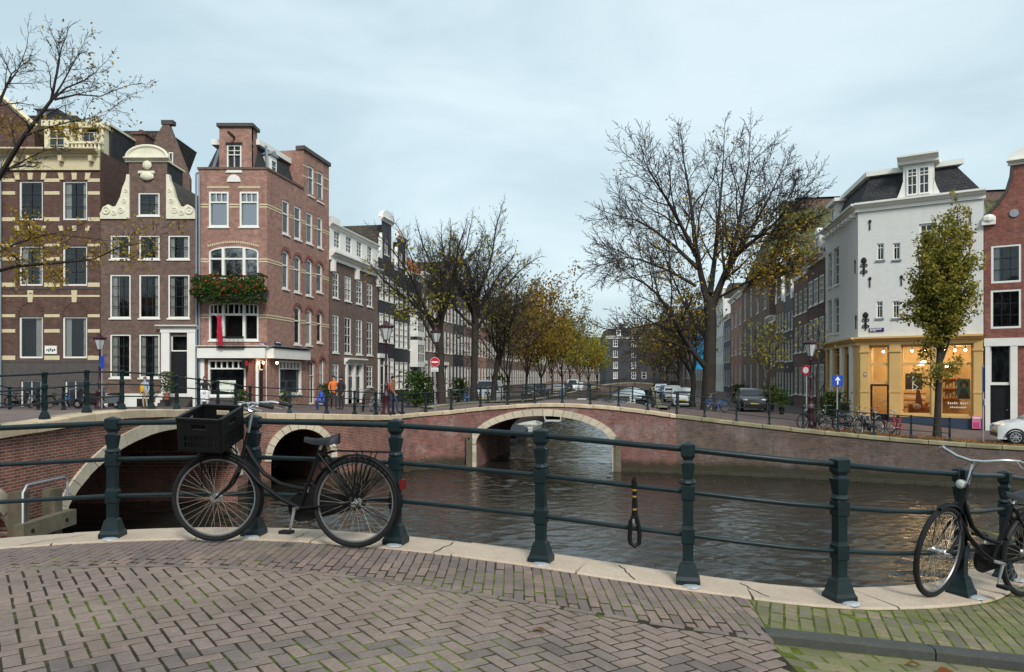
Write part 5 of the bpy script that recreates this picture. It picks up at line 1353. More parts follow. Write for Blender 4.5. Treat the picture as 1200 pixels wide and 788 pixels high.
for k, (p0, p1, pt, mt, nc, gb, lab, gh, fl) in enumerate(specs):
    a, b = u_(p0), u_(p1); zt_ = FS.z((p0 + p1) / 2, pt); zt_ = min(zt_, 14.5)
    f2 = [(x * (zt_ - gl3) / 11.6, y * (zt_ - gl3) / 11.6) for x, y in fl]
    hk = street_house('canal_house', lab, FS, a, b, gl3 - .1 * min(k, 3), zt_, M[mt], nc, f2, gb, cols=2, rows=2, ww=.68 if k < 3 else .58, lod=1 if k > 5 else 0, gh=gh, left=False, right=True, roof=M['tile_dark'] if k != 3 else plain('orange_roof_tile', (0.4, 0.1, 0.04), .8, .25, 2), depth=8, door=0 if k in (0, 3, 5) else None, gw=.62, casing=1 if k < 3 else 0)
    if 3 <= k <= 6: BEHIND.append((hk.root, b - a, math.pi - math.atan2(1, CT)))
xb_ = -66.0                                                    # unseen house copies added behind the viewer to darken the pane reflections
for k in range(15):
    r_, w_, a_ = BEHIND[k % len(BEHIND)]; c_ = copy_tree(r_, (xb_ + w_ / 2, -27 - .3 * (k % 2), 2.6), a_, 'unseen terraced house added behind the viewer for pane reflections', 'houses added behind the viewer for reflections'); xb_ += w_ + .1
# red roof and white bays of the navy house
a, b = u_(478.2), u_(493); zt_ = FS.z(485, 327)
HN = House('bay_window', 'white two-storey bay window on the navy house', FS, (a + b) / 2, FS.z(485, 425), cat='window')
for z0_, z1_ in ((FS.z(485, 426), FS.z(485, 403)), (FS.z(485, 391), FS.z(485, 366))):
    HN.put(MB().box(a + .6, b - 1.0, -.75, .0, z0_ - .35, z0_).box(a + .6, b - 1.0, -.75, 0, z1_, z1_ + .3), 'bay_frame', M['white']); HN.window(a + .65, b - 1.05, z0_, z1_, 3, 2, room=False, rec=-.75, sill=False, fr=.14, bar=.1)
    HN.put(MB().box(a + .62, a + .66, -.68, 0, z0_, z1_).box(b - 1.06, b - 1.02, -.68, 0, z0_, z1_), 'bay_side', M['white'])
HR = House('rear_house', 'steep orange tiled roof rising behind the black and navy houses', FS, a, gl3)
q = bpy.data.materials['orange_roof_tile']
HR.put(MB().prism([(2.5, zt_ - 1), (13, zt_ - 1), (7.5, zt_ + 4.2)], u_(474), u_(489), 'x'), 'roof', q); HR.put(MB().box(u_(474) + .2, u_(489) - .2, 3, 12.5, gl3, zt_ - .9), 'wall', M['b_brown'])

# ================================================================ right bank
FR = Facade((19.2, 41.2), (-CT, -1))                           # faces the canal; u runs towards the camera, 0 at the white corner
FW = Facade((19.2, 41.2), (5.0, -3.3))                         # front of the white corner house
GW = 2.05
wz = FW.z
H = House('corner_house', 'white rendered corner house with slate mansard over a yellow shopfront', FW, 0, GW)
W = FW.u(1152.5); ztp = FW.z(1005, 247); zsh = FW.z(1005, 402)
small = [(1027.5, 285.5, 1036, 305), (1046.5, 285, 1055, 304.5), (1027, 353.5, 1034.5, 373), (1046, 353, 1054, 373)]
big = [(1077, 262, 1094, 300), (1112, 258, 1126.5, 291), (1077, 340, 1094, 380), (1112, 338, 1127, 378)]
hs = [FW.rect(*r) for r in small + big]
H.wall(0, W, zsh, ztp, hs, M['white_wall'])
for r in small: H.window(*FW.rect(*r), cols=2, rows=1, top=.74, fr=.06, bar=.025, mid=.04, rec=.06, sillmat=M['zinc'])
for r in big: H.window(*FW.rect(*r), cols=2, rows=2, top=.6, fr=.1, bar=.04, sillmat=M['zinc'])
LU = FR.u(967.3)                                               # far end of its left face
sl = [(970.5, 297, 974.5, 337.5), (977.5, 290.5, 983, 334), (970.5, 352, 974.5, 392), (977.5, 350, 983, 391)]
hs2 = [FR.rect(*r) for r in sl]
H.wall(LU, 0, zsh, ztp, hs2, M['white_wall'], FR); H.put(MB().quad((W, 9, GW), (W, 9, ztp), (W, 0, ztp), (W, 0, GW)), 'party_wall', M['white_wall'])
for r in sl: H.window(*FR.rect(*r), cols=1, rows=2, F=FR, fr=.08, room=False, top=.55, sillmat=M['white'])
H.put(MB().quad((LU, 0, GW), (LU, 8, GW), (LU, 8, ztp), (LU, 0, ztp)), 'rear_wall', M['white_wall'], FR)
H.cornice(-.15, W + .1, ztp - .12, ztp + .35, M['white'], .4); H.cornice(LU, .12, ztp - .12, ztp + .35, M['white'], .4, FR, name='side_cornice')
m = MB()
for k in range(9): m.box(LU + .3 + .85 * k, LU + .5 + .85 * k, -.3, 0, ztp - .3, ztp - .12)
H.put(m, 'brackets', M['white'], FR)
# mansard
zm = FW.z(1100, 191); zr_ = ztp + .3
c0 = Vector((19.2, 41.2)); dW = Vector(FW.D); dL = Vector((CT, 1)).normalized(); Lw = -LU
P = lambda a, b, z: (c0.x + dW.x * a + dL.x * b, c0.y + dW.y * a + dL.y * b, z)
m = MB(); m.add([P(.1, .1, zr_), P(W, .1, zr_), P(W - .9, 1.0, zm), P(.9, 1.0, zm), P(.1, Lw, zr_), P(.9, Lw, zm), P(W, Lw, zr_), P(W - .9, Lw, zm)], [(0, 1, 2, 3), (4, 0, 3, 5), (1, 6, 7, 2), (3, 2, 7, 5), (6, 4, 5, 7)])
m.build('mansard_roof', M['slate'], H.root, H.T)
m = MB(); m.add([P(a, b, z) for z in (zm - .05, zm + .22) for a, b in ((.6, .7), (W - .6, .7), (W - .6, Lw), (.6, Lw))], [(0, 1, 5, 4), (1, 2, 6, 5), (3, 0, 4, 7), (4, 5, 6, 7), (3, 2, 1, 0)]); m.build('roof_cornice', M['white'], H.root, H.T)
dd = FW.rect(1058, 190, 1094, 236)
H.put(MB().box(dd[0], dd[1], .12, 2, ztp + .3, dd[3]).prism([(dd[0] - .35, ztp + .3), (dd[0], ztp + .3), (dd[0], ztp + 1.3), (dd[0] - .15, ztp + .8)], .1, .4).prism([(dd[1], ztp + .3), (dd[1] + .35, ztp + .3), (dd[1] + .15, ztp + .8), (dd[1], ztp + 1.3)], .1, .4), 'dormer', M['white'])
H.cornice(dd[0] - .25, dd[1] + .25, dd[3] - .05, dd[3] + .35, M['white'], .45, name='dormer_cornice', y1=2)
for a, b in ((.12, .49), (.51, .88)): H.window(lerp(dd[0], dd[1], a), lerp(dd[0], dd[1], b), ztp + .5, dd[3] - .25, cols=2, rows=2, top=.7, fr=.08, rec=.05, sill=False, glass=M['pane'])
H.put(MB().box(LU + .2, LU + 1.9, .3, 2.0, ztp + .3, zm - .2), 'side_dormer', M['white'], FR); H.window(LU + .5, LU + 1.6, ztp + .6, zm - .5, 1, 2, F=FR, rec=.24, room=False, sill=False); H.put(MB().box(LU - .1, LU + 2.2, .05, 2, zm - .2, zm), 'side_dormer_cornice', M['white'], FR)
# wall anchors
def anchor(F, px, py, s):
    u, z = F.u(px), F.z(px, py); m = MB(); m.box(u - .03, u + .03, -.05, 0, z - .42 * s, z + .42 * s).ell((u, -.03, z + .3 * s), .13 * s, .04, .16 * s, 8, 5).ell((u, -.03, z - .1 * s), .06 * s, .04, .1 * s, 8, 5)
    if s > 1: [m.torus((u + dx, -.03, z + dz), .07, .022, 'y', 10, 4) for dx in (-.1, .1) for dz in (.08, -.28)]
    H.put(m, 'wall_anchor', M['black'], F)
for px, py, s in ((1019.5, 264, .65), (1019.5, 331, .65), (1056.5, 329, .65), (1137, 254.5, .65), (1012.5, 313, 1.15), (1014.5, 377, 1.15)): anchor(FW, px, py, s)
for px, py in ((1004, 313), (1005, 378)): anchor(FR, px - 1.6, py, .9)
plate(H, FW, FW.u(1018.5), FW.u(1036), FW.z(1027, 389), FW.z(1027, 384.8), [(.08, .85, .5, .82), (.1, .5, .15, .38)])
# yellow shopfront: everything between zsh and the navy plinth
zpl = lambda px: FW.z(px, 443 + (493 - 443) * 1.0)
zbw = FW.z(1100, 487); zpt = FW.z(1100, 486.5)
opens = [(FW.u(1019.5), FW.u(1041.5), GW, FW.z(1030, 406)), (FW.u(1056.5), FW.u(1091.5), zbw, FW.z(1075, 405)), (FW.u(1102), FW.u(1140), zbw, FW.z(1120, 403.5))]
H.wall(0, W, GW - .6, zsh, opens, M['yellow'], name='shopfront', rev=.3)
H.cornice(-.1, W, zsh - .15, zsh + .3, M['yellow'], .4, name='shop_cornice'); H.cornice(LU, .1, zsh - .15, zsh + .3, M['yellow'], .4, FR, name='shop_side_cornice')
for a, b in ((1008.5, 1018.5), (1042.5, 1055.5), (1141, 1152)):
    H.box('pilaster', M['yellow'], FW.u(a), FW.u(b), -.12, .03, GW - .6, zsh - .15); H.box('pilaster_cap', M['yellow'], FW.u(a) - .04, FW.u(b) + .04, -.17, .03, zsh - .55, zsh - .45)
    H.box('pilaster_band', M['yellow'], FW.u(a) - .03, FW.u(b) + .03, -.15, .03, GW + 1.55, GW + 1.65)
for a, b in ((-.02, FW.u(1018.7)), (FW.u(1042), W)): H.box('plinth', M['navy'], a, b, -.16, .0, GW - .7, zbw - .12)
gl = glassmat('shop_glass', (0.93, 0.93, 0.93), .0)
def shopwin(o, z_tr):
    u0, u1, z0, z1 = o; m = MB()
    m.box(u0, u0 + .08, .08, .2, z0, z1).box(u1 - .08, u1, .08, .2, z0, z1).box(u0, u1, .06, .22, z0, z0 + .1).box(u0, u1, .08, .2, z1 - .08, z1).box(u0, u1, .06, .22, z_tr - .06, z_tr + .06); wo = H.put(m, 'shop_window', M['yellow'])
    H.put(MB().quad((u0, .15, z0), (u1, .15, z0), (u1, .15, z1), (u0, .15, z1)), 'pane', gl, parent=wo)
shopwin(opens[1], FW.z(1075, 426.5)); shopwin(opens[2], FW.z(1120, 426.5)); shopwin((opens[0][0], opens[0][1], FW.z(1030, 450), opens[0][3]), FW.z(1030, 427))
m = MB(); a, b = opens[0][:2]; zt_ = FW.z(1030, 450.5); m.box(a, a + .1, .12, .2, GW, zt_).box(b - .1, b, .12, .2, GW, zt_).box(a + .1, b - .1, .12, .2, zt_ - .1, zt_).box(a + .1, b - .1, .12, .2, GW, GW + .35); do = H.put(m, 'door', M['black']); H.put(MB().quad((a, .16, GW), (b, .16, GW), (b, .16, zt_), (a, .16, zt_)), 'door_pane', gl, parent=do); H.put(MB().box(b - .2, b - .16, .02, .1, GW + 1.0, GW + 1.2), 'door_handle', M['chrome'], parent=do)
H.box('step', M['plinth'], a - .1, b + .1, -.35, .1, GW - .6, GW + .02)
plq = MB(); plq.box(FW.u(1013), FW.u(1015.8), -.15, -.12, FW.z(1014, 441), FW.z(1014, 436.5)); H.put(plq, 'number_plaque', plain('brown_plaque', (0.16, 0.07, 0.03), .5)); H.put(MB().box(FW.u(1013.5), FW.u(1014.2), -.156, -.15, FW.z(1014, 440.3), FW.z(1014, 437.3)).box(FW.u(1014.6), FW.u(1015.3), -.156, -.15, FW.z(1014, 440.3), FW.z(1014, 437.3)), 'plaque_digits', M['white'])
# side of the shop along the canal quay
so = [FR.rect(969.5, 406, 973.5, 455), FR.rect(978, 406, 985, 455), FR.rect(990, 405, 996, 470)]
H.wall(LU, 0, GW - .6, zsh, so[:2] + [(so[2][0], so[2][1], GW + .9, so[2][3])], M['yellow'], FR, name='side_shopfront', rev=.2)
for r in so[:2]: H.window(*r, cols=1, rows=2, F=FR, mat=M['yellow'], room=False, sill=False, top=.8)
H.door(so[2][0], so[2][1], GW + .9, so[2][3] - .5, plain('brown_door', (0.07, 0.035, 0.02), .5), FR)
for px in (975.5, 987.2, 998.5): H.put(MB().box(FR.u(px) - .28, FR.u(px) + .28, -.1, .02, GW - .5, zsh - .15), 'side_pilaster', M['white'], FR)
for k in range(6): H.put(MB().box(so[2][0] - .5 - .28 * (5 - k), so[2][1] + .3, -1.0, 0, GW - .5, GW + .15 * (k + 1)), 'stoop_step', M['plinth'], FR)
m = MB()
for k in range(5): m.tube([(so[2][0] - .7 - .5 * k, -1.05, GW), (so[2][0] - .7 - .5 * k, -1.05, GW + 1.9 - .2 * k)], .02, 4)
m.tube([(so[2][0] + .3, -1.05, GW + 2.0), (so[2][0] - .6, -1.05, GW + 1.95), (so[2][0] - 2.8, -1.05, GW + 1.05)], .025, 5); H.put(m, 'stoop_rail', M['green'], FR)
# lit interior
wm = plain('shop_wall', (0.6, 0.47, 0.27), .8, .06); fm = plain('shop_floor', (0.35, 0.18, 0.08), .5, .2); tm = plain('teak_shelf', (0.3, 0.13, 0.05), .5, .25, 4)
zi0, zi1 = GW + .05, zsh - .2; iu0, iu1, idp = .35, W - .2, 4.2
m = MB(); m.quad((iu0, idp, zi0), (iu1, idp, zi0), (iu1, idp, zi1), (iu0, idp, zi1)).quad((iu0, .32, zi0), (iu0, idp, zi0), (iu0, idp, zi1), (iu0, .32, zi1)).quad((iu1, idp, zi0), (iu1, .32, zi0), (iu1, .32, zi1), (iu1, idp, zi1)).quad((iu0, .32, zi1), (iu0, idp, zi1), (iu1, idp, zi1), (iu1, .32, zi1)); H.put(m, 'shop_room', wm)
H.put(MB().quad((iu0, .32, zi0), (iu1, .32, zi0), (iu1, idp, zi0), (iu0, idp, zi0)), 'shop_floor', fm)
for z in (1.2, 1.75, 2.3, 2.85):
    H.box('shelf', tm, W * .60, W * .80, 3.3, 4.1, GW + z, GW + z + .05)
    m = MB()
    for k in range(7): m.box(W * .61 + k * .155, W * .61 + k * .155 + .1, 3.4, 3.7, GW + z + .05, GW + z + .2 + .08 * (k % 3))
    H.put(m, 'shop_goods', plain('shop_goods', (0.25, 0.2, 0.16), .7, .6, 9))
for k in range(5): H.box('stair_tread', M['white'] if k % 2 else tm, W * .34, W * .34 + 1.1, 1.2 + .3 * k, 1.6 + .3 * k, GW + .7 + .18 * k, GW + .78 + .18 * k)
H.put(MB().box(W * .36, W * .5, 2.2, 2.5, GW + 1.7, GW + 2.6), 'clothes_rack', plain('dark_clothes', (0.03, 0.03, 0.035), .9, .5, 9))
H.box('counter', tm, W * .38, W * .62, 2.6, 3.2, GW + .05, GW + .95); H.put(MB().prism([(W * .46, GW + .7), (W * .53, GW + .7), (W * .5, GW + 1.7), (W * .475, GW + 1.7)], .8, .9), 'chair_back', tm)
for k in range(3): H.put(MB().ell((W * (.36 + .12 * k), .7, GW + .8), .2, .15, .16, 8, 5), 'display_item', plain('pale_cushion', (0.6, 0.5, 0.45), .9))
pst = plain('poster_teal', (0.13, 0.42, 0.33), .5, .2, 3); pu0, pu1, pz0, pz1 = FW.u(1121), FW.u(1136.5), FW.z(1129, 468), FW.z(1129, 444)
po = H.box('hanging_poster', pst, pu0, pu1, .5, .52, pz0, pz1); pc = (pu0 + pu1) / 2
H.put(MB().ell((pc, .495, lerp(pz0, pz1, .66)), .11, .01, .15, 12, 6), 'poster_print', plain('poster_tone', (0.45, 0.3, 0.2), .6), parent=po)
H.put(MB().ell((pc + .02, .497, lerp(pz0, pz1, .72)), .2, .008, .22, 12, 6).prism([(pc - .25, pz0 + .02), (pc + .28, pz0 + .02), (pc + .1, lerp(pz0, pz1, .5)), (pc - .12, lerp(pz0, pz1, .5))], .49, .5), 'poster_print', plain('poster_dark', (0.1, 0.09, 0.06), .6), parent=po)
m = MB()
def stroke(pts, r=.018): m.tube([(u, .13, z) for u, z in pts], r, 4)
lu, lz = FW.u(1068), FW.z(1068, 455)                           # painted emblem on the glass: a tall arch with a letter beside it
stroke([(lu - .45 + .3 * math.cos(t), lz + .75 * math.sin(t)) for t in [R(170 - 12 * k) for k in range(9)]]); stroke([(lu + .05, lz - .15), (lu + .05, lz + .6)]); stroke([(lu + .05, lz + .6), (lu + .25, lz + .5), (lu + .05, lz + .25), (lu + .3, lz + .05), (lu + .05, lz - .15)])
H.put(m, 'window_emblem', M['white'])
m = MB(); tz = FW.z(1120, 474); tu = FW.u(1110.5)
for k in range(12): m.box(tu + k * .095, tu + k * .095 + .055, .128, .134, tz, tz + (.09 if k % 3 else .12)) if k != 5 else None
for k in range(9): m.box(tu + .1 + k * .085, tu + .1 + k * .085 + .05, .128, .134, tz - .2, tz - .13)
H.put(m, 'window_lettering', M['white'])
lm = emit('shop_spot', (1.0, 0.7, 0.35), 30)
for k, (uu, yy) in enumerate(((.36, .7), (.44, .7), (.55, .8), (.70, .8), (.78, .8), (.86, .8), (.2, .8))):
    H.put(MB().ell((W * uu, yy, zi1 - .28), .06, .06, .06, 8, 6), 'spot_lamp', lm); H.put(MB().tube([(W * uu, yy, zi1), (W * uu, yy, zi1 - .22)], .03, 5), 'spot_stem', M['black'])
for uu, zz in ((.5, 1.05), (.52, .95), (.72, 1.2)): H.put(MB().lathe([(.14, 0), (.12, .1), (.03, .16)], 10, (W * uu, 1.6, zi1 - zz)), 'pendant_lamp', emit('pendant_glow', (1.0, 0.75, 0.4), 14))
for k, uu in enumerate((.25, .55, .82)):
    L_ = bpy.data.lights.new('shop_light', 'POINT'); L_.energy = 45; L_.color = (1.0, 0.72, 0.42); L_.shadow_soft_size = .25
    lo = bpy.data.objects.new('shop_light', L_); COL.objects.link(lo); lo.parent = H.root
    lo.location = (H.T @ FW.M) @ Vector((W * uu, 1.8, zi1 - .5))
WHITE = H
# ---- red brick neighbour at the right edge
u0, u1 = FW.u(1153.3), FW.u(1153.3) + 5.6; GR = 1.72
H = House('canal_house', 'red brick house with a curved neck gable at the right edge', FW, (u0 + u1) / 2, GR)
r1 = FW.rect(1161.5, 287, 1197, 331.5); r2 = FW.rect(1161, 339.5, 1197, 385)
zs_ = FW.z(1153, 259); w2 = [(r[0] + 2.75, r[1] + 2.75, r[2], r[3]) for r in (r1, r2)]
zgf = FW.z(1160, 398); dro = FW.rect(1160.5, 404, 1184, 508); dro = (dro[0], dro[1], GR, dro[3])
gfw = (u0 + 2.6, u0 + 4.9, GR + .9, zgf - .5)
H.wall(u0, u1, zgf, zs_, [r1, r2] + w2, M['b_red']); H.wall(u0, u1, GR - .4, zgf, [dro, gfw], M['b_red'], name='ground_floor_wall')
for r in [r1, r2] + w2: H.window(*r, cols=3, rows=3, fr=.1, bar=.035, rec=.02, barmat=M['black'], curtain=[('l', .2)] if r is r1 else None, sill=False)
H.window(*gfw, cols=2, rows=2, fr=.1, rec=.02); H.shell(u0, u1, GR - .4, zs_, 9, M['b_red'], left=True)
c = (u0 + u1) / 2; zg_ = FW.z(1178, 193)
Rl = [(u0, zs_), (u0 + .05, zs_ + .25), (u0 + .55, zs_ + .75), (u0 + .95, zs_ + 1.35), (u0 + 1.15, zs_ + 2.1), (u0 + 1.2, zg_)]
gw_ = (c - .55, c + .55, zs_ - .1 + .3, zs_ + 1.7)
P = [(u0, zs_), (u1, zs_)] + [(2 * c - a, b) for a, b in Rl[1:]] + Rl[::-1][:-1]
H.put(MB().prism(P, 0, .35), 'gable_wall', M['b_red']); H.window(*gw_, cols=2, rows=2, glass=M['pane'], rec=-.06, sill=False)
H.put(MB().tube([(a, 0, b) for a, b in Rl], .09, 5), 'gable_edge', M['plinth']); H.put(MB().tube([(2 * c - a, 0, b) for a, b in Rl], .09, 5), 'gable_edge', M['plinth'])
for uu in (u0 + .2, u1 - .2): H.put(MB().ell((uu, -.1, zs_ + .05), .32, .2, .25, 8, 5).box(uu - .3, uu + .3, -.2, .1, zs_ - .25, zs_ - .05), 'corner_scroll', M['white'])
H.cornice(u0 + 1.0, u1 - 1.0, zg_ - .1, zg_ + .15, M['white'], .3); n = 10
H.put(MB().prism([(c + (c - u0 - .95) * math.cos(math.pi * i / n), zg_ + .15 + .75 * math.sin(math.pi * i / n)) for i in range(n + 1)], -.05, .3), 'curved_pediment', M['white'])
q = MB(); q.lathe([(.2, 0), (.2, .04)], 14); q.xf(Matrix.Translation((FW.u(1188.5), -.02, FW.z(1188.5, 250))) @ Matrix.Rotation(R(90), 4, 'X')); H.put(q, 'round_vent', M['grey_metal'])
H.put(MB().prism([(u0 + .1, zs_), (u1 - .1, zs_), (c, zg_)], .4, 9), 'roof', M['tile_dark'])
H.box('entablature', M['white'], u0, u1, -.12, .02, zgf - .35, zgf + .05); H.put(MB().box(u0 + .05, dro[0], -.1, .03, GR - .3, zgf - .35).box(dro[1], dro[1] + .3, -.1, .03, GR - .3, zgf - .35), 'door_surround', M['white'])
zd = FW.z(1172, 451); H.door(dro[0], dro[1], GR, zd, M['black']); H.window(dro[0], dro[1], zd + .05, dro[3], 1, 1, sill=False, fr=.05); H.box('door_transom', M['white'], dro[0], dro[1], 0, .14, zd - .02, zd + .12)
# pink letter box by the corner of the shop
H = House('letter_box', 'small pink box fixed low on the navy plinth beside the shop', FW, FW.u(1145), FW.z(1145, 503), cat='box')
pk = plain('pink_paint', (0.62, 0.18, 0.3), .5, .1); o = H.box('box_body', pk, FW.u(1139.5), FW.u(1149.5), -.34, -.17, FW.z(1145, 502), FW.z(1145, 487.5)); H.box('box_label', plain('dark_pink', (0.5, 0.06, 0.16), .5), FW.u(1141), FW.u(1148), -.35, -.34, FW.z(1145, 500.5), FW.z(1145, 495), parent=o)
H.box('box_flap', M['white'], FW.u(1140), FW.u(1149), -.35, -.34, FW.z(1145, 490.5), FW.z(1145, 488.5), parent=o)
# ---- terrace down the right bank (u negative = farther)
g_ = 2.1; uR = FR.u
A = uR(967); B_ = uR(940)
f4 = [(1.3, 4.2), (5.2, 7.9), (8.9, 11.0)]
def rh(p_near, p_far, pt, mt, nc, gb, lab, gh=3.0, fl=None, **kw):
    a, b = uR(p_far) + .02, uR(p_near); pm = (p_near + p_far) / 2; zt_ = FR.z(p_near, pt)
    fl = fl or fl3; f2 = [(x * (zt_ - g_) / 11.6, y * (zt_ - g_) / 11.6) for x, y in fl]
    return street_house('canal_house', lab, FR, a, b, g_, zt_, M[mt], nc, f2, gb, gh=gh, depth=8, **kw)
M['b_oxblood'] = bmat('oxblood_brick', (0.12, 0.055, 0.045), .8)
rh(966.6, 947, 300, 'b_oxblood', 3, 'mansard', 'oxblood house with tall white windows beside the white corner house', 2.6, ww=.66, roof=M['slate'], right=False, casing=1)
rh(946.6, 930, 318, 'b_brown', 3, 'cornice', 'dark brown house behind the lamp post with a projecting white cornice', 2.2, ww=.6)
rh(929.7, 919, 349, 'b_black', 3, 'neck', 'near one of two dark houses with white scrolled neck gables', 3.4, ww=.6, gw=.6, frame=M['white'])
rh(918.7, 909, 352, 'b_brown', 3, 'neck', 'far one of two dark houses with white scrolled neck gables', 3.2, ww=.6, gw=.6)
rh(908.7, 902, 375, 'b_taupe', 2, 'cornice', 'low brick house next to the tall gabled warehouse', 2.0, ww=.5, fl=[(1.2, 3.6), (5.2, 8.4)])
# tall gabled building with the mossy roof
a, b = uR(870), uR(901.6); zt_ = FR.z(901.6, 312); wid = b - a
H = street_house('warehouse', 'tall brown brick warehouse with a mossy green tiled roof', FR, a, b, g_, zt_, M['b_taupe'], 4, [(1.0, 3.8), (5.0, 8.2), (9.2, 12.4)], 'none', ww=.3, depth=30, cols=2, rows=2)
H.root['category'] = 'warehouse'
mossroof = brickmat('mossy_roof_tile', (0.09, 0.08, 0.055), (0.06, 0.055, 0.045), (0.02, 0.02, 0.018), .5, .55, .06, .75, (0.15, 0.19, 0.03), None, .9, .3)
c = (a + b) / 2; rz_ = zt_ + 6.3
H.put(MB().add([(a, 0, zt_ - .05), (b, 0, zt_ - .05), (b, 26, zt_ - .05), (a, 26, zt_ - .05), (a, 2.6, rz_), (b, 2.6, rz_), (a, 22, rz_), (b, 22, rz_)], [(0, 4, 6, 3), (1, 2, 7, 5)]), 'gable_wall', M['b_taupe'])
H.put(MB().add([(a, -.3, zt_ - .15), (b + .2, -.3, zt_ - .15), (b + .2, 2.6, rz_ + .1), (a, 2.6, rz_ + .1), (a, 26, zt_), (b + .2, 26, zt_), (b + .2, 22, rz_ + .1), (a, 22, rz_ + .1)], [(0, 1, 2, 3), (3, 2, 6, 7), (7, 6, 5, 4)]), 'roof', mossroof)
m = MB(); m.add([(b + .25, 0.5, zt_), (b + .25, 20, zt_), (b - 2, 14, rz_), (b - 2, 3, rz_)], [(0, 1, 2, 3)])
H.put(MB().add([(b - 1.0, 1, zt_), (b + 6.0, 1, zt_ - .1), (b + 6.0, 20, zt_ - .1), (b - 1.0, 20, zt_), (b - 1.0, 1, rz_ + .12), (b - 1.0, 20, rz_ + .12)], [(0, 1, 4), (1, 2, 5, 4), (2, 3, 5)]), 'side_roof', mossroof)
H.put(MB().box(b, b + 6.0, 1.2, 20, g_, zt_ - .12), 'side_wing', M['b_taupe'])
H.put(MB().box(b - .2, b + 6.2, .9, 1.3, zt_ - .4, zt_ + .1), 'gutter', M['white'])
rh(869.6, 856, 345, 'b_pink', 3, 'cornice', 'pinkish brick house with a cream shopfront beyond the warehouse', 2.0, roof=M['slate'], ww=.4)
rh(855.6, 848, 372, 'b_navy', 3, 'cornice', 'slate blue house beyond the pink one behind the big tree', 2.0)
rh(847.6, 838, 350, 'white_wall', 4, 'mansard', 'white house behind the big tree trunk', 2.4)
rh(837.6, 826, 352, 'b_taupe', 5, 'bell', 'brown house hidden behind the big tree trunk', 2.4, lod=1)
rh(825.6, 812, 360, 'b_grey', 7, 'cornice', 'grey house beyond the blue banner', 2.4, lod=1)
rh(811.6, 797, 366, 'b_taupe', 10, 'cornice', 'farthest houses on the right bank', 2.4, lod=1)
# ---- dark building closing the view and other roofs at the end
FE = Facade((0, 190), (1, 0)); e = lambda px: (px - 600) * 190 / FOC; ez = lambda py: CAMZ + (HOR - py) * 190 / FOC
H = House('end_building', 'charcoal building with slate mansard closing the canal view', FE, e(738), 2.1, cat='building')
hs = [FE.rect(x, y, x + 5.5, y + 8) for x in (718.5, 740, 752) for y in (398.5, 411, 424, 436) if not (x == 752 and y < 430)]
bd = plain('charcoal_painted_brick', (0.04, 0.043, 0.05), .7, .2, 1); H.wall(e(710.5), e(772), 2, ez(395), hs, bd); H.shell(e(710.5), e(772), 2, ez(395), 14, bd)
for h in hs: H.window(*h, cols=2, rows=2, room=False, fr=.14, bar=.1, sill=True)
H.cornice(e(709.5), e(773), ez(397), ez(394), M['white'], .5); H.put(MB().prism([(e(711), ez(394.5)), (e(771), ez(394.5)), (e(768), ez(385)), (e(714), ez(385))], .6, 13), 'roof', M['slate'])
for x in (725, 743, 758): H.put(MB().box(e(x - 2.6), e(x + 2.6), .2, 3, ez(394), ez(386.5)), 'dormer', M['white']); H.window(e(x - 1.8), e(x + 1.8), ez(393), ez(387.5), 2, 1, room=False, rec=.14, sill=False)
H.put(MB().box(e(728), e(732), 3, 5, ez(386), ez(379.5)), 'chimney', M['b_brown']); H.put(MB().box(e(757), e(761), 3, 5, ez(386), ez(380.5)), 'chimney', M['b_brown'])
F2 = Facade((0, 230), (1, 0)); k2 = 230 / FOC
for k, (p0, p1, py, mt, lab) in enumerate(((640, 676, 398, 'b_taupe', 'distant brown terrace left of the dark end building'), (676.3, 709, 404, 'b_grey', 'distant grey terrace just left of the dark end building'), (774, 800, 392, 'b_brown', 'distant brown block right of the dark end building'))):
    street_house('distant_house', lab, F2, (p0 - 600) * k2, (p1 - 600) * k2, 2, CAMZ + (HOR - py) * k2, M[mt], 8, [(1.5, 3.6), (4.6, 6.6), (7.6, 9.2)], 'cornice', lod=1, rows=1)
# ---- far bridge across the canal
FBR = Facade((0, 172), (1, -.05)); fb = lambda px: FBR.u(px)
root = thing('arch_bridge', 'small distant stone bridge across the far end of the canal', 'bridge', (26, 172, 0))
pth = Path([(18, 172.5), (24, 172), (30, 171.6), (38, 171)]); far_top = lambda s: 2.35 + 1.0 * math.sin(math.pi * min(1, max(0, s / pth.L)))
m_ = face_wall(root, pth, 0, pth.L, [(9.5, 4.2, .6, 1.6)], M['brick_q'], far_top, barrel=8); coping(root, pth, 0, pth.L, far_top, 2.2, .5, .25, .08, M['stone_q'])
for o in root.children: o.location = (-26, -172, 0)
m = MB()
for s in [i * 1.6 for i in range(int(pth.L / 1.6) + 1)]:
    x, y = pth.at(s, .2); m.box(x - .05, x + .05, y - .05, y + .05, far_top(s), far_top(s) + 1)
for hh in (.35, .65, .97): m.tube([(*pth.at(pth.L * k / 14, .2), far_top(pth.L * k / 14) + hh) for k in range(15)], .04, 4)
m.build('railing', M['green'], root, Matrix.Translation((-26, -172, 0)))
m = MB()
for k in range(12):
    a, b = pth.L * k / 12, pth.L * (k + 1) / 12
    m.quad((*pth.at(a, .4), far_top(a) - .02), (*pth.at(b, .4), far_top(b) - .02), (*pth.at(b, 8), far_top(b) - .02), (*pth.at(a, 8), far_top(a) - .02))
m.build('deck', M['pave_q'], root, Matrix.Translation((-26, -172, 0)))
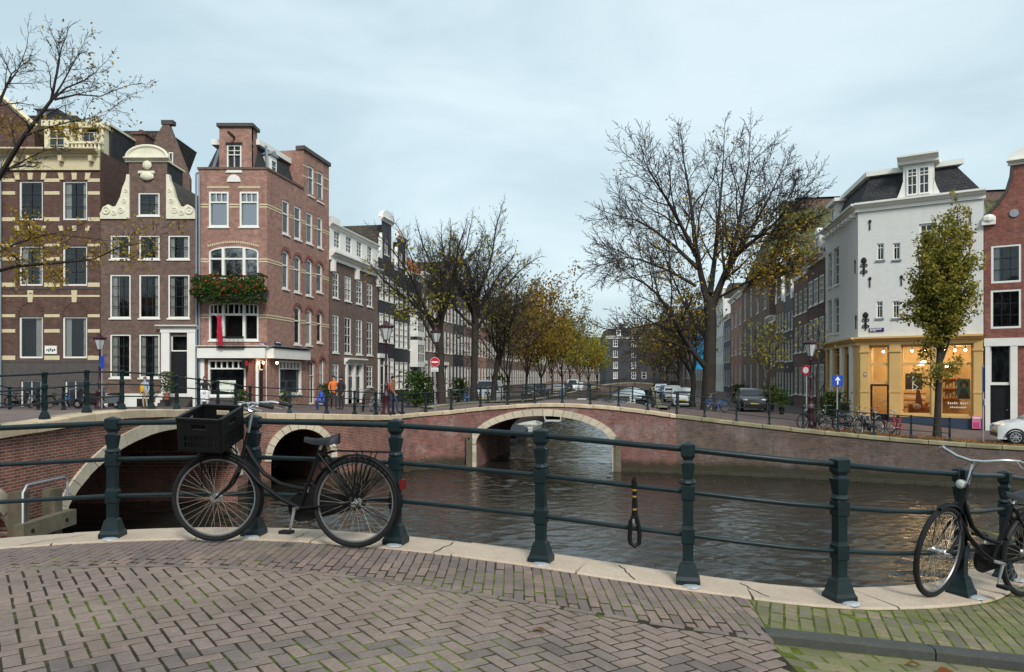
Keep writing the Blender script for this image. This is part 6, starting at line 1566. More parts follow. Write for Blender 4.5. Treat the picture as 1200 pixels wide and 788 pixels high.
# ================================================================ TREES
def rv(s=1.0): return Vector((random.gauss(0, s), random.gauss(0, s), random.gauss(0, s)))
class Tree:
    def __init__(s, seed): s.wood = MB(); s.twig = MB(); s.ends = []; random.seed(seed); s.n = 0
    def limb(s, p, d, L, r, lev, maxlev, P):
        """one branch: a bending tapered tube that throws side branches"""
        p = Vector(p); d = Vector(d).normalized(); n = max(3, min(9, int(L / P['seg'][min(lev, len(P['seg']) - 1)]))); pts = [p.copy()]; rad = [r]; st = L / n
        dirs = [d.copy()]; r1 = r * P['taper']
        for i in range(n):
            d = (d + rv(P['wob'][min(lev, len(P['wob']) - 1)]) + Vector((0, 0, P['up'][min(lev, len(P['up']) - 1)]))).normalized()
            p = p + d * st; pts.append(p.copy()); dirs.append(d.copy()); rad.append(max(P['rmin'], lerp(r, r1, (i + 1) / n)))
        s.emit(pts, rad, lev, P); s.sprout(pts, dirs, rad, L, lev, maxlev, P)
    def emit(s, pts, rad, lev, P):
        (s.wood if lev <= 1 else s.twig).tube(pts, rad, 8 if lev == 0 else 6 if lev == 1 else 4 if lev == 2 else 3, caps=lev < 2)
    def sprout(s, pts, dirs, rad, L, lev, maxlev, P, f0=None):
        if lev >= maxlev: s.ends.append((pts[-1], dirs[-1])); s.ends.append((pts[len(pts) // 2], dirs[len(pts) // 2])); return
        k = P['kids'][min(lev, len(P['kids']) - 1)]; k = max(1, int(k * random.uniform(.8, 1.25)))
        f0 = P['first'][min(lev, len(P['first']) - 1)] if f0 is None else f0
        ang = random.uniform(0, 6.28)
        for i in range(k):
            f = lerp(f0, 1.0, (i + random.uniform(.1, .9)) / k); q = f * (len(pts) - 1); j = min(int(q), len(pts) - 2)
            p = pts[j].lerp(pts[j + 1], q - j); d = dirs[j]; ang += 2.4 + random.uniform(-.5, .5)
            a = d.orthogonal().normalized(); b = d.cross(a); side = a * math.cos(ang) + b * math.sin(ang)
            sp = P['ang'][min(lev, len(P['ang']) - 1)] * random.uniform(.75, 1.2)
            nd = d * math.cos(sp) + side * math.sin(sp)
            r = lerp(rad[j], rad[j + 1], q - j); cl = P['len'][min(lev, len(P['len']) - 1)] * L * (1 - P.get('fall', .45) * f) * random.uniform(.75, 1.2)
            s.limb(p, nd, cl, max(P['rmin'], r * P['rk'][min(lev, len(P['rk']) - 1)]), lev + 1, maxlev, P)
        if lev >= 1: s.limb(pts[-1], dirs[-1], L * .4, rad[-1], lev + 1, maxlev, P)
    def leaves(s, n, size, mask=None, spread=.25, tri=False):
        m = MB(); m.u = []; E = [e for e in s.ends if mask is None or random.random() < mask(e[0])]
        if not E: return m
        for i in range(n):
            p, d = random.choice(E); c = p + rv(spread) ; nrm = rv().normalized(); a = nrm.orthogonal().normalized(); b = nrm.cross(a); sz = size * random.uniform(.6, 1.35); k = len(m.v)
            t = random.uniform(0, 6.28); a, b = a * math.cos(t) + b * math.sin(t), b * math.cos(t) - a * math.sin(t)
            m.v += [tuple(c - a * sz), tuple(c + b * sz * .55 + nrm * sz * .15), tuple(c + a * sz), tuple(c - b * sz * .55 + nrm * sz * .15)]
            m.f.append((k, k + 1, k + 2, k + 3)); m.u.append(random.random())
        return m
    def build(s, name, label, base, leaf=None, leafm=None, group=None):
        r = thing(name, label, 'tree', base, group=group)
        s.wood.build('trunk', M['bark'], r, smooth=True); s.twig.build('branches', M['twig'], r)
        if leaf is not None and leaf.v: leaf.build('foliage', leafm, r)
        return r
ELM = dict(seg=(.6, .8, .6, .45, .35), taper=.45, wob=(.05, .10, .13, .16, .2), up=(0, .05, .04, .02, 0), rmin=.009, kids=(7, 9, 7, 5, 4), first=(.35, .25, .15, .15), ang=(.75, .7, .7, .75), len=(.8, .5, .48, .5), rk=(.6, .5, .45, .5), fall=.45)
M['leaf_gold'] = leafmat('golden_leaf', [(0.15, 0.09, 0.018), (0.32, 0.21, 0.035), (0.42, 0.29, 0.05), (0.2, 0.17, 0.035)], .35, .4)
M['leaf_orange'] = leafmat('orange_leaf', [(0.13, 0.065, 0.02), (0.28, 0.14, 0.032), (0.3, 0.21, 0.045), (0.15, 0.13, 0.035)], .35, .35)
M['leaf_olive'] = leafmat('olive_leaf', [(0.09, 0.11, 0.025), (0.2, 0.2, 0.045), (0.31, 0.27, 0.055), (0.4, 0.29, 0.06)], .35, .9)
M['leaf_yg'] = leafmat('yellow_green_leaf', [(0.1, 0.12, 0.02), (0.24, 0.25, 0.03), (0.38, 0.34, 0.045), (0.3, 0.19, 0.03)], .35, .5)
M['leaf_dull'] = leafmat('dull_brown_leaf', [(0.09, 0.07, 0.03), (0.17, 0.12, 0.045), (0.13, 0.13, 0.04), (0.24, 0.15, 0.04)], .3, .4)
# ---- the big bare elm on the right bank: its main limbs placed as in the photo
def px3(px, py, d): return Vector(at(px, py, d))
def big_elm():
    D0 = 47.0; base = Vector(((830 - 600) / FOC * D0, D0, Zg(12.4, 47) - .15)); t = Tree(11); o = base
    L = lambda *pp: [px3(x, y, d) - o for x, y, d in pp]
    trunk = L((830, 487, 47), (830, 470, 47), (831, 440, 47), (832, 405, 47), (833, 375, 47), (831, 350, 47))
    t.wood.tube(trunk, [.56, .46, .42, .40, .38, .36], 12)
    t.wood.tube(L((830, 490, 47), (830, 481, 47)), [.72, .5], 12)
    limbs = [  # (points, start radius, end radius)
        (L((828, 432, 47), (812, 412, 46.6), (797, 388, 46), (785, 366, 45.5), (770, 345, 45), (755, 332, 44.5), (742, 326, 44)), .2, .04),
        (L((831, 360, 47), (822, 325, 47.4), (815, 290, 47.8), (811, 250, 48), (806, 215, 48.5), (800, 182, 49)), .26, .04),
        (L((832, 365, 47), (846, 330, 46.8), (858, 300, 46.5), (866, 262, 46), (872, 225, 45.8), (878, 190, 45.5)), .27, .04),
        (L((848, 325, 47), (866, 295, 48), (885, 262, 49), (902, 230, 50), (914, 205, 51)), .17, .035),
        (L((816, 300, 47.6), (800, 268, 47), (782, 235, 46), (768, 212, 45), (758, 195, 44.5)), .16, .03),
        (L((818, 315, 47.4), (792, 290, 48), (764, 268, 49), (745, 258, 50), (733, 256, 50.5)), .14, .03),
        (L((856, 305, 46.6), (880, 285, 45), (908, 262, 44), (918, 250, 43.5), (926, 238, 43)), .15, .03),
        (L((864, 280, 46), (895, 275, 45), (918, 268, 44.5), (934, 262, 44)), .1, .025),
        (L((832, 345, 47), (838, 300, 49), (842, 255, 50), (846, 215, 51), (848, 178, 51.5)), .2, .035),
        (L((812, 412, 46.6), (790, 402, 45), (762, 395, 44), (752, 392, 43.5)), .09, .02),
        (L((815, 335, 47), (785, 318, 46), (752, 305, 45.5), (735, 302, 45), (722, 306, 45)), .11, .025),
        (L((840, 350, 47), (868, 335, 46), (895, 322, 45), (915, 312, 44.6)), .09, .02),
        (L((829, 400, 47), (815, 380, 49), (800, 352, 51), (786, 320, 52), (775, 290, 53)), .13, .03)]
    P = dict(ELM); P['kids'] = (11, 14, 8, 6, 4); P['len'] = (.5, .6, .5, .5); P['first'] = (.22, .2, .12, .12); P['ang'] = (.7, .66, .68, .72); P['up'] = (0, .05, .05, .04, .02); P['fall'] = .4; P['rmin'] = .0135
    for pts, r0, r1 in limbs:
        n = len(pts); rad = [lerp(r0, r1, (i / (n - 1)) ** .8) for i in range(n)]; dirs = [(pts[min(i + 1, n - 1)] - pts[max(0, i - 1)]).normalized() for i in range(n)]
        ln = sum((pts[i + 1] - pts[i]).length for i in range(n - 1))
        t.wood.tube(pts, rad, 8); t.sprout(pts, dirs, rad, min(ln, 5.6), 1, 4, P, f0=.16)
    cx = lambda p: (p + o)
    def mask(p):
        q = p + o; px = 600 + FOC * q.x / q.y; py = HOR - FOC * (q.z - CAMZ) / q.y
        low = max(0, min(1, (py - 235) / 90)); right = max(0, min(1, (px - 760) / 90)); return .015 + low * right * .9 * (1 if py < 395 else .6)
    lf = t.leaves(4200, .105, mask, .3)
    return t.build('elm_tree', 'huge bare elm with golden leaves low on its right side', tuple(base), lf, M['leaf_gold'])
big_elm()
# ---- trees on the left bank
def plain_tree(seed, px, d, gz, H_, label, leafn=0, leafm=None, leafsize=.1, mask=None, spread=.3, P=None, maxlev=4, trunk=.24, crown_w=.33, forks=5, fork_h=.3, lean=0.0, name='elm_tree', group=None, nmin=0):
    t = Tree(seed); x = (px - 600) / FOC * d; base = Vector((x, d, gz - .1)); P = dict(P or ELM)
    th = H_ * fork_h; top = Vector((lean * .5, 0, th)); n = 5
    pts = [Vector((lean * .5 * (i / n) ** 1.5 + random.uniform(-.04, .04), random.uniform(-.04, .04), th * i / n)) for i in range(n + 1)]; rad = [trunk * (1.35 if i == 0 else 1 - .25 * i / n) for i in range(n + 1)]
    t.wood.tube(pts, rad, 10)
    for k in range(forks):
        a = 6.283 * (k + random.uniform(-.25, .25)) / forks; tilt = random.uniform(.2, .75) if k else .05
        d_ = Vector((math.cos(a) * math.sin(tilt) + lean * .05, math.sin(a) * math.sin(tilt), math.cos(tilt))); p0 = pts[-1] - Vector((0, 0, random.uniform(0, th * .35) if k > 1 else 0))
        t.limb(p0, d_, (H_ - p0.z) * random.uniform(.55, .7) * (1 if tilt < .3 else crown_w * 2.6), trunk * random.uniform(.32, .5), 1, maxlev, P)
    lf = t.leaves(leafn, leafsize, mask, spread) if leafn else None
    return t.build(name, label, tuple(base), lf, leafm, group)
PL = dict(ELM); PL['rk'] = (.55, .42, .42, .5); PL['kids'] = (8, 9, 8, 6); PL['len'] = (.6, .5, .48, .5); PL['first'] = (.2, .2, .12, .12); PL['up'] = (0, .03, .045, .04); PL['ang'] = (.55, .62, .66, .72); PL['rmin'] = .0095; PL['wob'] = (.05, .11, .14, .17)
low = lambda h0, h1, hi=.9, lo=.02: (lambda p: hi if p.z < h0 else lo if p.z > h1 else lerp(hi, lo, (p.z - h0) / (h1 - h0)))
T1 = plain_tree(21, 517, 46, 2.5, 13.6, 'nearest bare tree on the left bank with a few yellow leaves', 900, M['leaf_yg'], .11, low(4, 7), P=PL, trunk=.27, forks=9, fork_h=.42, lean=-.2)
T2 = plain_tree(22, 556, 51, 2.4, 14.3, 'second bare tree on the left bank, darkest trunk', 700, M['leaf_yg'], .11, low(4, 7.5), P=PL, trunk=.27, forks=9, fork_h=.44)
plain_tree(23, 577, 58, 2.3, 12.6, 'third tree on the left bank leaning over the water', 900, M['leaf_dull'], .12, low(5, 9), P=PL, trunk=.24, forks=8, fork_h=.36, lean=1.2)
PF = dict(ELM); PF['kids'] = (7, 7, 5, 4); PF['rmin'] = .014
far = [(596, 66, 12.0, 'leaf_dull', 700, 'brownish half-bare tree after the leaning one on the left bank', 31), (617, 76, 13.2, 'leaf_orange', 3600, 'first orange tree in the left row', 32), (634, 86, 10.6, 'leaf_gold', 3600, 'golden tree after the first orange one in the left row', 33),
       (647, 98, 13.6, 'leaf_dull', 3000, 'brown-green tree in the middle of the left row', 34), (659, 110, 11, 'leaf_yg', 2600, 'yellowish tree with dull crown farther along the left row', 35), (668, 122, 14.5, 'leaf_dull', 3000, 'dull green tree near the end of the left row', 36),
       (679, 134, 12.5, 'leaf_yg', 2600, 'tall yellow-green tree near the end of the left row', 37), (690, 146, 10, 'leaf_orange', 2600, 'small orange tree second from the end of the left row', 38), (700, 152, 11, 'leaf_yg', 3000, 'bright yellow-green tree ending the left row beside the dark building', 39)]
for px, d, h, lm_, n, lab, sd in far:
    plain_tree(sd, px, d, 2.1, h, lab, int(n * 1.35), M[lm_], .16, (lambda p: 1.0 if p.z > 2 else .3) if lm_ != 'leaf_dull' else low(8, 12, .9, .3), .4, PF, 3 if d > 70 else 4, .15, .46, 7, .22, group='trees along the left bank')
# ---- trees further down the right bank
for px, d, h, lm_, n, lab, sd in [(812, 58, 9.5, 'leaf_dull', 900, 'thin-trunked tree just left of the big elm', 51), (797, 70, 10, 'leaf_gold', 1500, 'golden tree behind the long low limb of the elm', 52), (783, 84, 10.5, 'leaf_dull', 1700, 'brownish tree on the right bank with dark trunk', 53),
                                  (775, 100, 11.5, 'leaf_yg', 2600, 'yellow-green tree to the right of the dark end building', 54), (767, 122, 12, 'leaf_orange', 2600, 'far orange tree on the right bank beside the end building', 55)]:
    plain_tree(sd, px, d, 2.1, h, lab, n, M[lm_], .15, None, .4, PF, 4 if d < 75 else 3, .22, .42, 6, .3, group='trees along the right bank')
# ---- dense olive street tree in front of the white house
def vase_tree():
    d = 32.4; base = Vector(((1098 - 600) / FOC * d, d, Zg(18.5, 32.4) - .05)); t = Tree(61); Hh = 11.0
    pts = [Vector((0.02 * i, 0, 3.9 * i / 6)) for i in range(7)]; t.wood.tube(pts, [.2, .15, .14, .135, .13, .13, .12], 10)
    P = dict(ELM); P.update(kids=(6, 7, 5, 3), len=(.5, .34, .5, .5), ang=(.5, .55, .7, .7), up=(0, .09, .08, .03), first=(.1, .1, .1), rmin=.008, fall=.3)
    for k in range(14):
        a = 6.283 * k / 14 + random.uniform(-.2, .2); tilt = random.uniform(.1, .27) if k > 1 else .04; z0 = random.uniform(3.0, 4.6)
        t.limb((pts[-1].x, 0, z0), (math.cos(a) * math.sin(tilt), math.sin(a) * math.sin(tilt), math.cos(tilt)), random.uniform(2.2, 3.9) if k > 1 else 4.4, .055, 1, 3, P)
    for k in range(4): t.limb((0, 0, 2.0 + .4 * k), (math.cos(2.2 * k + 2) * .7, math.sin(2.2 * k + 2) * .7, .6), .9, .02, 2, 3, P)
    lf = t.leaves(19000, .08, None, .115)
    t.build('street_tree', 'slender olive-leaved street tree in front of the white corner house', tuple(base), lf, M['leaf_olive'])
vase_tree()
plain_tree(71, 902, 44, 2.15, 6.2, 'small half-bare tree in front of the dark terrace', 520, M['leaf_olive'], .1, None, .25, dict(ELM, kids=(5, 6, 4, 3), rmin=.009), 3, .07, .4, 5, .34)
plain_tree(72, 958, 35.5, 2.2, 5.6, 'thin twisted tree beside the right lamp post', 60, M['leaf_olive'], .09, None, .2, dict(ELM, kids=(4, 5, 4, 3), rmin=.009), 3, .09, .3, 4, .5)
# ---- tree outside the left edge whose branches reach into view
def left_tree():
    d = 27.0; base = Vector((-21.5, d, Zg(-21.5, 30) - .2)); t = Tree(83); o = base
    L = lambda *pp: [px3(x, y, dd) - o for x, y, dd in pp]
    t.wood.tube([Vector((0, 0, 0)), Vector((.1, 0, 2.2)), px3(-78, 330, 27) - o, px3(-60, 260, 27) - o], [.5, .4, .36, .3], 12)
    limbs = [(L((-60, 290, 27), (-30, 250, 26.5), (0, 206, 26), (28, 160, 25.5), (60, 118, 25), (66, 88, 25)), .2, .05),
             (L((60, 118, 25), (78, 103, 25), (98, 95, 24.8), (112, 85, 24.6)), .06, .015), (L((62, 116, 25), (72, 100, 25), (82, 82, 25), (92, 62, 25)), .06, .015), (L((66, 90, 25), (70, 70, 25), (66, 52, 25)), .05, .014),
             (L((64, 117, 25), (90, 111, 25), (118, 113, 24.6), (142, 103, 24.4)), .055, .014),
             (L((28, 160, 25.5), (55, 150, 25), (85, 142, 24.6), (110, 138, 24.4)), .06, .015),
             (L((-60, 330, 27), (-20, 322, 26), (20, 312, 25.4), (70, 308, 25), (110, 304, 24.6), (140, 290, 24.3), (165, 285, 24)), .13, .015),
             (L((-50, 300, 27), (-10, 300, 26), (20, 285, 25.6), (60, 274, 25), (110, 280, 24.6)), .09, .015),
             (L((-40, 260, 27), (-10, 215, 27), (15, 195, 26.5), (45, 180, 26)), .09, .02),
             (L((-60, 260, 27), (-30, 190, 27), (-5, 130, 27), (8, 100, 27), (20, 84, 27)), .16, .03), (L((8, 100, 27), (14, 86, 27), (26, 78, 27)), .05, .012)]
    P = dict(ELM); P['kids'] = (8, 8, 6, 4); P['len'] = (.42, .4, .46, .5); P['rmin'] = .006; P['first'] = (.15, .15, .15); P['up'] = (0, .02, .01, 0); P['wob'] = (.05, .12, .16, .2)
    for pts, r0, r1 in limbs:
        n = len(pts); rad = [lerp(r0, r1, (i / (n - 1)) ** .8) for i in range(n)]; dirs = [(pts[min(i + 1, n - 1)] - pts[max(0, i - 1)]).normalized() for i in range(n)]
        ln = sum((pts[i + 1] - pts[i]).length for i in range(n - 1)); rad = [q * .72 for q in rad]; t.wood.tube(pts, rad, 7); t.sprout(pts, dirs, rad, max(2.0, min(ln, 3.6)), 1, 4, P, f0=.3)
    def mask(p):
        q = p + o; py = HOR - FOC * (q.z - CAMZ) / q.y; px = 600 + FOC * q.x / q.y
        return (.9 if px < 75 else .25) if 225 < py < 335 else .4 if 135 < py < 160 else .012
    lf = t.leaves(2300, .062, mask, .16)
    t.build('elm_tree', 'elm leaning in from beyond the left edge, yellow leaves on its lower branches', tuple(base), lf, M['leaf_gold'])
left_tree()
for src_, loc_, rz_ in ((T1, (-37, -13, 2.9), 1.0), (T2, (-45, -16, 2.9), 2.2), (T1, (-29, -17, 2.9), 4.0)): copy_tree(src_, loc_, rz_, 'unseen bare tree added behind the viewer for pane reflections', 'bare trees added behind the viewer for reflections', scale=1.75)  # enlarged tree copies added out of view so the panes reflect branches
random.seed(5)
# ---- flowering planter on the corner-house balcony
root = thing('flower_box', 'long balcony planter of trailing ivy and red flowers on the corner house', 'planter', (ux(276), YL - .5, zy(357)))
m = MB(); m.u = []; fl = MB(); fl.u = []
for i in range(5200):
    x = random.uniform(-2.05, 2.1); e = abs(x) / 2.1; z = random.gauss(.85, .38); z = max(.0 + .25 * e * random.random(), min(1.6, z)); y = -.45 - abs(random.gauss(0, .22)) * (1.2 - abs(z - .8)); k = len(m.v)
    c = Vector((x + .12 * math.sin(z * 9), y, z + .1 * math.sin(x * 5))); nrm = Vector((random.gauss(0, .6), -1, random.gauss(0.2, .6))).normalized(); a = nrm.orthogonal().normalized(); b = nrm.cross(a); sz = random.uniform(.04, .085)
    tgt = fl if (random.random() < .08 and z > .35) else m
    k = len(tgt.v); tgt.v += [tuple(c - a * sz), tuple(c + b * sz * .8), tuple(c + a * sz), tuple(c - b * sz * .8)]; tgt.f.append((k, k + 1, k + 2, k + 3)); tgt.u.append(random.random())
m.build('ivy', leafmat('ivy_leaf', [(0.012, 0.03, 0.008), (0.03, 0.065, 0.018), (0.06, 0.1, 0.025)], .2, 2), root); fl.build('flowers', leafmat('red_flower', [(0.3, 0.02, 0.02), (0.45, 0.05, 0.03), (0.42, 0.12, 0.06)], .2, 2), root)
MB().box(-2.0, 2.05, -.6, -.15, .25, .7).build('trough', M['plinth'], root)
# fallen leaves on the right quay
m = MB(); m.u = []
for i in range(2600):
    s = random.uniform(6, 15.5) if random.random() < .85 else random.uniform(0, 16); off = abs(random.gauss(.25, .9)) + .1
    x, y = PQ.at(s, off); z = Zg(x, y) + .03 + random.random() * .02; a = random.uniform(0, 6.28); sz = random.uniform(.04, .075); k = len(m.v); ca, sa = math.cos(a) * sz, math.sin(a) * sz
    m.v += [(x - ca, y - sa, z), (x + sa * .6, y - ca * .6, z + random.uniform(0, .03)), (x + ca, y + sa, z + random.uniform(0, .03)), (x - sa * .6, y + ca * .6, z + .005)]; m.f.append((k, k + 1, k + 2, k + 3)); m.u.append(random.random())
tag(m.build('fallen_leaves', LEAF1), 'brown and orange leaves strewn along the right quay edge', 'leaves', kind='stuff')

m = MB(); m.u = []                                              # leaves adrift on the water
for i in range(260):
    y = random.uniform(9, 34); x = random.uniform(-7, .62 * y - 2); a = random.uniform(0, 6.28); sz = random.uniform(.03, .06); k = len(m.v); ca, sa = math.cos(a) * sz, math.sin(a) * sz; z = .045
    m.v += [(x - ca, y - sa, z), (x + sa * .6, y - ca * .6, z + .01), (x + ca, y + sa, z), (x - sa * .6, y + ca * .6, z + .01)]; m.f.append((k, k + 1, k + 2, k + 3)); m.u.append(random.random())
tag(m.build('floating_leaves', M['leaf_gold']), 'yellow leaves floating on the canal basin', 'leaves', kind='stuff')
# ================================================================ BICYCLES
M['bike_black'] = plain('black_bike_enamel', (0.004, 0.004, 0.005), .5, .2, 12, .05, 0, .2)
M['grip'] = plain('grip_rubber', (0.01, 0.01, 0.011), .7, .2, 20)
M['plastic'] = plain('black_plastic', (0.004, 0.004, 0.0045), .55, .2, 10, .05, 0, .25)
M['saddle'] = plain('grey_black_saddle', (0.016, 0.018, 0.022), .55, .2, 14, .1, 0, .3)
M['lamp_lens'] = plain('lamp_lens', (0.5, 0.52, 0.5), .12, .25, 40)
M['red_lens'] = plain('red_lens', (0.12, 0.008, 0.008), .3, .1)
M['rust'] = plain('old_spoke', (0.42, 0.38, 0.32), .45, .2, 20, 0, .6)
M['rim'] = plain('grey_rim', (0.3, 0.3, 0.31), .4, .15, 15, .05, .8)
RW_ = .345
def bike(label, loc, heading, lean=0.0, steer=0.0, lod=0, frame=None, crate=None, rack=True, group=None, headlight=True, guard=True, omafiets=True, bars=.3, stand=False, pitch=0.0):
    """town bicycle; local x forward from the rear hub, origin on the ground under the rear hub"""
    root = thing('bicycle', label, 'bicycle', loc, 0, group); root.rotation_euler = (Matrix.Rotation(heading, 4, 'Z') @ Matrix.Rotation(-pitch, 4, 'Y') @ Matrix.Rotation(lean, 4, 'X')).to_euler()
    fm = frame or M['bike_black']; n = 8 if not lod else 5; WB = 1.14; hub = (0, 0, RW_); fh = (WB, 0, RW_)
    S = Matrix.Translation((.93, 0, .6)) @ Matrix.Rotation(steer, 4, (-.23, 0, 1)) @ Matrix.Translation((-.93, 0, -.6))
    def wheel(name, c, X=None):
        tn = 48 if not lod else 20; t = MB(); t.torus(c, RW_ - .02, .021, 'y', tn, 8 if not lod else 5); o = t.build(name, M['rubber'], root, X, True)
        r = MB(); r.torus(c, RW_ - .045, .0085, 'y', tn, 6 if not lod else 4); r.build('rim', M['rim'], o, X, True)
        h = MB(); k = 0; h.lathe([(.03, -.05), (.034, -.045), (.02, -.03), (.02, .03), (.034, .045), (.03, .05)], 10); h.xf(Matrix.Translation(c) @ Matrix.Rotation(R(90), 4, 'X'))
        h.tube([(c[0], -.075, c[2]), (c[0], .075, c[2])], .008, 6); h.build('hub', M['chrome'], o, X, True)
        sp = MB(); ns = 36 if not lod else 14
        for i in range(ns):
            a = 6.283 * i / ns; sd = .038 if i % 2 else -.038; a2 = a + (.55 if (i // 2) % 2 else -.55); rr = RW_ - .055
            sp.tube([(c[0] + .03 * math.cos(a2), sd, c[2] + .03 * math.sin(a2)), (c[0] + rr * math.cos(a), 0, c[2] + rr * math.sin(a))], .0013 if not lod else .0025, 3, False)
        sp.build('spokes', M['rust'], o, X)
        return o
    wheel('rear_wheel', hub); wheel('front_wheel', fh, S)
    # frame
    bb = (.455, 0, .285); st = (.305, 0, .74); hb, ht = (.962, 0, .60), (.905, 0, .86)
    m = MB(); m.tube([bb, st], .016, n); m.tube([hb, ht], .019, n)
    if omafiets:
        m.tube([(.925, 0, .76), (.86, 0, .66), (.76, 0, .54), (.62, 0, .465), (.5, 0, .44), (.412, 0, .43)], .0165, n); m.tube([(.955, 0, .63), (.80, 0, .47), (.6, 0, .345), bb], .018, n)
    else:
        m.tube([(.91, 0, .82), (.3, 0, .76)], .016, n); m.tube([(.955, 0, .63), bb], .018, n)
    for sd in (-1, 1):
        m.tube([(.44, .02 * sd, .285), (.2, .05 * sd, .315), (0, .058 * sd, RW_)], .010, 6); m.tube([(.31, .018 * sd, .71), (.14, .045 * sd, .53), (0, .058 * sd, RW_)], .009, 6)
    m.build('frame', fm, root, None, True)
    # fork, mudguards
    m = MB()
    for sd in (-1, 1): m.tube([(.965, .02 * sd, .585), (.985, .05 * sd, .53), (1.03, .055 * sd, .44), (WB - .01, .055 * sd, RW_)], [.013, .012, .011, .008], 6)
    m.tube([hb, (.965, 0, .575)], .02, n); m.build('fork', fm, root, S, True)
    def guardm(c, a0, a1, X=None, name='mudguard'):
        m = MB(); k = 16 if not lod else 8; rr = RW_ + .018
        for i in range(k + 1):
            a = lerp(a0, a1, i / k)
            for y, dr in ((-.03, -.012), (-.018, .004), (0, .009), (.018, .004), (.03, -.012)): m.v.append((c[0] + (rr + dr) * math.cos(a), y, c[2] + (rr + dr) * math.sin(a)))
        m.f = [(i * 5 + j, i * 5 + j + 1, i * 5 + j + 6, i * 5 + j + 5) for i in range(k) for j in range(4)]
        m.tube([(c[0] + rr * math.cos(a1 if X is None else a0), 0, c[2] + rr * math.sin(a1 if X is None else a0)), (c[0], .06, c[2])], .003, 4).tube([(c[0] + rr * math.cos(a1 if X is None else a0), 0, c[2] + rr * math.sin(a1 if X is None else a0)), (c[0], -.06, c[2])], .003, 4)
        m.build(name, fm, root, X, True)
    guardm(hub, R(-8) + 0, R(205) - .0) if False else guardm(hub, R(20), R(208)); guardm(fh, R(-2) + R(40), R(200), S) if False else guardm(fh, R(65), R(205), S)
    # cranks, chain case, pedals
    cc = MB(); P_ = [(bb[0] + .115 * math.cos(R(a)), bb[2] + .115 * math.sin(R(a))) for a in range(-80, 81, 20)] + [(0 + .06 * math.cos(R(a)), RW_ + .06 * math.sin(R(a))) for a in range(100, 261, 32)]
    cc.prism(P_, -.075, -.045); cc.build('chain_case', M['plastic'], root)
    for sd, a in ((1, R(-80)), (-1, R(100))):
        ex, ez_ = bb[0] + .17 * math.cos(a), bb[2] + .17 * math.sin(a); y = .085 * sd
        m = MB(); m.tube([(bb[0], y, bb[2]), (ex, y, ez_)], [.013, .009], 6).tube([(bb[0], .02 * sd, bb[2]), (bb[0], .1 * sd, bb[2])], .014, 6); o = m.build('crank', M['chrome'], root, None, True)
        p = MB(); p.box(ex - .045, ex + .045, y + (.015 if sd > 0 else -.1), y + (.1 if sd > 0 else -.015), ez_ - .012, ez_ + .012); p.build('pedal', M['rubber'], o)
    # saddle
    m = MB(); m.tube([st, (.29, 0, .78)], .0125, 6); m.build('seat_post', M['chrome'], root, None, True)
    m = MB(); k = 12
    for i in range(k + 1):
        t = i / k; x = .15 + .28 * t; w_ = lerp(.105, .022, min(1, max(0, (t - .12) / .55)) ** .7) * (math.sin(math.pi * min(1, .18 + t * 2.2) / 2)); zt_ = .838 + .035 * (1 - t) ** 2 - .016 * math.sin(math.pi * t)
        for q in range(9):
            a = math.pi * q / 8; m.v.append((x, w_ * math.cos(a), zt_ - lerp(.075, .04, t) + lerp(.075, .04, t) * math.sin(a) ** .6))
    m.f = [(i * 9 + j, i * 9 + j + 1, i * 9 + j + 10, i * 9 + j + 9) for i in range(k) for j in range(8)] + [(i * 9 + 8, i * 9, (i + 1) * 9, (i + 1) * 9 + 8) for i in range(k)] + [tuple(range(8, -1, -1)), tuple(k * 9 + j for j in range(9))]
    m.build('saddle', M['saddle'], root, None, True)
    m = MB(); m.torus((.19, .045, .775), .02, .004, 'y', 8, 3).torus((.19, -.045, .775), .02, .004, 'y', 8, 3).tube([(.16, .04, .79), (.36, .012, .795)], .004, 4).tube([(.16, -.04, .79), (.36, -.012, .795)], .004, 4); m.build('saddle_springs', M['chrome'], root) if not lod else None
    # handlebar
    m = MB(); stem = (.878, 0, 1.02); m.tube([ht, stem], .012, 6).tube([stem, (.915, 0, 1.04)], .012, 6)
    for sd in (-1, 1): m.tube([(.915, 0, 1.04), (.925, .1 * sd, 1.055), (.89, .21 * sd, 1.09), (.80, bars * sd * .93, 1.1), (.72, bars * sd, 1.085)], .011, n)
    ho = m.build('handlebar', M['chrome'], root, S, True)
    for sd in (-1, 1):
        g = MB(); g.tube([(.745, bars * sd * .985, 1.091), (.64, bars * sd * 1.02, 1.07)], .0165, 8); g.build('grip', M['grip'], ho, S, True)
        if not lod: MB().tube([(.84, .27 * sd, 1.095), (.82, .29 * sd, 1.065), (.72, bars * sd * 1.0, 1.04)], .005, 5).build('brake_lever', M['chrome'], ho, S, True)
    if headlight:
        m = MB(); m.lathe([(.01, -.05), (.028, -.025), (.034, .0), (.034, .018)], 12); m.xf(Matrix.Translation((1.0, 0, .86)) @ Matrix.Rotation(R(90), 4, 'Y')); o = m.build('headlight', M['chrome'], root, S, True)
        q = MB(); q.lathe([(.031, 0), (.024, .007), (.008, .009)], 12); q.xf(Matrix.Translation((1.021, 0, .86)) @ Matrix.Rotation(R(90), 4, 'Y')); q.build('lens', M['lamp_lens'], o, S, True); 
        if not lod: MB().tube([(.93, 0, .84), (.99, 0, .84)], .006, 5).build('lamp_bracket', M['chrome'], o, S)
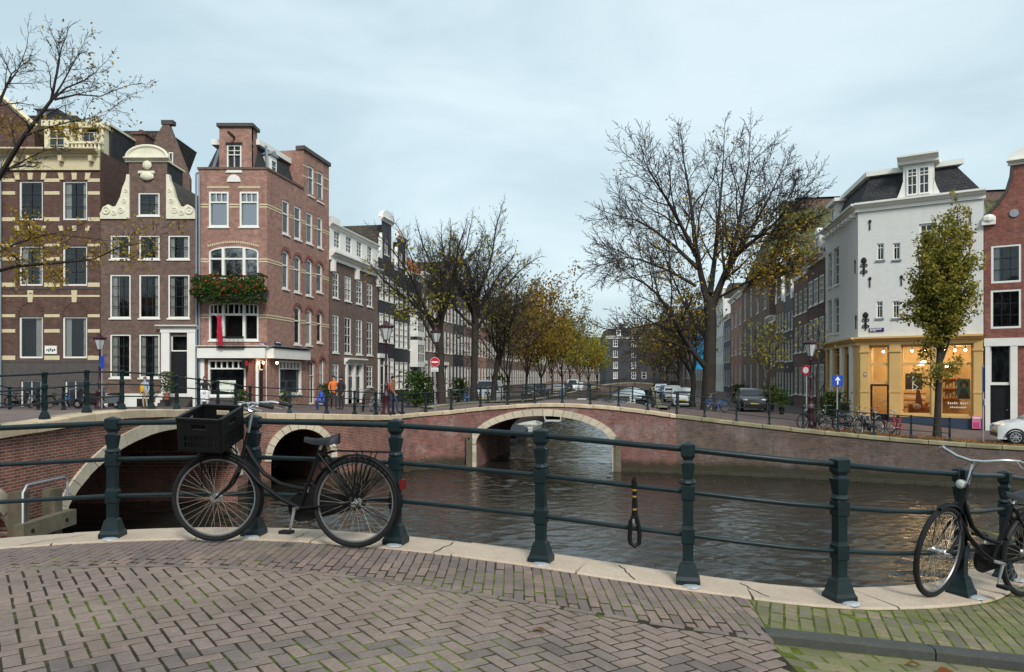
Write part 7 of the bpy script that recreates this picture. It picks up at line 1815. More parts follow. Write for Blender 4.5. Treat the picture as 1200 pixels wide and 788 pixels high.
    if rack:
        m = MB(); z = .735
        for sd in (-1, 1):
            m.tube([(.29, .02 * sd, .70), (.18, .06 * sd, z), (-.24, .06 * sd, z), (-.27, .03 * sd, z)], .006, 5); m.tube([(-.14, .06 * sd, z), (0, .07 * sd, RW_)], .005, 5); m.tube([(-.02, .06 * sd, z), (0, .07 * sd, RW_)], .005, 5)
        for x in (.12, 0, -.12, -.24): m.tube([(x, -.06, z), (x, .06, z)], .005, 5)
        m.build('rear_rack', fm, root, None, True)
    m = MB(); m.box(-.39, -.355, -.03, .03, .46, .53); m.build('rear_light', M['red_lens'], root)
    if guard and not lod:
        for sd in (-1, 1):
            m = MB()
            for i in range(13):
                a = R(48 + 11 * i / 1.3 * .9); m.tube([(.05 * math.cos(a), .07 * sd, RW_ + .05 * math.sin(a)), ((RW_ + .0) * math.cos(a), .035 * sd, RW_ + RW_ * math.sin(a))], .0042, 3, False)
            m.build('dress_guard', M['plastic'], root)
    if not lod:
        m = MB(); m.torus((.20, 0, .50), .055, .011, 'y', 16, 6); m.build('ring_lock', M['plastic'], root, Matrix.Translation((.06, 0, .14)), True)
        m = MB(); m.tube([(.4, .03, .24), (.33, .06, .12), (.26, .09, .06)], .009, 6); m.build('kickstand', M['plastic'], root, None, True) if stand else None
        m = MB(); m.tube([(.86, .03, 1.03), (.98, .05, .98), (1.0, .03, .8), (.97, .02, .6)], .004, 4).tube([(.86, -.03, 1.03), (.96, -.05, .96), (.95, -.03, .75), (.8, -.02, .5)], .004, 4); m.build('cables', M['plastic'], root, S, True)
    if crate:
        crate(root, S)
    return root
def crate_parts(root, S):
    """open black plastic crate on the front rack, slatted sides with hand holes"""
    X = S @ Matrix.Translation((1.18, 0, .76)) @ Matrix.Rotation(R(-13), 4, 'X') @ Matrix.Rotation(R(-6), 4, 'Z')
    a, b, h, t = .165, .215, .27, .008; pm = M['plastic']
    m = MB(); m.box(-a, a, -b, b, 0, .012); o = m.build('crate', pm, root, X)
    def side(u0, u1, fix, ax):
        m = MB()
        def bx(p0, p1, z0, z1, th=t):
            (m.box(p0, p1, fix - th, fix + th, z0, z1) if ax == 'x' else m.box(fix - th, fix + th, p0, p1, z0, z1))
        L = u1 - u0
        bx(u0, u1, h - .022, h, .014); bx(u0, u1, .012, .04); bx(u0, u0 + .05, .04, h - .022); bx(u1 - .05, u1, .04, h - .022); bx(u0 + .05, u1 - .05, .135, .185)
        c = (u0 + u1) / 2; bx(u0 + .05, c - .055, .185, h - .022); bx(c + .055, u1 - .05, .185, h - .022); bx(c - .055, c + .055, .225, h - .022)
        k = int((L - .1) / .022)
        for i in range(1, k): x = lerp(u0 + .05, u1 - .05, i / k); bx(x - .005, x + .005, .04, .135, t * .7)
        bx(u0 + .05, u1 - .05, .083, .09, t * .7)
        m.build('crate_side', pm, o, X)
    for s_ in (-1, 1): side(-a, a, b * s_, 'x'); side(-b + .008, b - .008, a * s_, 'y')
    r = MB(); r.tube([(-.1, 0, .0), (-.16, 0, -.02), (-.2, 0, -.06)], .009, 5)
    for y in (-.1, .1): r.tube([(.05, y, 0), (.075, y * .6, -.345)], .006, 5)
    r.build('front_rack', M['bike_black'], root, X)
# left foreground bicycle: wheels stand on the stone edge, leaning on the railing
fx, fy, rx, ry = -2.33, 5.86, -1.21, 5.68
bike('black town bicycle with a plastic crate on the front leaning on the near railing', (rx, ry, DZ(rx) + .012), math.atan2(fy - ry, fx - rx), R(4.0), R(13), 0, crate=crate_parts, headlight=False, pitch=math.asin((DZ(fx) - DZ(rx)) / 1.14))
# right foreground bicycles
hd = math.atan2(-.53, -.85)
bike('old black bicycle with a chrome headlight leaning on the right end of the railing', (4.12, 6.0, DZ(4.12) + .012), math.atan2(-.43, -.903), R(-4), R(10), 0, rack=True, bars=.29, pitch=math.asin((DZ(3.09) - DZ(4.12)) / 1.14))
bike('second bicycle at the right edge half hidden behind the old black one', (5.62, 6.95, DZ(5.62) + .012), math.atan2(-.43, -.903), R(-4), R(6), 0, rack=True, omafiets=False, pitch=math.asin((DZ(4.59) - DZ(5.62)) / 1.14))
# chain lock hanging from the rail
root = thing('chain_lock', 'black bicycle chain lock with yellow links hanging on the near rail', 'lock', (.865, 5.26, DZ(.865) + .012))
m = MB(); z0 = .655; m.tube([(.0, .025, z0 - .02), (0, .0, z0 + .028), (0, -.028, z0 + .01), (-.002, -.03, z0 - .12), (-.006, -.03, z0 - .24)], .017, 8); m.tube([(0, .025, z0 - .02), (.01, .02, z0 - .1), (.012, -.01, z0 - .24)], .015, 8); m.build('sleeve', M['plastic'], root, None, True)
for k in (0, 1, 3): MB().lathe([(.0178, 0), (.0178, .012)], 8).xf(Matrix.Translation((-.003, -.03, z0 - .05 - .045 * k))).build('yellow_mark', plain('yellow_print', (0.3, 0.2, 0.02), .6) if k == 0 else bpy.data.materials['yellow_print'], root)
def shackle(pts, r): MB().tube(pts, r, 8).build('shackle', M['plastic'], root, None, True)
shackle([(-.008, -.03, z0 - .23), (-.03, -.03, z0 - .27), (-.036, -.03, z0 - .38), (-.03, -.03, z0 - .42), (0, -.03, z0 - .44), (.03, -.03, z0 - .42), (.034, -.03, z0 - .36), (.025, -.02, z0 - .28), (.012, -.012, z0 - .23)], .016)
MB().cbox(-.01, -.03, z0 - .25, .034, .03, .05).build('lock_body', M['plastic'], root); MB().cbox(-.012, -.047, z0 - .26, .014, .006, .03).build('lock_label', M['chrome'], root)

# ---- parked bicycles on the far banks: one of each colour, then copies
bgrp = {'r': 'bicycles parked on the right quay', 'l': 'bicycles parked along the left bank', 'h': 'bicycles parked before the left houses'}
fcols = [M['bike_black'], plain('grey_bike', (0.22, 0.24, 0.26), .35), plain('blue_bike', (0.03, 0.12, 0.3), .35), plain('red_bike', (0.35, 0.03, 0.03), .35), plain('white_bike', (0.6, 0.6, 0.58), .35)]
protos = []
def far_bike(px, d, head, ci, lab, grp, lean=4, steer=10):
    x = (px - 600) / FOC * d; loc = (x, d, Zg(x, d) + .005)
    if len(protos) < 5:
        b = bike(lab, loc, R(head), R(lean), R(steer), 1, frame=fcols[ci], group=bgrp[grp]); protos.append((b, ci)); return b
    src = next((p for p, c in protos if c == ci), protos[0][0])
    return copy_tree(src, loc, None, lab, bgrp[grp], (Matrix.Rotation(R(head), 4, 'Z') @ Matrix.Rotation(R(lean), 4, 'X')).to_euler())
far_bike(968, 33.4, 190, 0, 'black bicycle with its wheel turned, next to the right lamp post', 'r', 5)
far_bike(1008, 33.0, 20, 1, 'grey bicycle in front of the yellow shop doorway', 'r', -4)
far_bike(849, 43.5, 200, 2, 'blue bicycle standing behind the foot of the big elm', 'r')
far_bike(1052, 32.4, 75, 3, 'red and white bicycle facing the viewer left of the olive tree', 'r', 4, 20)
far_bike(98, 41.0, 60, 4, 'white bicycle parked before the brown house left of its door', 'h', 4)
for px, d, hh, ci, lab, g in [(983, 32.8, 15, 0, 'dark bicycle parked right behind the right-hand quay railing', 'r'), (1030, 32.2, 200, 0, 'dark bicycle leaning between the grey and the red one', 'r'), (992, 34.2, 170, 1, 'grey bicycle by the stoop of the yellow shop', 'r'),
    (12, 41.5, 70, 0, 'black bicycle at the far left before the striped house', 'h'), (36, 41.2, 100, 1, 'grey bicycle before the striped house basement window', 'h'), (58, 41, 80, 0, 'black bicycle under the plaque of the striped house', 'h'), (76, 41.2, 110, 2, 'blue bicycle before the right basement window of the striped house', 'h'),
    (425, 36.5, 100, 0, 'black bicycle left of the maroon lamp post', 'l'), (436, 36.8, 80, 1, 'grey bicycle just left of the maroon lamp post', 'l'), (478, 42, 95, 0, 'black bicycle below the navy house', 'l'),
    (534, 47, 100, 0, 'black bicycle at the foot of the second left tree', 'l'), (545, 48, 80, 2, 'blue bicycle at the foot of the second left tree', 'l'), (563, 50, 95, 1, 'grey bicycle between the second and third left trees', 'l'), (572, 50.5, 100, 0, 'black bicycle beside the third left tree', 'l'),
    (627, 72, 95, 3, 'red bicycle behind the left part of the middle railing', 'l'), (641, 76, 80, 0, 'black bicycle beyond the crown of the middle bridge', 'l'), (656, 80, 95, 2, 'blue bicycle beyond the crown of the middle bridge', 'l')]:
    far_bike(px, d, hh, ci, lab, g)

# ================================================================ STREET FURNITURE
M['maroon'] = plain('maroon_iron', (0.035, 0.009, 0.013), .4, .2, 6)
M['lantern'] = plain('milky_lantern_glass', (0.5, 0.52, 0.52), .2, .12)
def lamp_post(label, x, y, H_=4.1, base=True):
    root = thing('street_lamp', label, 'street lamp', (x, y, Zg(x, y)), group='crowned lantern posts'); m = MB()
    m.lathe([(.24, 0), (.24, .12), (.2, .2), (.17, .25), (.16, .8), (.19, .85), (.17, .95), (.1, 1.05), (.085, 1.3), (.11, 1.35), (.075, 1.42), (.06, 2.2), (.09, 2.25), (.055, 2.32), (.045, H_ - 1.05), (.08, H_ - 1.0), (.05, H_ - .95), (.06, H_ - .86)], 10); m.build('post', M['maroon'], root, None, True)
    z = H_ - .82; lo = MB(); lo.lathe([(.13, z), (.29, z + .52)], 6); o = lo.build('lantern', M['lantern'], root)
    f = MB(); pts = [(math.cos(R(60 * k)), math.sin(R(60 * k))) for k in range(6)]
    for c, s_ in pts: f.tube([(.135 * c, .135 * s_, z), (.297 * c, .297 * s_, z + .53)], .014, 4)
    f.lathe([(.15, z - .04), (.14, z)], 6); f.lathe([(.32, z + .52), (.34, z + .57), (.3, z + .6), (.12, z + .72), (.1, z + .78), (.03, z + .86)], 6)
    for k in range(12): a = R(30 * k); f.lathe([(.03, 0), (.035, .04), (.012, .1)], 5, (.32 * math.cos(a), .32 * math.sin(a), z + .56))
    f.build('lantern_frame', M['maroon'], o)
    m = MB(); m.tube([(-.3, 0, H_ - 1.15), (.3, 0, H_ - 1.15)], .018, 5); m.build('ladder_bar', M['maroon'], root)
    return root
lamp_post('maroon crowned street lamp at the corner between the two bridges', -5.7, 33.6, 4.25)
lamp_post('maroon crowned street lamp in front of the striped house', (117 - 600) / FOC * 40, 40, 4.0)
lamp_post('maroon crowned street lamp on the right quay beside parked bicycles', (950 - 600) / FOC * 34, 34, 4.1)
lamp_post('crowned street lamp behind the no-entry sign', (511 - 600) / FOC * 43, 43, 4.6)
def sign(name, label, x, y, pole_h, maker, polemat=None, rot=0.0):
    root = thing(name, label, 'sign', (x, y, Zg(x, y)), rot); MB().tube([(0, 0, 0), (0, 0, pole_h)], .035, 8).build('pole', polemat or M['grey_metal'], root, None, True); maker(root); return root
sred = plain('sign_red', (0.5, 0.012, 0.03), .35, .05); sblue = plain('sign_blue', (0.01, 0.06, 0.38), .35, .05); swhite = plain('sign_white', (0.8, 0.8, 0.78), .4, .04)
def disc(m, r, y0, y1, z, n=28): m.prism([(r * math.cos(6.2832 * k / n), z + r * math.sin(6.2832 * k / n)) for k in range(n)], y0, y1)
def no_entry(root):
    m = MB(); disc(m, .235, -.06, -.045, 2.42); o = m.build('sign_disc', swhite, root); m = MB(); disc(m, .222, -.063, -.06, 2.42); m.build('red_disc', sred, o); MB().box(-.16, .16, -.067, -.063, 2.385, 2.455).build('white_bar', swhite, o)
    p = MB().box(-.17, .17, -.055, -.045, 1.95, 2.14).build('sub_plate', swhite, root); t_ = MB()
    for r_ in range(2):
        for k in range(6): t_.box(-.14 + .047 * k, -.108 + .047 * k, -.058, -.055, 1.985 + .07 * r_, 2.02 + .07 * r_)
    t_.build('plate_lettering', M['black'], p)
sign('no_entry_sign', 'round red no-entry sign with a white bar on a pole', (509 - 600) / FOC * 36.6, 36.9, 2.66, no_entry)
def one_way(root):
    o = MB().box(-.235, .235, -.06, -.045, 2.0, 2.47).build('sign_plate', sblue, root); MB().box(-.03, .03, -.064, -.06, 2.06, 2.27).prism([(-.12, 2.25), (.12, 2.25), (0, 2.42)], -.064, -.06).build('white_arrow', swhite, o)
    m = MB(); m.box(-.24, .24, -.0601, -.046, 1.995, 2.475)
x_ = (981 - 600) / FOC * 32.8; sign('one_way_sign', 'square blue sign with a white up arrow on a pole', x_, 32.8, 2.5, one_way)
def tall_blue(root): MB().box(-.21, .21, -.05, -.035, 2.1, 3.15).build('sign_plate', sblue, root); MB().box(-.2, .2, -.05, -.035, 1.55, 1.8).build('sub_plate', swhite, root)
sign('parking_sign', 'tall narrow blue sign seen edge-on beside the white car', (1152 - 600) / FOC * 31.0, 31.0, 3.2, tall_blue, rot=R(66))
def red_back(root):
    m = MB(); disc(m, .24, -.055, -.04, 2.6); m.build('sign_disc', sred, root); m = MB(); disc(m, .15, -.06, -.056, 2.6); m.build('sign_face', swhite, root)
sign('round_sign', 'round red-rimmed sign next to the right lamp post', (945 - 600) / FOC * 35.2, 35.2, 2.85, red_back, rot=R(-55))
def blue_small(root): MB().box(-.1, .1, -.05, -.03, 2.1, 2.75).build('sign_plate', sblue, root)
sign('blue_sign', 'narrow bright blue sign on the street between the left houses', (119.5 - 600) / FOC * 39, 39, 3.1, blue_small, rot=R(50))
# blue banner beside the elm
root = thing('banner', 'tall bright blue banner hanging on a pole left of the big elm', 'banner', (15.0, 62, 2.1)); MB().tube([(0, 0, 0), (0, 0, 6.0)], .06, 8).build('pole', M['grey_metal'], root); m = MB()
for i in range(9):
    for j in range(4): m.v.append((.08 + .33 * j, .1 * math.sin(i * .9 + j), 5.9 - .36 * i))
m.f = [(i * 4 + j, i * 4 + j + 1, i * 4 + j + 5, i * 4 + j + 4) for i in range(8) for j in range(3)]; m.build('cloth', plain('sky_blue_cloth', (0.02, 0.3, 0.62), .7), root)
# plant pots
def pot_plant(label, x, y, z, s=1.0, potm=None, h=.8, n=420, group=None, seed=1, boxy=False):
    random.seed(seed); root = thing('potted_plant', label, 'plant', (x, y, z), group=group); m = MB()
    k_ = min(1, .8 / s)
    if boxy: m.box(-.4 * s, .4 * s, -.3 * s, .3 * s, 0, .5 * s)
    else: m.lathe([(.16 * s * k_, 0), (.22 * s * k_, .3 * s), (.25 * s * k_, .3 * s), (.25 * s * k_, .36 * s), (.2 * s * k_, .36 * s)], 12)
    m.build('pot', potm or plain('terracotta', (0.35, 0.13, 0.07), .8, .15, 5), root, None, True); t = MB()
    for k in range(7): a = random.uniform(0, 6.28); t.tube([(0, 0, .3 * s), (.1 * math.cos(a) * s, .1 * math.sin(a) * s, .5 * s), (.28 * math.cos(a) * s, .28 * math.sin(a) * s, (.5 + h * random.uniform(.4, .8)) * s)], .01 * s, 3)
    t.build('stems', M['twig'], root); m = MB(); m.u = []
    for i in range(n):
        c = Vector((random.gauss(0, .2) * s, random.gauss(0, .2) * s, ((.42 if s < 1.6 else .1) + h * random.random()) * s)); nr = rv().normalized(); a = nr.orthogonal().normalized(); b = nr.cross(a); sz = random.uniform(.03, .06) * s; k = len(m.v)
        m.v += [tuple(c - a * sz), tuple(c + b * sz * .6), tuple(c + a * sz), tuple(c - b * sz * .6)]; m.f.append((k, k + 1, k + 2, k + 3)); m.u.append(random.random())
    m.build('leaves', LEAFG, root)
LEAFG = leafmat('shrub_leaf', [(0.02, 0.045, 0.012), (0.045, 0.085, 0.02), (0.1, 0.13, 0.03)], .25, 2)
pot_plant('large bushy plant in a clay pot by the white doorway', ux(209), YL - 1.5, GL + .55, 1.05, h=1.1, n=900, seed=3)
pot_plant('small clay pot plant left of the bushy one by the doorway', ux(192), YL - 1.4, GL + .35, .9, h=.3, n=150, seed=4)
pot_plant('clipped dark bush outside the shop window', ux(291), YL - 1.2, GL, 1.15, M['white'], .55, 700, seed=5)
pot_plant('dark bush in a pale tub right of the shop door', ux(338), YL - .3, GL - .05, 1.1, M['grey_metal'], .5, 600, seed=6)
pot_plant('dark shrub by the corner-house side door', ux(367), YL + 3.0, 2.6, 1.3, M['black'], .7, 700, seed=7)
for k, (px, d, s_, lab) in enumerate(((866, 62, 1.9, 'big green shrub in a dark pot before the warehouse arches'), (904, 48, 1.4, 'shrub in a pot under the small half-bare tree'), (916, 45, 1.2, 'leafy planter beside the pale tarpaulin'), (975, 38.2, 1.7, 'green shrub on the stoop of the yellow shop'))):
    x = (px - 600) / FOC * d; pot_plant(lab, x, d, Zg(x, d), s_, M['black'], .8, 700, seed=20 + k)
for k, (px, d, s_, lab) in enumerate(((487, 47, 2.3, 'climbing shrub at the foot of the navy house'), (538, 66, 2.2, 'green shrub before a lit window on the left bank'), (583, 72, 2.4, 'green shrub beside the pale stone house'), (500, 50, 1.9, 'shrub below the grey-brown house behind the sign'))):
    x = (px - 600) / FOC * d; pot_plant(lab, x, d, Zg(x, d), s_, M['black'], .9, 800, seed=30 + k)
# ================================================================ VEHICLES
def carpaint(name, c): return plain(name, c, .2, .04, 3, .0, 0, .6)
M['carglass'] = plain('car_glass', (0.02, 0.025, 0.03), .06, .1, 2, 0, 0, .6)
def car(label, loc, heading, paint, L=3.6, W=1.64, H_=1.48, group=None, lod=0, van=False):
    """small hatchback, nose towards local -x, origin on the ground under its centre"""
    root = thing('parked_car', label, 'car', loc, heading, group); h = L / 2
    if van: prof = [(-h, .35), (-h + .03, .75), (-h + .25, 1.02), (-h + .95, 1.12), (-h + 1.5, H_ - .08), (-h + 1.8, H_), (h - .15, H_), (h - .02, H_ - .15), (h, .4)]
    else: prof = [(-h, .32), (-h + .02, .62), (-h + .14, .78), (-h + .45, .90), (-h + .95, .98), (-h + 1.45, H_ - .12), (-h + 1.85, H_ - .01), (-h + 2.5, H_), (h - .5, H_ - .07), (h - .16, 1.05), (h - .02, .8), (h, .35)]
    belt = 1.12 if van else .96
    secs = []
    # cross-section widths: full at the belt, tucked in towards the roof
    def half(x, z):
        k = W / 2; end = min(1, (h - abs(x)) / .35); k *= .86 + .14 * max(0, end) ** .5
        if z > belt: k *= 1 - .16 * (z - belt) / (H_ - belt)
        if z < .35: k *= .94
        return k
    m = MB(); xs = [p[0] for p in prof]
    N = 30; cols = []
    for i in range(N + 1):
        x = lerp(-h, h, i / N); top = interp(prof, x) if False else interp(sorted(prof), x)
        zs = [.2, .33, .55, .75, min(belt, top - .02)] + ([lerp(min(belt, top - .02), top, .5), top - .03] if top > belt + .08 else [top - .012, top - .006]) + [top]
        ring = [(x, -half(x, z) * (.8 if k == len(zs) - 1 else 1), z) for k, z in enumerate(zs)] + [(x, half(x, z) * (.8 if k == len(zs) - 1 else 1), z) for k, z in list(enumerate(zs))[::-1]]
        cols.append(len(m.v)); m.v += ring; R_ = len(ring)
    for i in range(N):
        for j in range(R_): j2 = (j + 1) % R_; m.f.append((cols[i] + j2, cols[i] + j, cols[i + 1] + j, cols[i + 1] + j2))
    m.f += [tuple(cols[0] + j for j in range(R_)), tuple(cols[-1] + j for j in range(R_ - 1, -1, -1))]
    body = m.build('body', paint, root, None, True)
    # glass: side windows, windscreen, rear screen sit a few mm proud of the shell
    top = lambda x: interp(sorted(prof), x)
    def sidewin(x0, x1):
        for sd in (-1, 1):
            g = MB(); k = 6; lo = belt + .03
            for i in range(k + 1):
                x = lerp(x0, x1, i / k); hi = max(lo + .02, min(H_ - .14, top(x) - .1))
                g.v += [(x, sd * (half(x, lo) + .006), lo), (x, sd * (half(x, hi) + .006), hi)]
            g.f = [(2 * i, 2 * i + 2, 2 * i + 3, 2 * i + 1) for i in range(k)]; g.build('side_window', M['carglass'], root)
    x_a = -h + (1.15 if not van else 1.2); sidewin(x_a, -h + 2.05); sidewin(-h + 2.12, h - .5 if not van else -h + 2.3)
    g = MB(); xa, xb = (-h + 1.0, -h + 1.5) if not van else (-h + 1.0, -h + 1.48)
    g.quad((xa, -half(xa, belt) * .86, top(xa) + .012), (xa, half(xa, belt) * .86, top(xa) + .012), (xb, half(xb, H_) * .84, top(xb) + .012), (xb, -half(xb, H_) * .84, top(xb) + .012)); g.build('windscreen', M['carglass'], root)
    g = MB(); xa, xb = h - .46, h - .18; g.quad((xb, -half(xb, belt) * .8, top(xb) + .012), (xb, half(xb, belt) * .8, top(xb) + .012), (xa, half(xa, H_) * .8, top(xa) + .012), (xa, -half(xa, H_) * .8, top(xa) + .012)); g.build('rear_window', M['carglass'], root)
    for x in (-h + .6, h - .58):
        for sd in (-1, 1):
            t = MB(); t.lathe([(.2, -.1), (.275, -.1), (.29, -.07), (.29, .07), (.275, .1), (.2, .1)], 24 if not lod else 12); t.xf(Matrix.Translation((x, sd * (W / 2 - .1), .29)) @ Matrix.Rotation(R(90), 4, 'X')); w_ = t.build('wheel', M['rubber'], root, None, True)
            r = MB(); y = sd * (W / 2 + .005)
            for k in range(8):
                a = 6.283 * k / 8; r.tube([(x, y, .29), (x + .18 * math.cos(a), y, .29 + .18 * math.sin(a))], [.03, .022], 4)
            r.torus((x, y, .29), .19, .018, 'y', 20, 4); r.build('rim', M['grey_metal'], w_)
            a_ = MB(); n = 14
            for k in range(n): # dark wheel arch
                t0, t1 = math.pi * k / n, math.pi * (k + 1) / n; a_.quad((x + .3 * math.cos(t0), sd * (W / 2 + .004), .29 + .3 * math.sin(t0)), (x + .37 * math.cos(t0), sd * (W / 2 + .004), .29 + .37 * math.sin(t0)), (x + .37 * math.cos(t1), sd * (W / 2 + .004), .29 + .37 * math.sin(t1)), (x + .3 * math.cos(t1), sd * (W / 2 + .004), .29 + .3 * math.sin(t1)))
            a_.build('wheel_arch', M['black'], root)
    for sd in (-1, 1):
        e = MB(); e.ell((-h + .13, sd * W * .34, .74), .1, .17, .075, 10, 6); e.build('headlight', M['lamp_lens'], root, None, True)
        e = MB(); e.ell((h - .06, sd * W * .38, .85), .06, .08, .16, 8, 6); e.build('tail_light', M['red_lens'], root, None, True)
        e = MB(); e.ell((-h + 1.15, sd * (W / 2 + .09), 1.02), .07, .1, .07, 8, 5); e.build('wing_mirror', paint, root, None, True)
    MB().box(-h - .012, -h + .2, -W * .36, W * .36, .3, .46).build('grille', M['black'], root); MB().box(-h - .02, -h, -.26, .26, .48, .58).build('number_plate', plain('yellow_plate', (0.6, 0.45, 0.05), .5) if 'yellow_plate' not in bpy.data.materials else bpy.data.materials['yellow_plate'], root)
    MB().box(-h + .55, h - .5, -W / 2 - .008, -W / 2 + .02, .2, .3).box(-h + .55, h - .5, W / 2 - .02, W / 2 + .008, .2, .3).build('sill_trim', M['black'], root)
    if not lod: MB().tube([(-h + 1.2, -W / 2 - .006, .95), (-h + 1.2, -W / 2 - .006, .35), (-h + 2.3, -W / 2 - .006, .35), (-h + 2.38, -W / 2 - .006, .95)], .006, 4).build('door_gap', M['black'], root); MB().box(-h + 2.1, -h + 2.28, -W / 2 - .03, -W / 2, .84, .87).build('door_handle', paint, root)
    return root
pw = carpaint('white_car_paint', (0.72, 0.73, 0.74)); pg = carpaint('grey_car_paint', (0.1, 0.11, 0.12)); pb = carpaint('blue_car_paint', (0.03, 0.06, 0.14)); ps = carpaint('silver_car_paint', (0.4, 0.42, 0.44)); pk_ = carpaint('black_car_paint', (0.015, 0.015, 0.017))
cx_, cy_ = 21.25, 30.55
car('small white hatchback parked at the right edge of the quay, nose to the left', (cx_ + .55, cy_ - .18, Zg(21.8, 30.4) + .03), R(-21), pw)
ch = math.atan2(1, CT)
c1 = car('dark grey car parked on the left bank below the brown bell gable', (LW(84) - 2.2, 84, 2.12), ch, pg, group='cars parked along the left bank', lod=1)
c2 = car('white van parked on the left bank behind the middle railing', (LW(62) + .2 - 2.4, 62, 2.2), ch, pw, 4.6, 1.8, 2.0, 'cars parked along the left bank', 1, True)
for src, px, d, lab, sw in [(c1, 632, 96, 'blue car on the left bank under the orange trees', pb), (c1, 655, 104, 'silver car farther along the left bank', ps), (c1, 668, 112, 'black car near the far end of the left bank', pk_), (c2, 690, 122, 'white van near the far end of the left bank', None), (c1, 680, 132, 'white car at the far end of the left bank', pw)]:
    x = (px - 600) / FOC * d; copy_tree(src, (min(x, LW(d) - 1.2), d, 2.12), ch, lab, 'cars parked along the left bank', mats={'grey_car_paint': sw} if sw else None)
for px, d, lab, sw in [(799, 60, 'white car parked between tree trunks on the right bank', pw), (788, 70, 'silver car parked on the right bank beyond the white one', ps), (782, 80, 'blue car parked on the right bank behind the dark trunk', pb), (775, 92, 'white car farther down the right bank', pw), (880, 49, 'dark car parked before the warehouse arches', pk_)]:
    x = (px - 600) / FOC * d; copy_tree(c1, (x, d, Zg(x, d) + .02), ch, lab, 'cars parked along the right bank', mats={'grey_car_paint': sw})
# ---- boats
def boat(label, x, y, heading, L, W, hull, cover=None, cabin=None, group=None):
    root = thing('moored_boat', label, 'boat', (x, y, 0), heading, group); m = MB(); N = 14
    for i in range(N + 1):
        t = i / N; xx = lerp(-L / 2, L / 2, t); w_ = W / 2 * (1 - max(0, (t - .55) / .45) ** 2.2) * (.88 + .12 * min(1, t * 5)); sh = .55 + .3 * max(0, t - .5) ** 1.5 * 1.5
        m.v += [(xx, -w_ * .15, -.25), (xx, -w_ * .8, -.1), (xx, -w_, sh), (xx, -w_ * .86, sh), (xx, -w_ * .8, .15), (xx, w_ * .8, .15), (xx, w_ * .86, sh), (xx, w_, sh), (xx, w_ * .8, -.1), (xx, w_ * .15, -.25)]
    for i in range(N):
        for j in range(10): j2 = (j + 1) % 10; m.f.append((i * 10 + j, (i + 1) * 10 + j, (i + 1) * 10 + j2, i * 10 + j2))
    m.f.append(tuple(range(10))); m.build('hull', hull, root, None, True)
    if cover:
        c = MB()
        for i in range(11):
            t = i / 10; xx = lerp(-L / 2 + .02, L / 2 - .1, t); w_ = W / 2 * (1 - max(0, (t - .55) / .45) ** 2.2) * (.9 + .1 * min(1, t * 5)) + .02; sh = .56 + .3 * max(0, t - .5) ** 1.5 * 1.5; top_ = sh + .4 * math.sin(math.pi * min(1, .15 + t * .85)) + .05
            c.v += [(xx, -w_, sh - .12), (xx, -w_, sh + .03), (xx, -w_ * .5, lerp(sh, top_, .8)), (xx, 0, top_), (xx, w_ * .5, lerp(sh, top_, .8)), (xx, w_, sh + .03), (xx, w_, sh - .12)]
        for i in range(10):
            for j in range(6): c.f.append((i * 7 + j, i * 7 + j + 1, (i + 1) * 7 + j + 1, (i + 1) * 7 + j))
        c.build('tarpaulin', cover, root, None, True)
    else:
        b = MB()
        for xx in (-L * .25, L * .1): b.box(xx - .15, xx + .15, -W * .36, W * .36, .38, .44)
        b.build('thwarts', M['timber'], root)
    if cabin: MB().box(-L * .32, L * .12, -W * .33, W * .33, .5, 1.25).box(-L * .34, L * .14, -W * .36, W * .36, 1.25, 1.33).build('cabin', cabin, root); MB().box(-L * .28, L * .08, -W * .335, W * .335, .75, 1.15).build('cabin_window', M['carglass'], root)
    return root
wh = plain('white_hull', (0.66, 0.66, 0.63), .4, .1, 1); bk = plain('dark_hull', (0.02, 0.022, 0.028), .4, .2, 1); tp = plain('dark_tarpaulin', (0.03, 0.035, 0.045), .7, .25, 2); bl = plain('pale_blue_tarp', (0.35, 0.5, 0.55), .7, .15, 2); gr_ = plain('green_tarp', (0.03, 0.06, 0.035), .7)
boat('white open boat moored beyond the middle arch', 1.45, 62, R(76), 5.0, 2.0, wh)
boat('dark covered boat moored against the left wall beyond the arch', .1, 54.5, R(79), 5.5, 2.0, bk, tp)
boat('white cabin boat on the canal beyond the bridge', (745 - 600) / FOC * 118, 118, R(80), 8, 2.6, wh, None, wh)
for x, y, hd_, hl, cv, cb, lab in [(RW(74) - 1.6, 74, 80, bk, tp, None, 'dark covered boat at the right wall nearest the bridge'), (RW(84) - 1.6, 84, 80, wh, bl, None, 'pale boat under a light tarpaulin at the right wall'), (RW(96) - 1.6, 96, 80, bk, gr_, None, 'green-covered boat at the right wall'), (RW(108) - 1.8, 108, 80, wh, None, bk, 'white boat with a dark cabin at the right wall'),
                                   (RW(130) - 1.8, 130, 80, bk, tp, bk, 'farthest dark boat at the right wall'), (LW(78) + 1.5, 78, 80, wh, bl, None, 'pale blue covered boat at the left wall'), (LW(92) + 1.5, 92, 80, bk, tp, None, 'dark covered boat farther along the left wall'), (LW(110) + 1.5, 110, 80, wh, None, wh, 'white cabin boat farther along the left wall')]:
    boat(lab, x, y, R(hd_), 6.5, 2.1, hl, cv, cb, 'boats moored along the far canal')
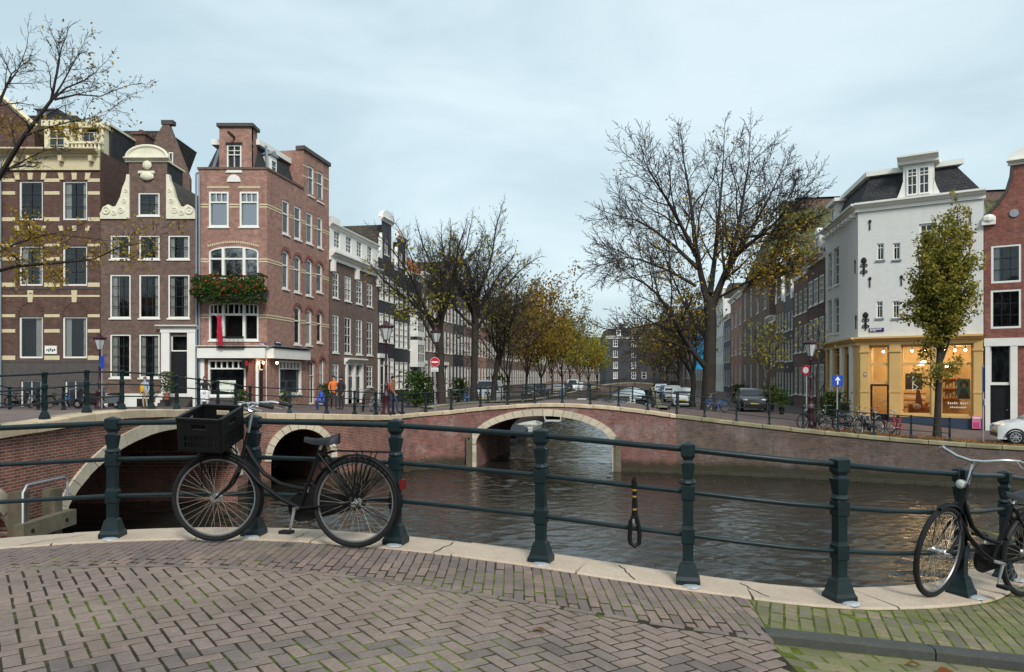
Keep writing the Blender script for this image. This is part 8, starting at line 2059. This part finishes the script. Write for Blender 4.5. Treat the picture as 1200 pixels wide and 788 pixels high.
# ================================================================ PEOPLE
SKIN = plain('skin', (0.45, 0.27, 0.19), .6, .08)
def person(label, loc, heading, top, legs, hair, shoes=None, H_=1.74, pose=None, extra=None, sit=0.0):
    """one continuous skinned figure; pose overrides joint positions (x right, y forward, z up, in body heights of 1.74 m)"""
    J = dict(pel=(0, 0, .95), waist=(0, .0, 1.08), chest=(0, .01, 1.28), neck=(0, .01, 1.47), head=(0, .03, 1.56), crown=(0, .02, 1.70),
             shl=(-.17, 0, 1.41), ell=(-.24, -.02, 1.13), wrl=(-.22, .08, .90), hal=(-.21, .11, .82), shr=(.17, 0, 1.41), elr=(.24, -.02, 1.13), wrr=(.22, .08, .90), har=(.21, .11, .82),
             hil=(-.09, 0, .92), knl=(-.10, .03, .50), anl=(-.10, -.02, .09), tol=(-.11, .14, .03), hir=(.09, 0, .92), knr=(.10, .03, .50), anr=(.10, -.02, .09), tor=(.11, .14, .03))
    J.update(pose or {})
    RR = dict(pel=(.155, .11), waist=(.135, .10), chest=(.16, .115), neck=(.055, .055), head=(.078, .092), crown=(.055, .07), shl=(.07, .07), shr=(.07, .07), ell=(.046, .046), elr=(.046, .046), wrl=(.032, .03), wrr=(.032, .03), hal=(.03, .042), har=(.03, .042),
              hil=(.092, .095), hir=(.092, .095), knl=(.06, .062), knr=(.06, .062), anl=(.042, .045), anr=(.042, .045), tol=(.042, .03), tor=(.042, .03))
    E = [('pel', 'waist'), ('waist', 'chest'), ('chest', 'neck'), ('neck', 'head'), ('head', 'crown'), ('chest', 'shl'), ('shl', 'ell'), ('ell', 'wrl'), ('wrl', 'hal'), ('chest', 'shr'), ('shr', 'elr'), ('elr', 'wrr'), ('wrr', 'har'), ('pel', 'hil'), ('hil', 'knl'), ('knl', 'anl'), ('anl', 'tol'), ('pel', 'hir'), ('hir', 'knr'), ('knr', 'anr'), ('anr', 'tor')]
    names = list(J); idx = {n: i for i, n in enumerate(names)}
    me = bpy.data.meshes.new('body'); me.from_pydata([J[n] for n in names], [(idx[a], idx[b]) for a, b in E], [])
    o = bpy.data.objects.new('body_tmp', me); COL.objects.link(o)
    sk = o.modifiers.new('skin', 'SKIN'); sk.use_smooth_shade = True
    for n in names: me.skin_vertices[0].data[idx[n]].radius = RR[n]; me.skin_vertices[0].data[idx[n]].use_root = n == 'pel'
    o.modifiers.new('sub', 'SUBSURF').levels = 1
    dg = bpy.context.evaluated_depsgraph_get(); ev = bpy.data.meshes.new_from_object(o.evaluated_get(dg)); bpy.data.objects.remove(o)
    for m_ in (SKIN, top, legs, shoes or M['black']): ev.materials.append(m_)
    P = {n: Vector(J[n]) for n in names}
    def dist(p, a, b):
        ab = b - a; t = max(0, min(1, (p - a).dot(ab) / max(1e-6, ab.length_squared))); return (p - a - ab * t).length
    seg = {'skin': [('neck', 'head'), ('head', 'crown'), ('wrl', 'hal'), ('wrr', 'har')], 'top': [('waist', 'chest'), ('pel', 'waist'), ('chest', 'shl'), ('chest', 'shr'), ('shl', 'ell'), ('shr', 'elr'), ('ell', 'wrl'), ('elr', 'wrr'), ('chest', 'neck')], 'legs': [('hil', 'knl'), ('hir', 'knr'), ('knl', 'anl'), ('knr', 'anr')], 'shoes': [('anl', 'tol'), ('anr', 'tor')]}
    order = ['skin', 'top', 'legs', 'shoes']
    for p in ev.polygons:
        c = p.center; best = min((dist(c, P[a], P[b]) - .5 * RR[a][0], k) for k, L_ in seg.items() for a, b in L_); p.material_index = order.index(best[1]); p.use_smooth = True
    s = H_ / 1.74
    root = tag(bpy.data.objects.new('person', ev), label, 'person'); COL.objects.link(root); root.location = loc; root.rotation_euler = (0, 0, heading); root.scale = (s,) * 3
    hd_ = P['head']; cr = P['crown']; c = hd_.lerp(cr, .5)
    m = MB(); m.ell((c.x, c.y - .018, c.z + .03), .088, .098, .105, 12, 8)
    m.v = [(x, y, z if y < c.y + .045 else max(z, c.z + .075)) for x, y, z in m.v]
    if hair[1] > 0: m.ell((c.x, c.y - .06, c.z - hair[1] * .5), .085, .05, hair[1], 8, 6)
    m.build('hair', hair[0], root, None, True)
    f = MB(); f.ell((c.x, c.y + .095, c.z - .035), .012, .018, .02, 6, 4); f.build('nose', SKIN, root, None, True)
    for sx in (-1, 1): MB().ell((c.x + sx * .032, c.y + .082, c.z), .011, .008, .008, 6, 4).build('eye', M['black'], root); MB().ell((c.x + sx * .083, c.y - .0, c.z - .02), .012, .02, .03, 6, 4).build('ear', SKIN, root)
    MB().ell((c.x, c.y + .083, c.z - .075), .024, .007, .006, 6, 4).build('mouth', plain('lips', (0.3, 0.1, 0.09), .6) if 'lips' not in bpy.data.materials else bpy.data.materials['lips'], root)
    for k in ('l', 'r'):                                      # fingers and thumb beyond the palm
        w_, h_ = P['wr' + k], P['ha' + k]; d = (h_ - w_).normalized(); a = d.cross(Vector((1, 0, 0)));  a = a.normalized() if a.length > .1 else Vector((0, 1, 0))
        f = MB()
        for q, ln in zip((-1.4, -.45, .5, 1.35), (.075, .085, .08, .062)):
            b0 = h_ + a * .017 * q + d * .02; f.tube([tuple(b0), tuple(b0 + d * ln * .55), tuple(b0 + d * ln + Vector((0, .018, 0)))], [.0095, .009, .007], 5)
        f.tube([tuple(h_ - d * .02 + a * .03), tuple(h_ + a * .055 + d * .015), tuple(h_ + a * .06 + d * .05)], [.011, .01, .008], 5); f.build('fingers', SKIN, root, None, True)
    if extra: extra(root)
    return root
col = lambda n, c: plain(n, c, .8, .15, 8)
brown_h, dark_h, cap_ = col('brown_hair', (0.12, 0.05, 0.025)), col('dark_hair', (0.02, 0.015, 0.012)), col('grey_cap', (0.12, 0.12, 0.12))
gz = lambda x, y: Zg(x, y) + .0
def bag(c, s, mat, name='bag'):
    return lambda root: MB().ell(c, *s, 10, 8).build(name, mat, root, None, True)
x = (170 - 600) / FOC * 40.5
person('person in grey cap and pale blue shirt carrying a yellow bag', (x, 40.5, gz(x, 40.5)), R(170), col('pale_blue_shirt', (0.35, 0.42, 0.5)), col('beige_trousers', (0.42, 0.34, 0.24)), (cap_, 0), H_=1.7, extra=bag((.08, .16, 1.12), (.13, .06, .26), col('yellow_bag', (0.7, 0.4, 0.02))))
x = (391 - 600) / FOC * 38.5
org = col('orange_jacket', (0.75, 0.17, 0.03))
walk = dict(knl=(-.1, .16, .52), anl=(-.1, .2, .1), tol=(-.1, .36, .05), knr=(.1, .02, .5), anr=(.1, -.22, .12), tor=(.1, -.1, .04), ell=(-.25, -.12, 1.14), wrl=(-.23, -.05, .92), hal=(-.22, -.02, .84), elr=(.25, .04, 1.14), wrr=(.22, .2, .98), har=(.21, .26, .92))
person('person in a bright orange jacket walking along the corner house', (x, 38.5, gz(x, 38.5)), R(200), org, col('dark_trousers', (0.03, 0.03, 0.035)), (dark_h, 0), pose=walk)
x = (400 - 600) / FOC * 38.2
person('person in a black jacket with orange panels beside the one in orange', (x, 38.2, gz(x, 38.2)), R(150), col('black_jacket', (0.03, 0.02, 0.022)), col('dark_trousers2', (0.025, 0.025, 0.03)), (dark_h, 0), H_=1.7, extra=bag((0, -.17, 1.2), (.15, .09, .22), col('red_backpack', (0.5, 0.07, 0.05)), 'backpack'))
x = (379 - 600) / FOC * 38
sitp = dict(pel=(0, 0, .5), waist=(0, .03, .64), chest=(0, .1, .84), neck=(0, .15, 1.02), head=(0, .19, 1.1), crown=(0, .2, 1.24), shl=(-.17, .1, .97), ell=(-.22, .2, .74), wrl=(-.14, .38, .66), hal=(-.1, .44, .64), shr=(.17, .1, .97), elr=(.22, .2, .74), wrr=(.14, .38, .66), har=(.1, .44, .64), hil=(-.09, .03, .48), knl=(-.11, .4, .56), anl=(-.11, .3, .1), tol=(-.11, .46, .04), hir=(.09, .03, .48), knr=(.11, .4, .56), anr=(.11, .3, .1), tor=(.11, .46, .04))
person('person in bright blue crouching beside the orange-clad walkers', (x, 38, gz(x, 38) - .06), R(120), col('bright_blue_coat', (0.03, 0.09, 0.5)), col('blue_jeans2', (0.03, 0.05, 0.16)), (brown_h, 0), H_=1.6, pose=sitp)
x = (460 - 600) / FOC * 35.6
person('person in a brown jacket and jeans with a red backpack beside the lamp post', (x, 35.6, gz(x, 35.6)), R(250), col('brown_jacket', (0.2, 0.09, 0.05)), col('blue_jeans', (0.03, 0.045, 0.11)), (dark_h, .02), H_=1.8, pose=walk, extra=bag((0, -.17, 1.22), (.15, .1, .24), col('maroon_backpack', (0.28, 0.05, 0.05)), 'backpack'))
# scooter and its rider
def scooter(label, loc, heading, paint, group=None):
    root = thing('motor_scooter', label, 'scooter', loc, heading, group); m = MB()   # nose towards +y
    m.prism([(-.75, .35), (-.5, .28), (.1, .28), (.25, .25), (.42, .25), (.5, .5), (.52, .9), (.42, 1.0), (.36, .9), (.3, .42), (.12, .38), (.0, .42), (-.08, .68), (-.7, .72), (-.85, .6)], -.17, .17, 'x'); m.build('body', paint, root)
    MB().prism([(-.72, .72), (.0, .69), (.02, .76), (-.3, .82), (-.74, .84)], -.14, .14, 'x').build('seat', M['black'], root)
    for y in (-.5, .55): t = MB(); t.torus((0, y, .24), .18, .06, 'x', 20, 7); w_ = t.build('wheel', M['rubber'], root, None, True); MB().lathe([(.12, -.03), (.12, .03)], 12).xf(Matrix.Translation((0, y, .24)) @ Matrix.Rotation(R(90), 4, 'Y')).build('rim', M['chrome'], w_)
    MB().tube([(0, .55, .24), (0, .42, .95), (0, .38, 1.05)], .03, 6).tube([(-.32, .3, 1.08), (-.12, .38, 1.04), (.12, .38, 1.04), (.32, .3, 1.08)], .017, 6).build('handlebar', M['black'], root, None, True)
    MB().ell((0, .5, .88), .09, .06, .09, 10, 6).build('headlight', M['lamp_lens'], root, None, True); MB().ell((0, .62, .48), .12, .16, .07, 8, 5).build('front_mudguard', paint, root, None, True)
    for sx in (-1, 1): MB().tube([(sx * .26, .32, 1.08), (sx * .34, .34, 1.28)], .008, 4).ell((sx * .36, .34, 1.32), .06, .015, .04, 8, 5).build('mirror', M['black'], root)
    MB().box(-.09, .09, -.84, -.82, .45, .6).build('number_plate', bpy.data.materials['yellow_plate'], root)
    return root
ws = carpaint('white_scooter_paint', (0.7, 0.7, 0.7)); x = (240 - 600) / FOC * 36
scooter('white motor scooter ridden by a person in dark clothes behind the left railing', (x, 36, Zg(x, 36)), R(200), ws)
ride = dict(pel=(0, -.25, .84), waist=(0, -.22, .98), chest=(0, -.14, 1.2), neck=(0, -.08, 1.38), head=(0, -.05, 1.46), crown=(0, -.05, 1.61), shl=(-.17, -.12, 1.32), ell=(-.26, .02, 1.08), wrl=(-.3, .22, 1.06), hal=(-.3, .29, 1.08), shr=(.17, -.12, 1.32), elr=(.26, .02, 1.08), wrr=(.3, .22, 1.06), har=(.3, .29, 1.08), hil=(-.1, -.22, .82), knl=(-.18, .18, .74), anl=(-.16, .14, .38), tol=(-.16, .3, .33), hir=(.1, -.22, .82), knr=(.18, .18, .74), anr=(.16, .14, .38), tor=(.16, .3, .33))
person('long-haired rider in a dark jacket and white trousers on the white scooter', (x, 36, Zg(x, 36)), R(200), col('dark_leather', (0.03, 0.028, 0.022)), col('white_trousers', (0.6, 0.6, 0.6)), (brown_h, .14), pose=ride)
s1 = scooter('dark motor scooter parked before the striped house beside the lamp', ((104 - 600) / FOC * 40, 40, Zg(-23, 40)), R(100), pk_)
s2 = scooter('grey covered-looking scooter parked left of the brown house door', ((127 - 600) / FOC * 40, 40, Zg(-21.5, 40)), R(75), pg)
random.seed(9)
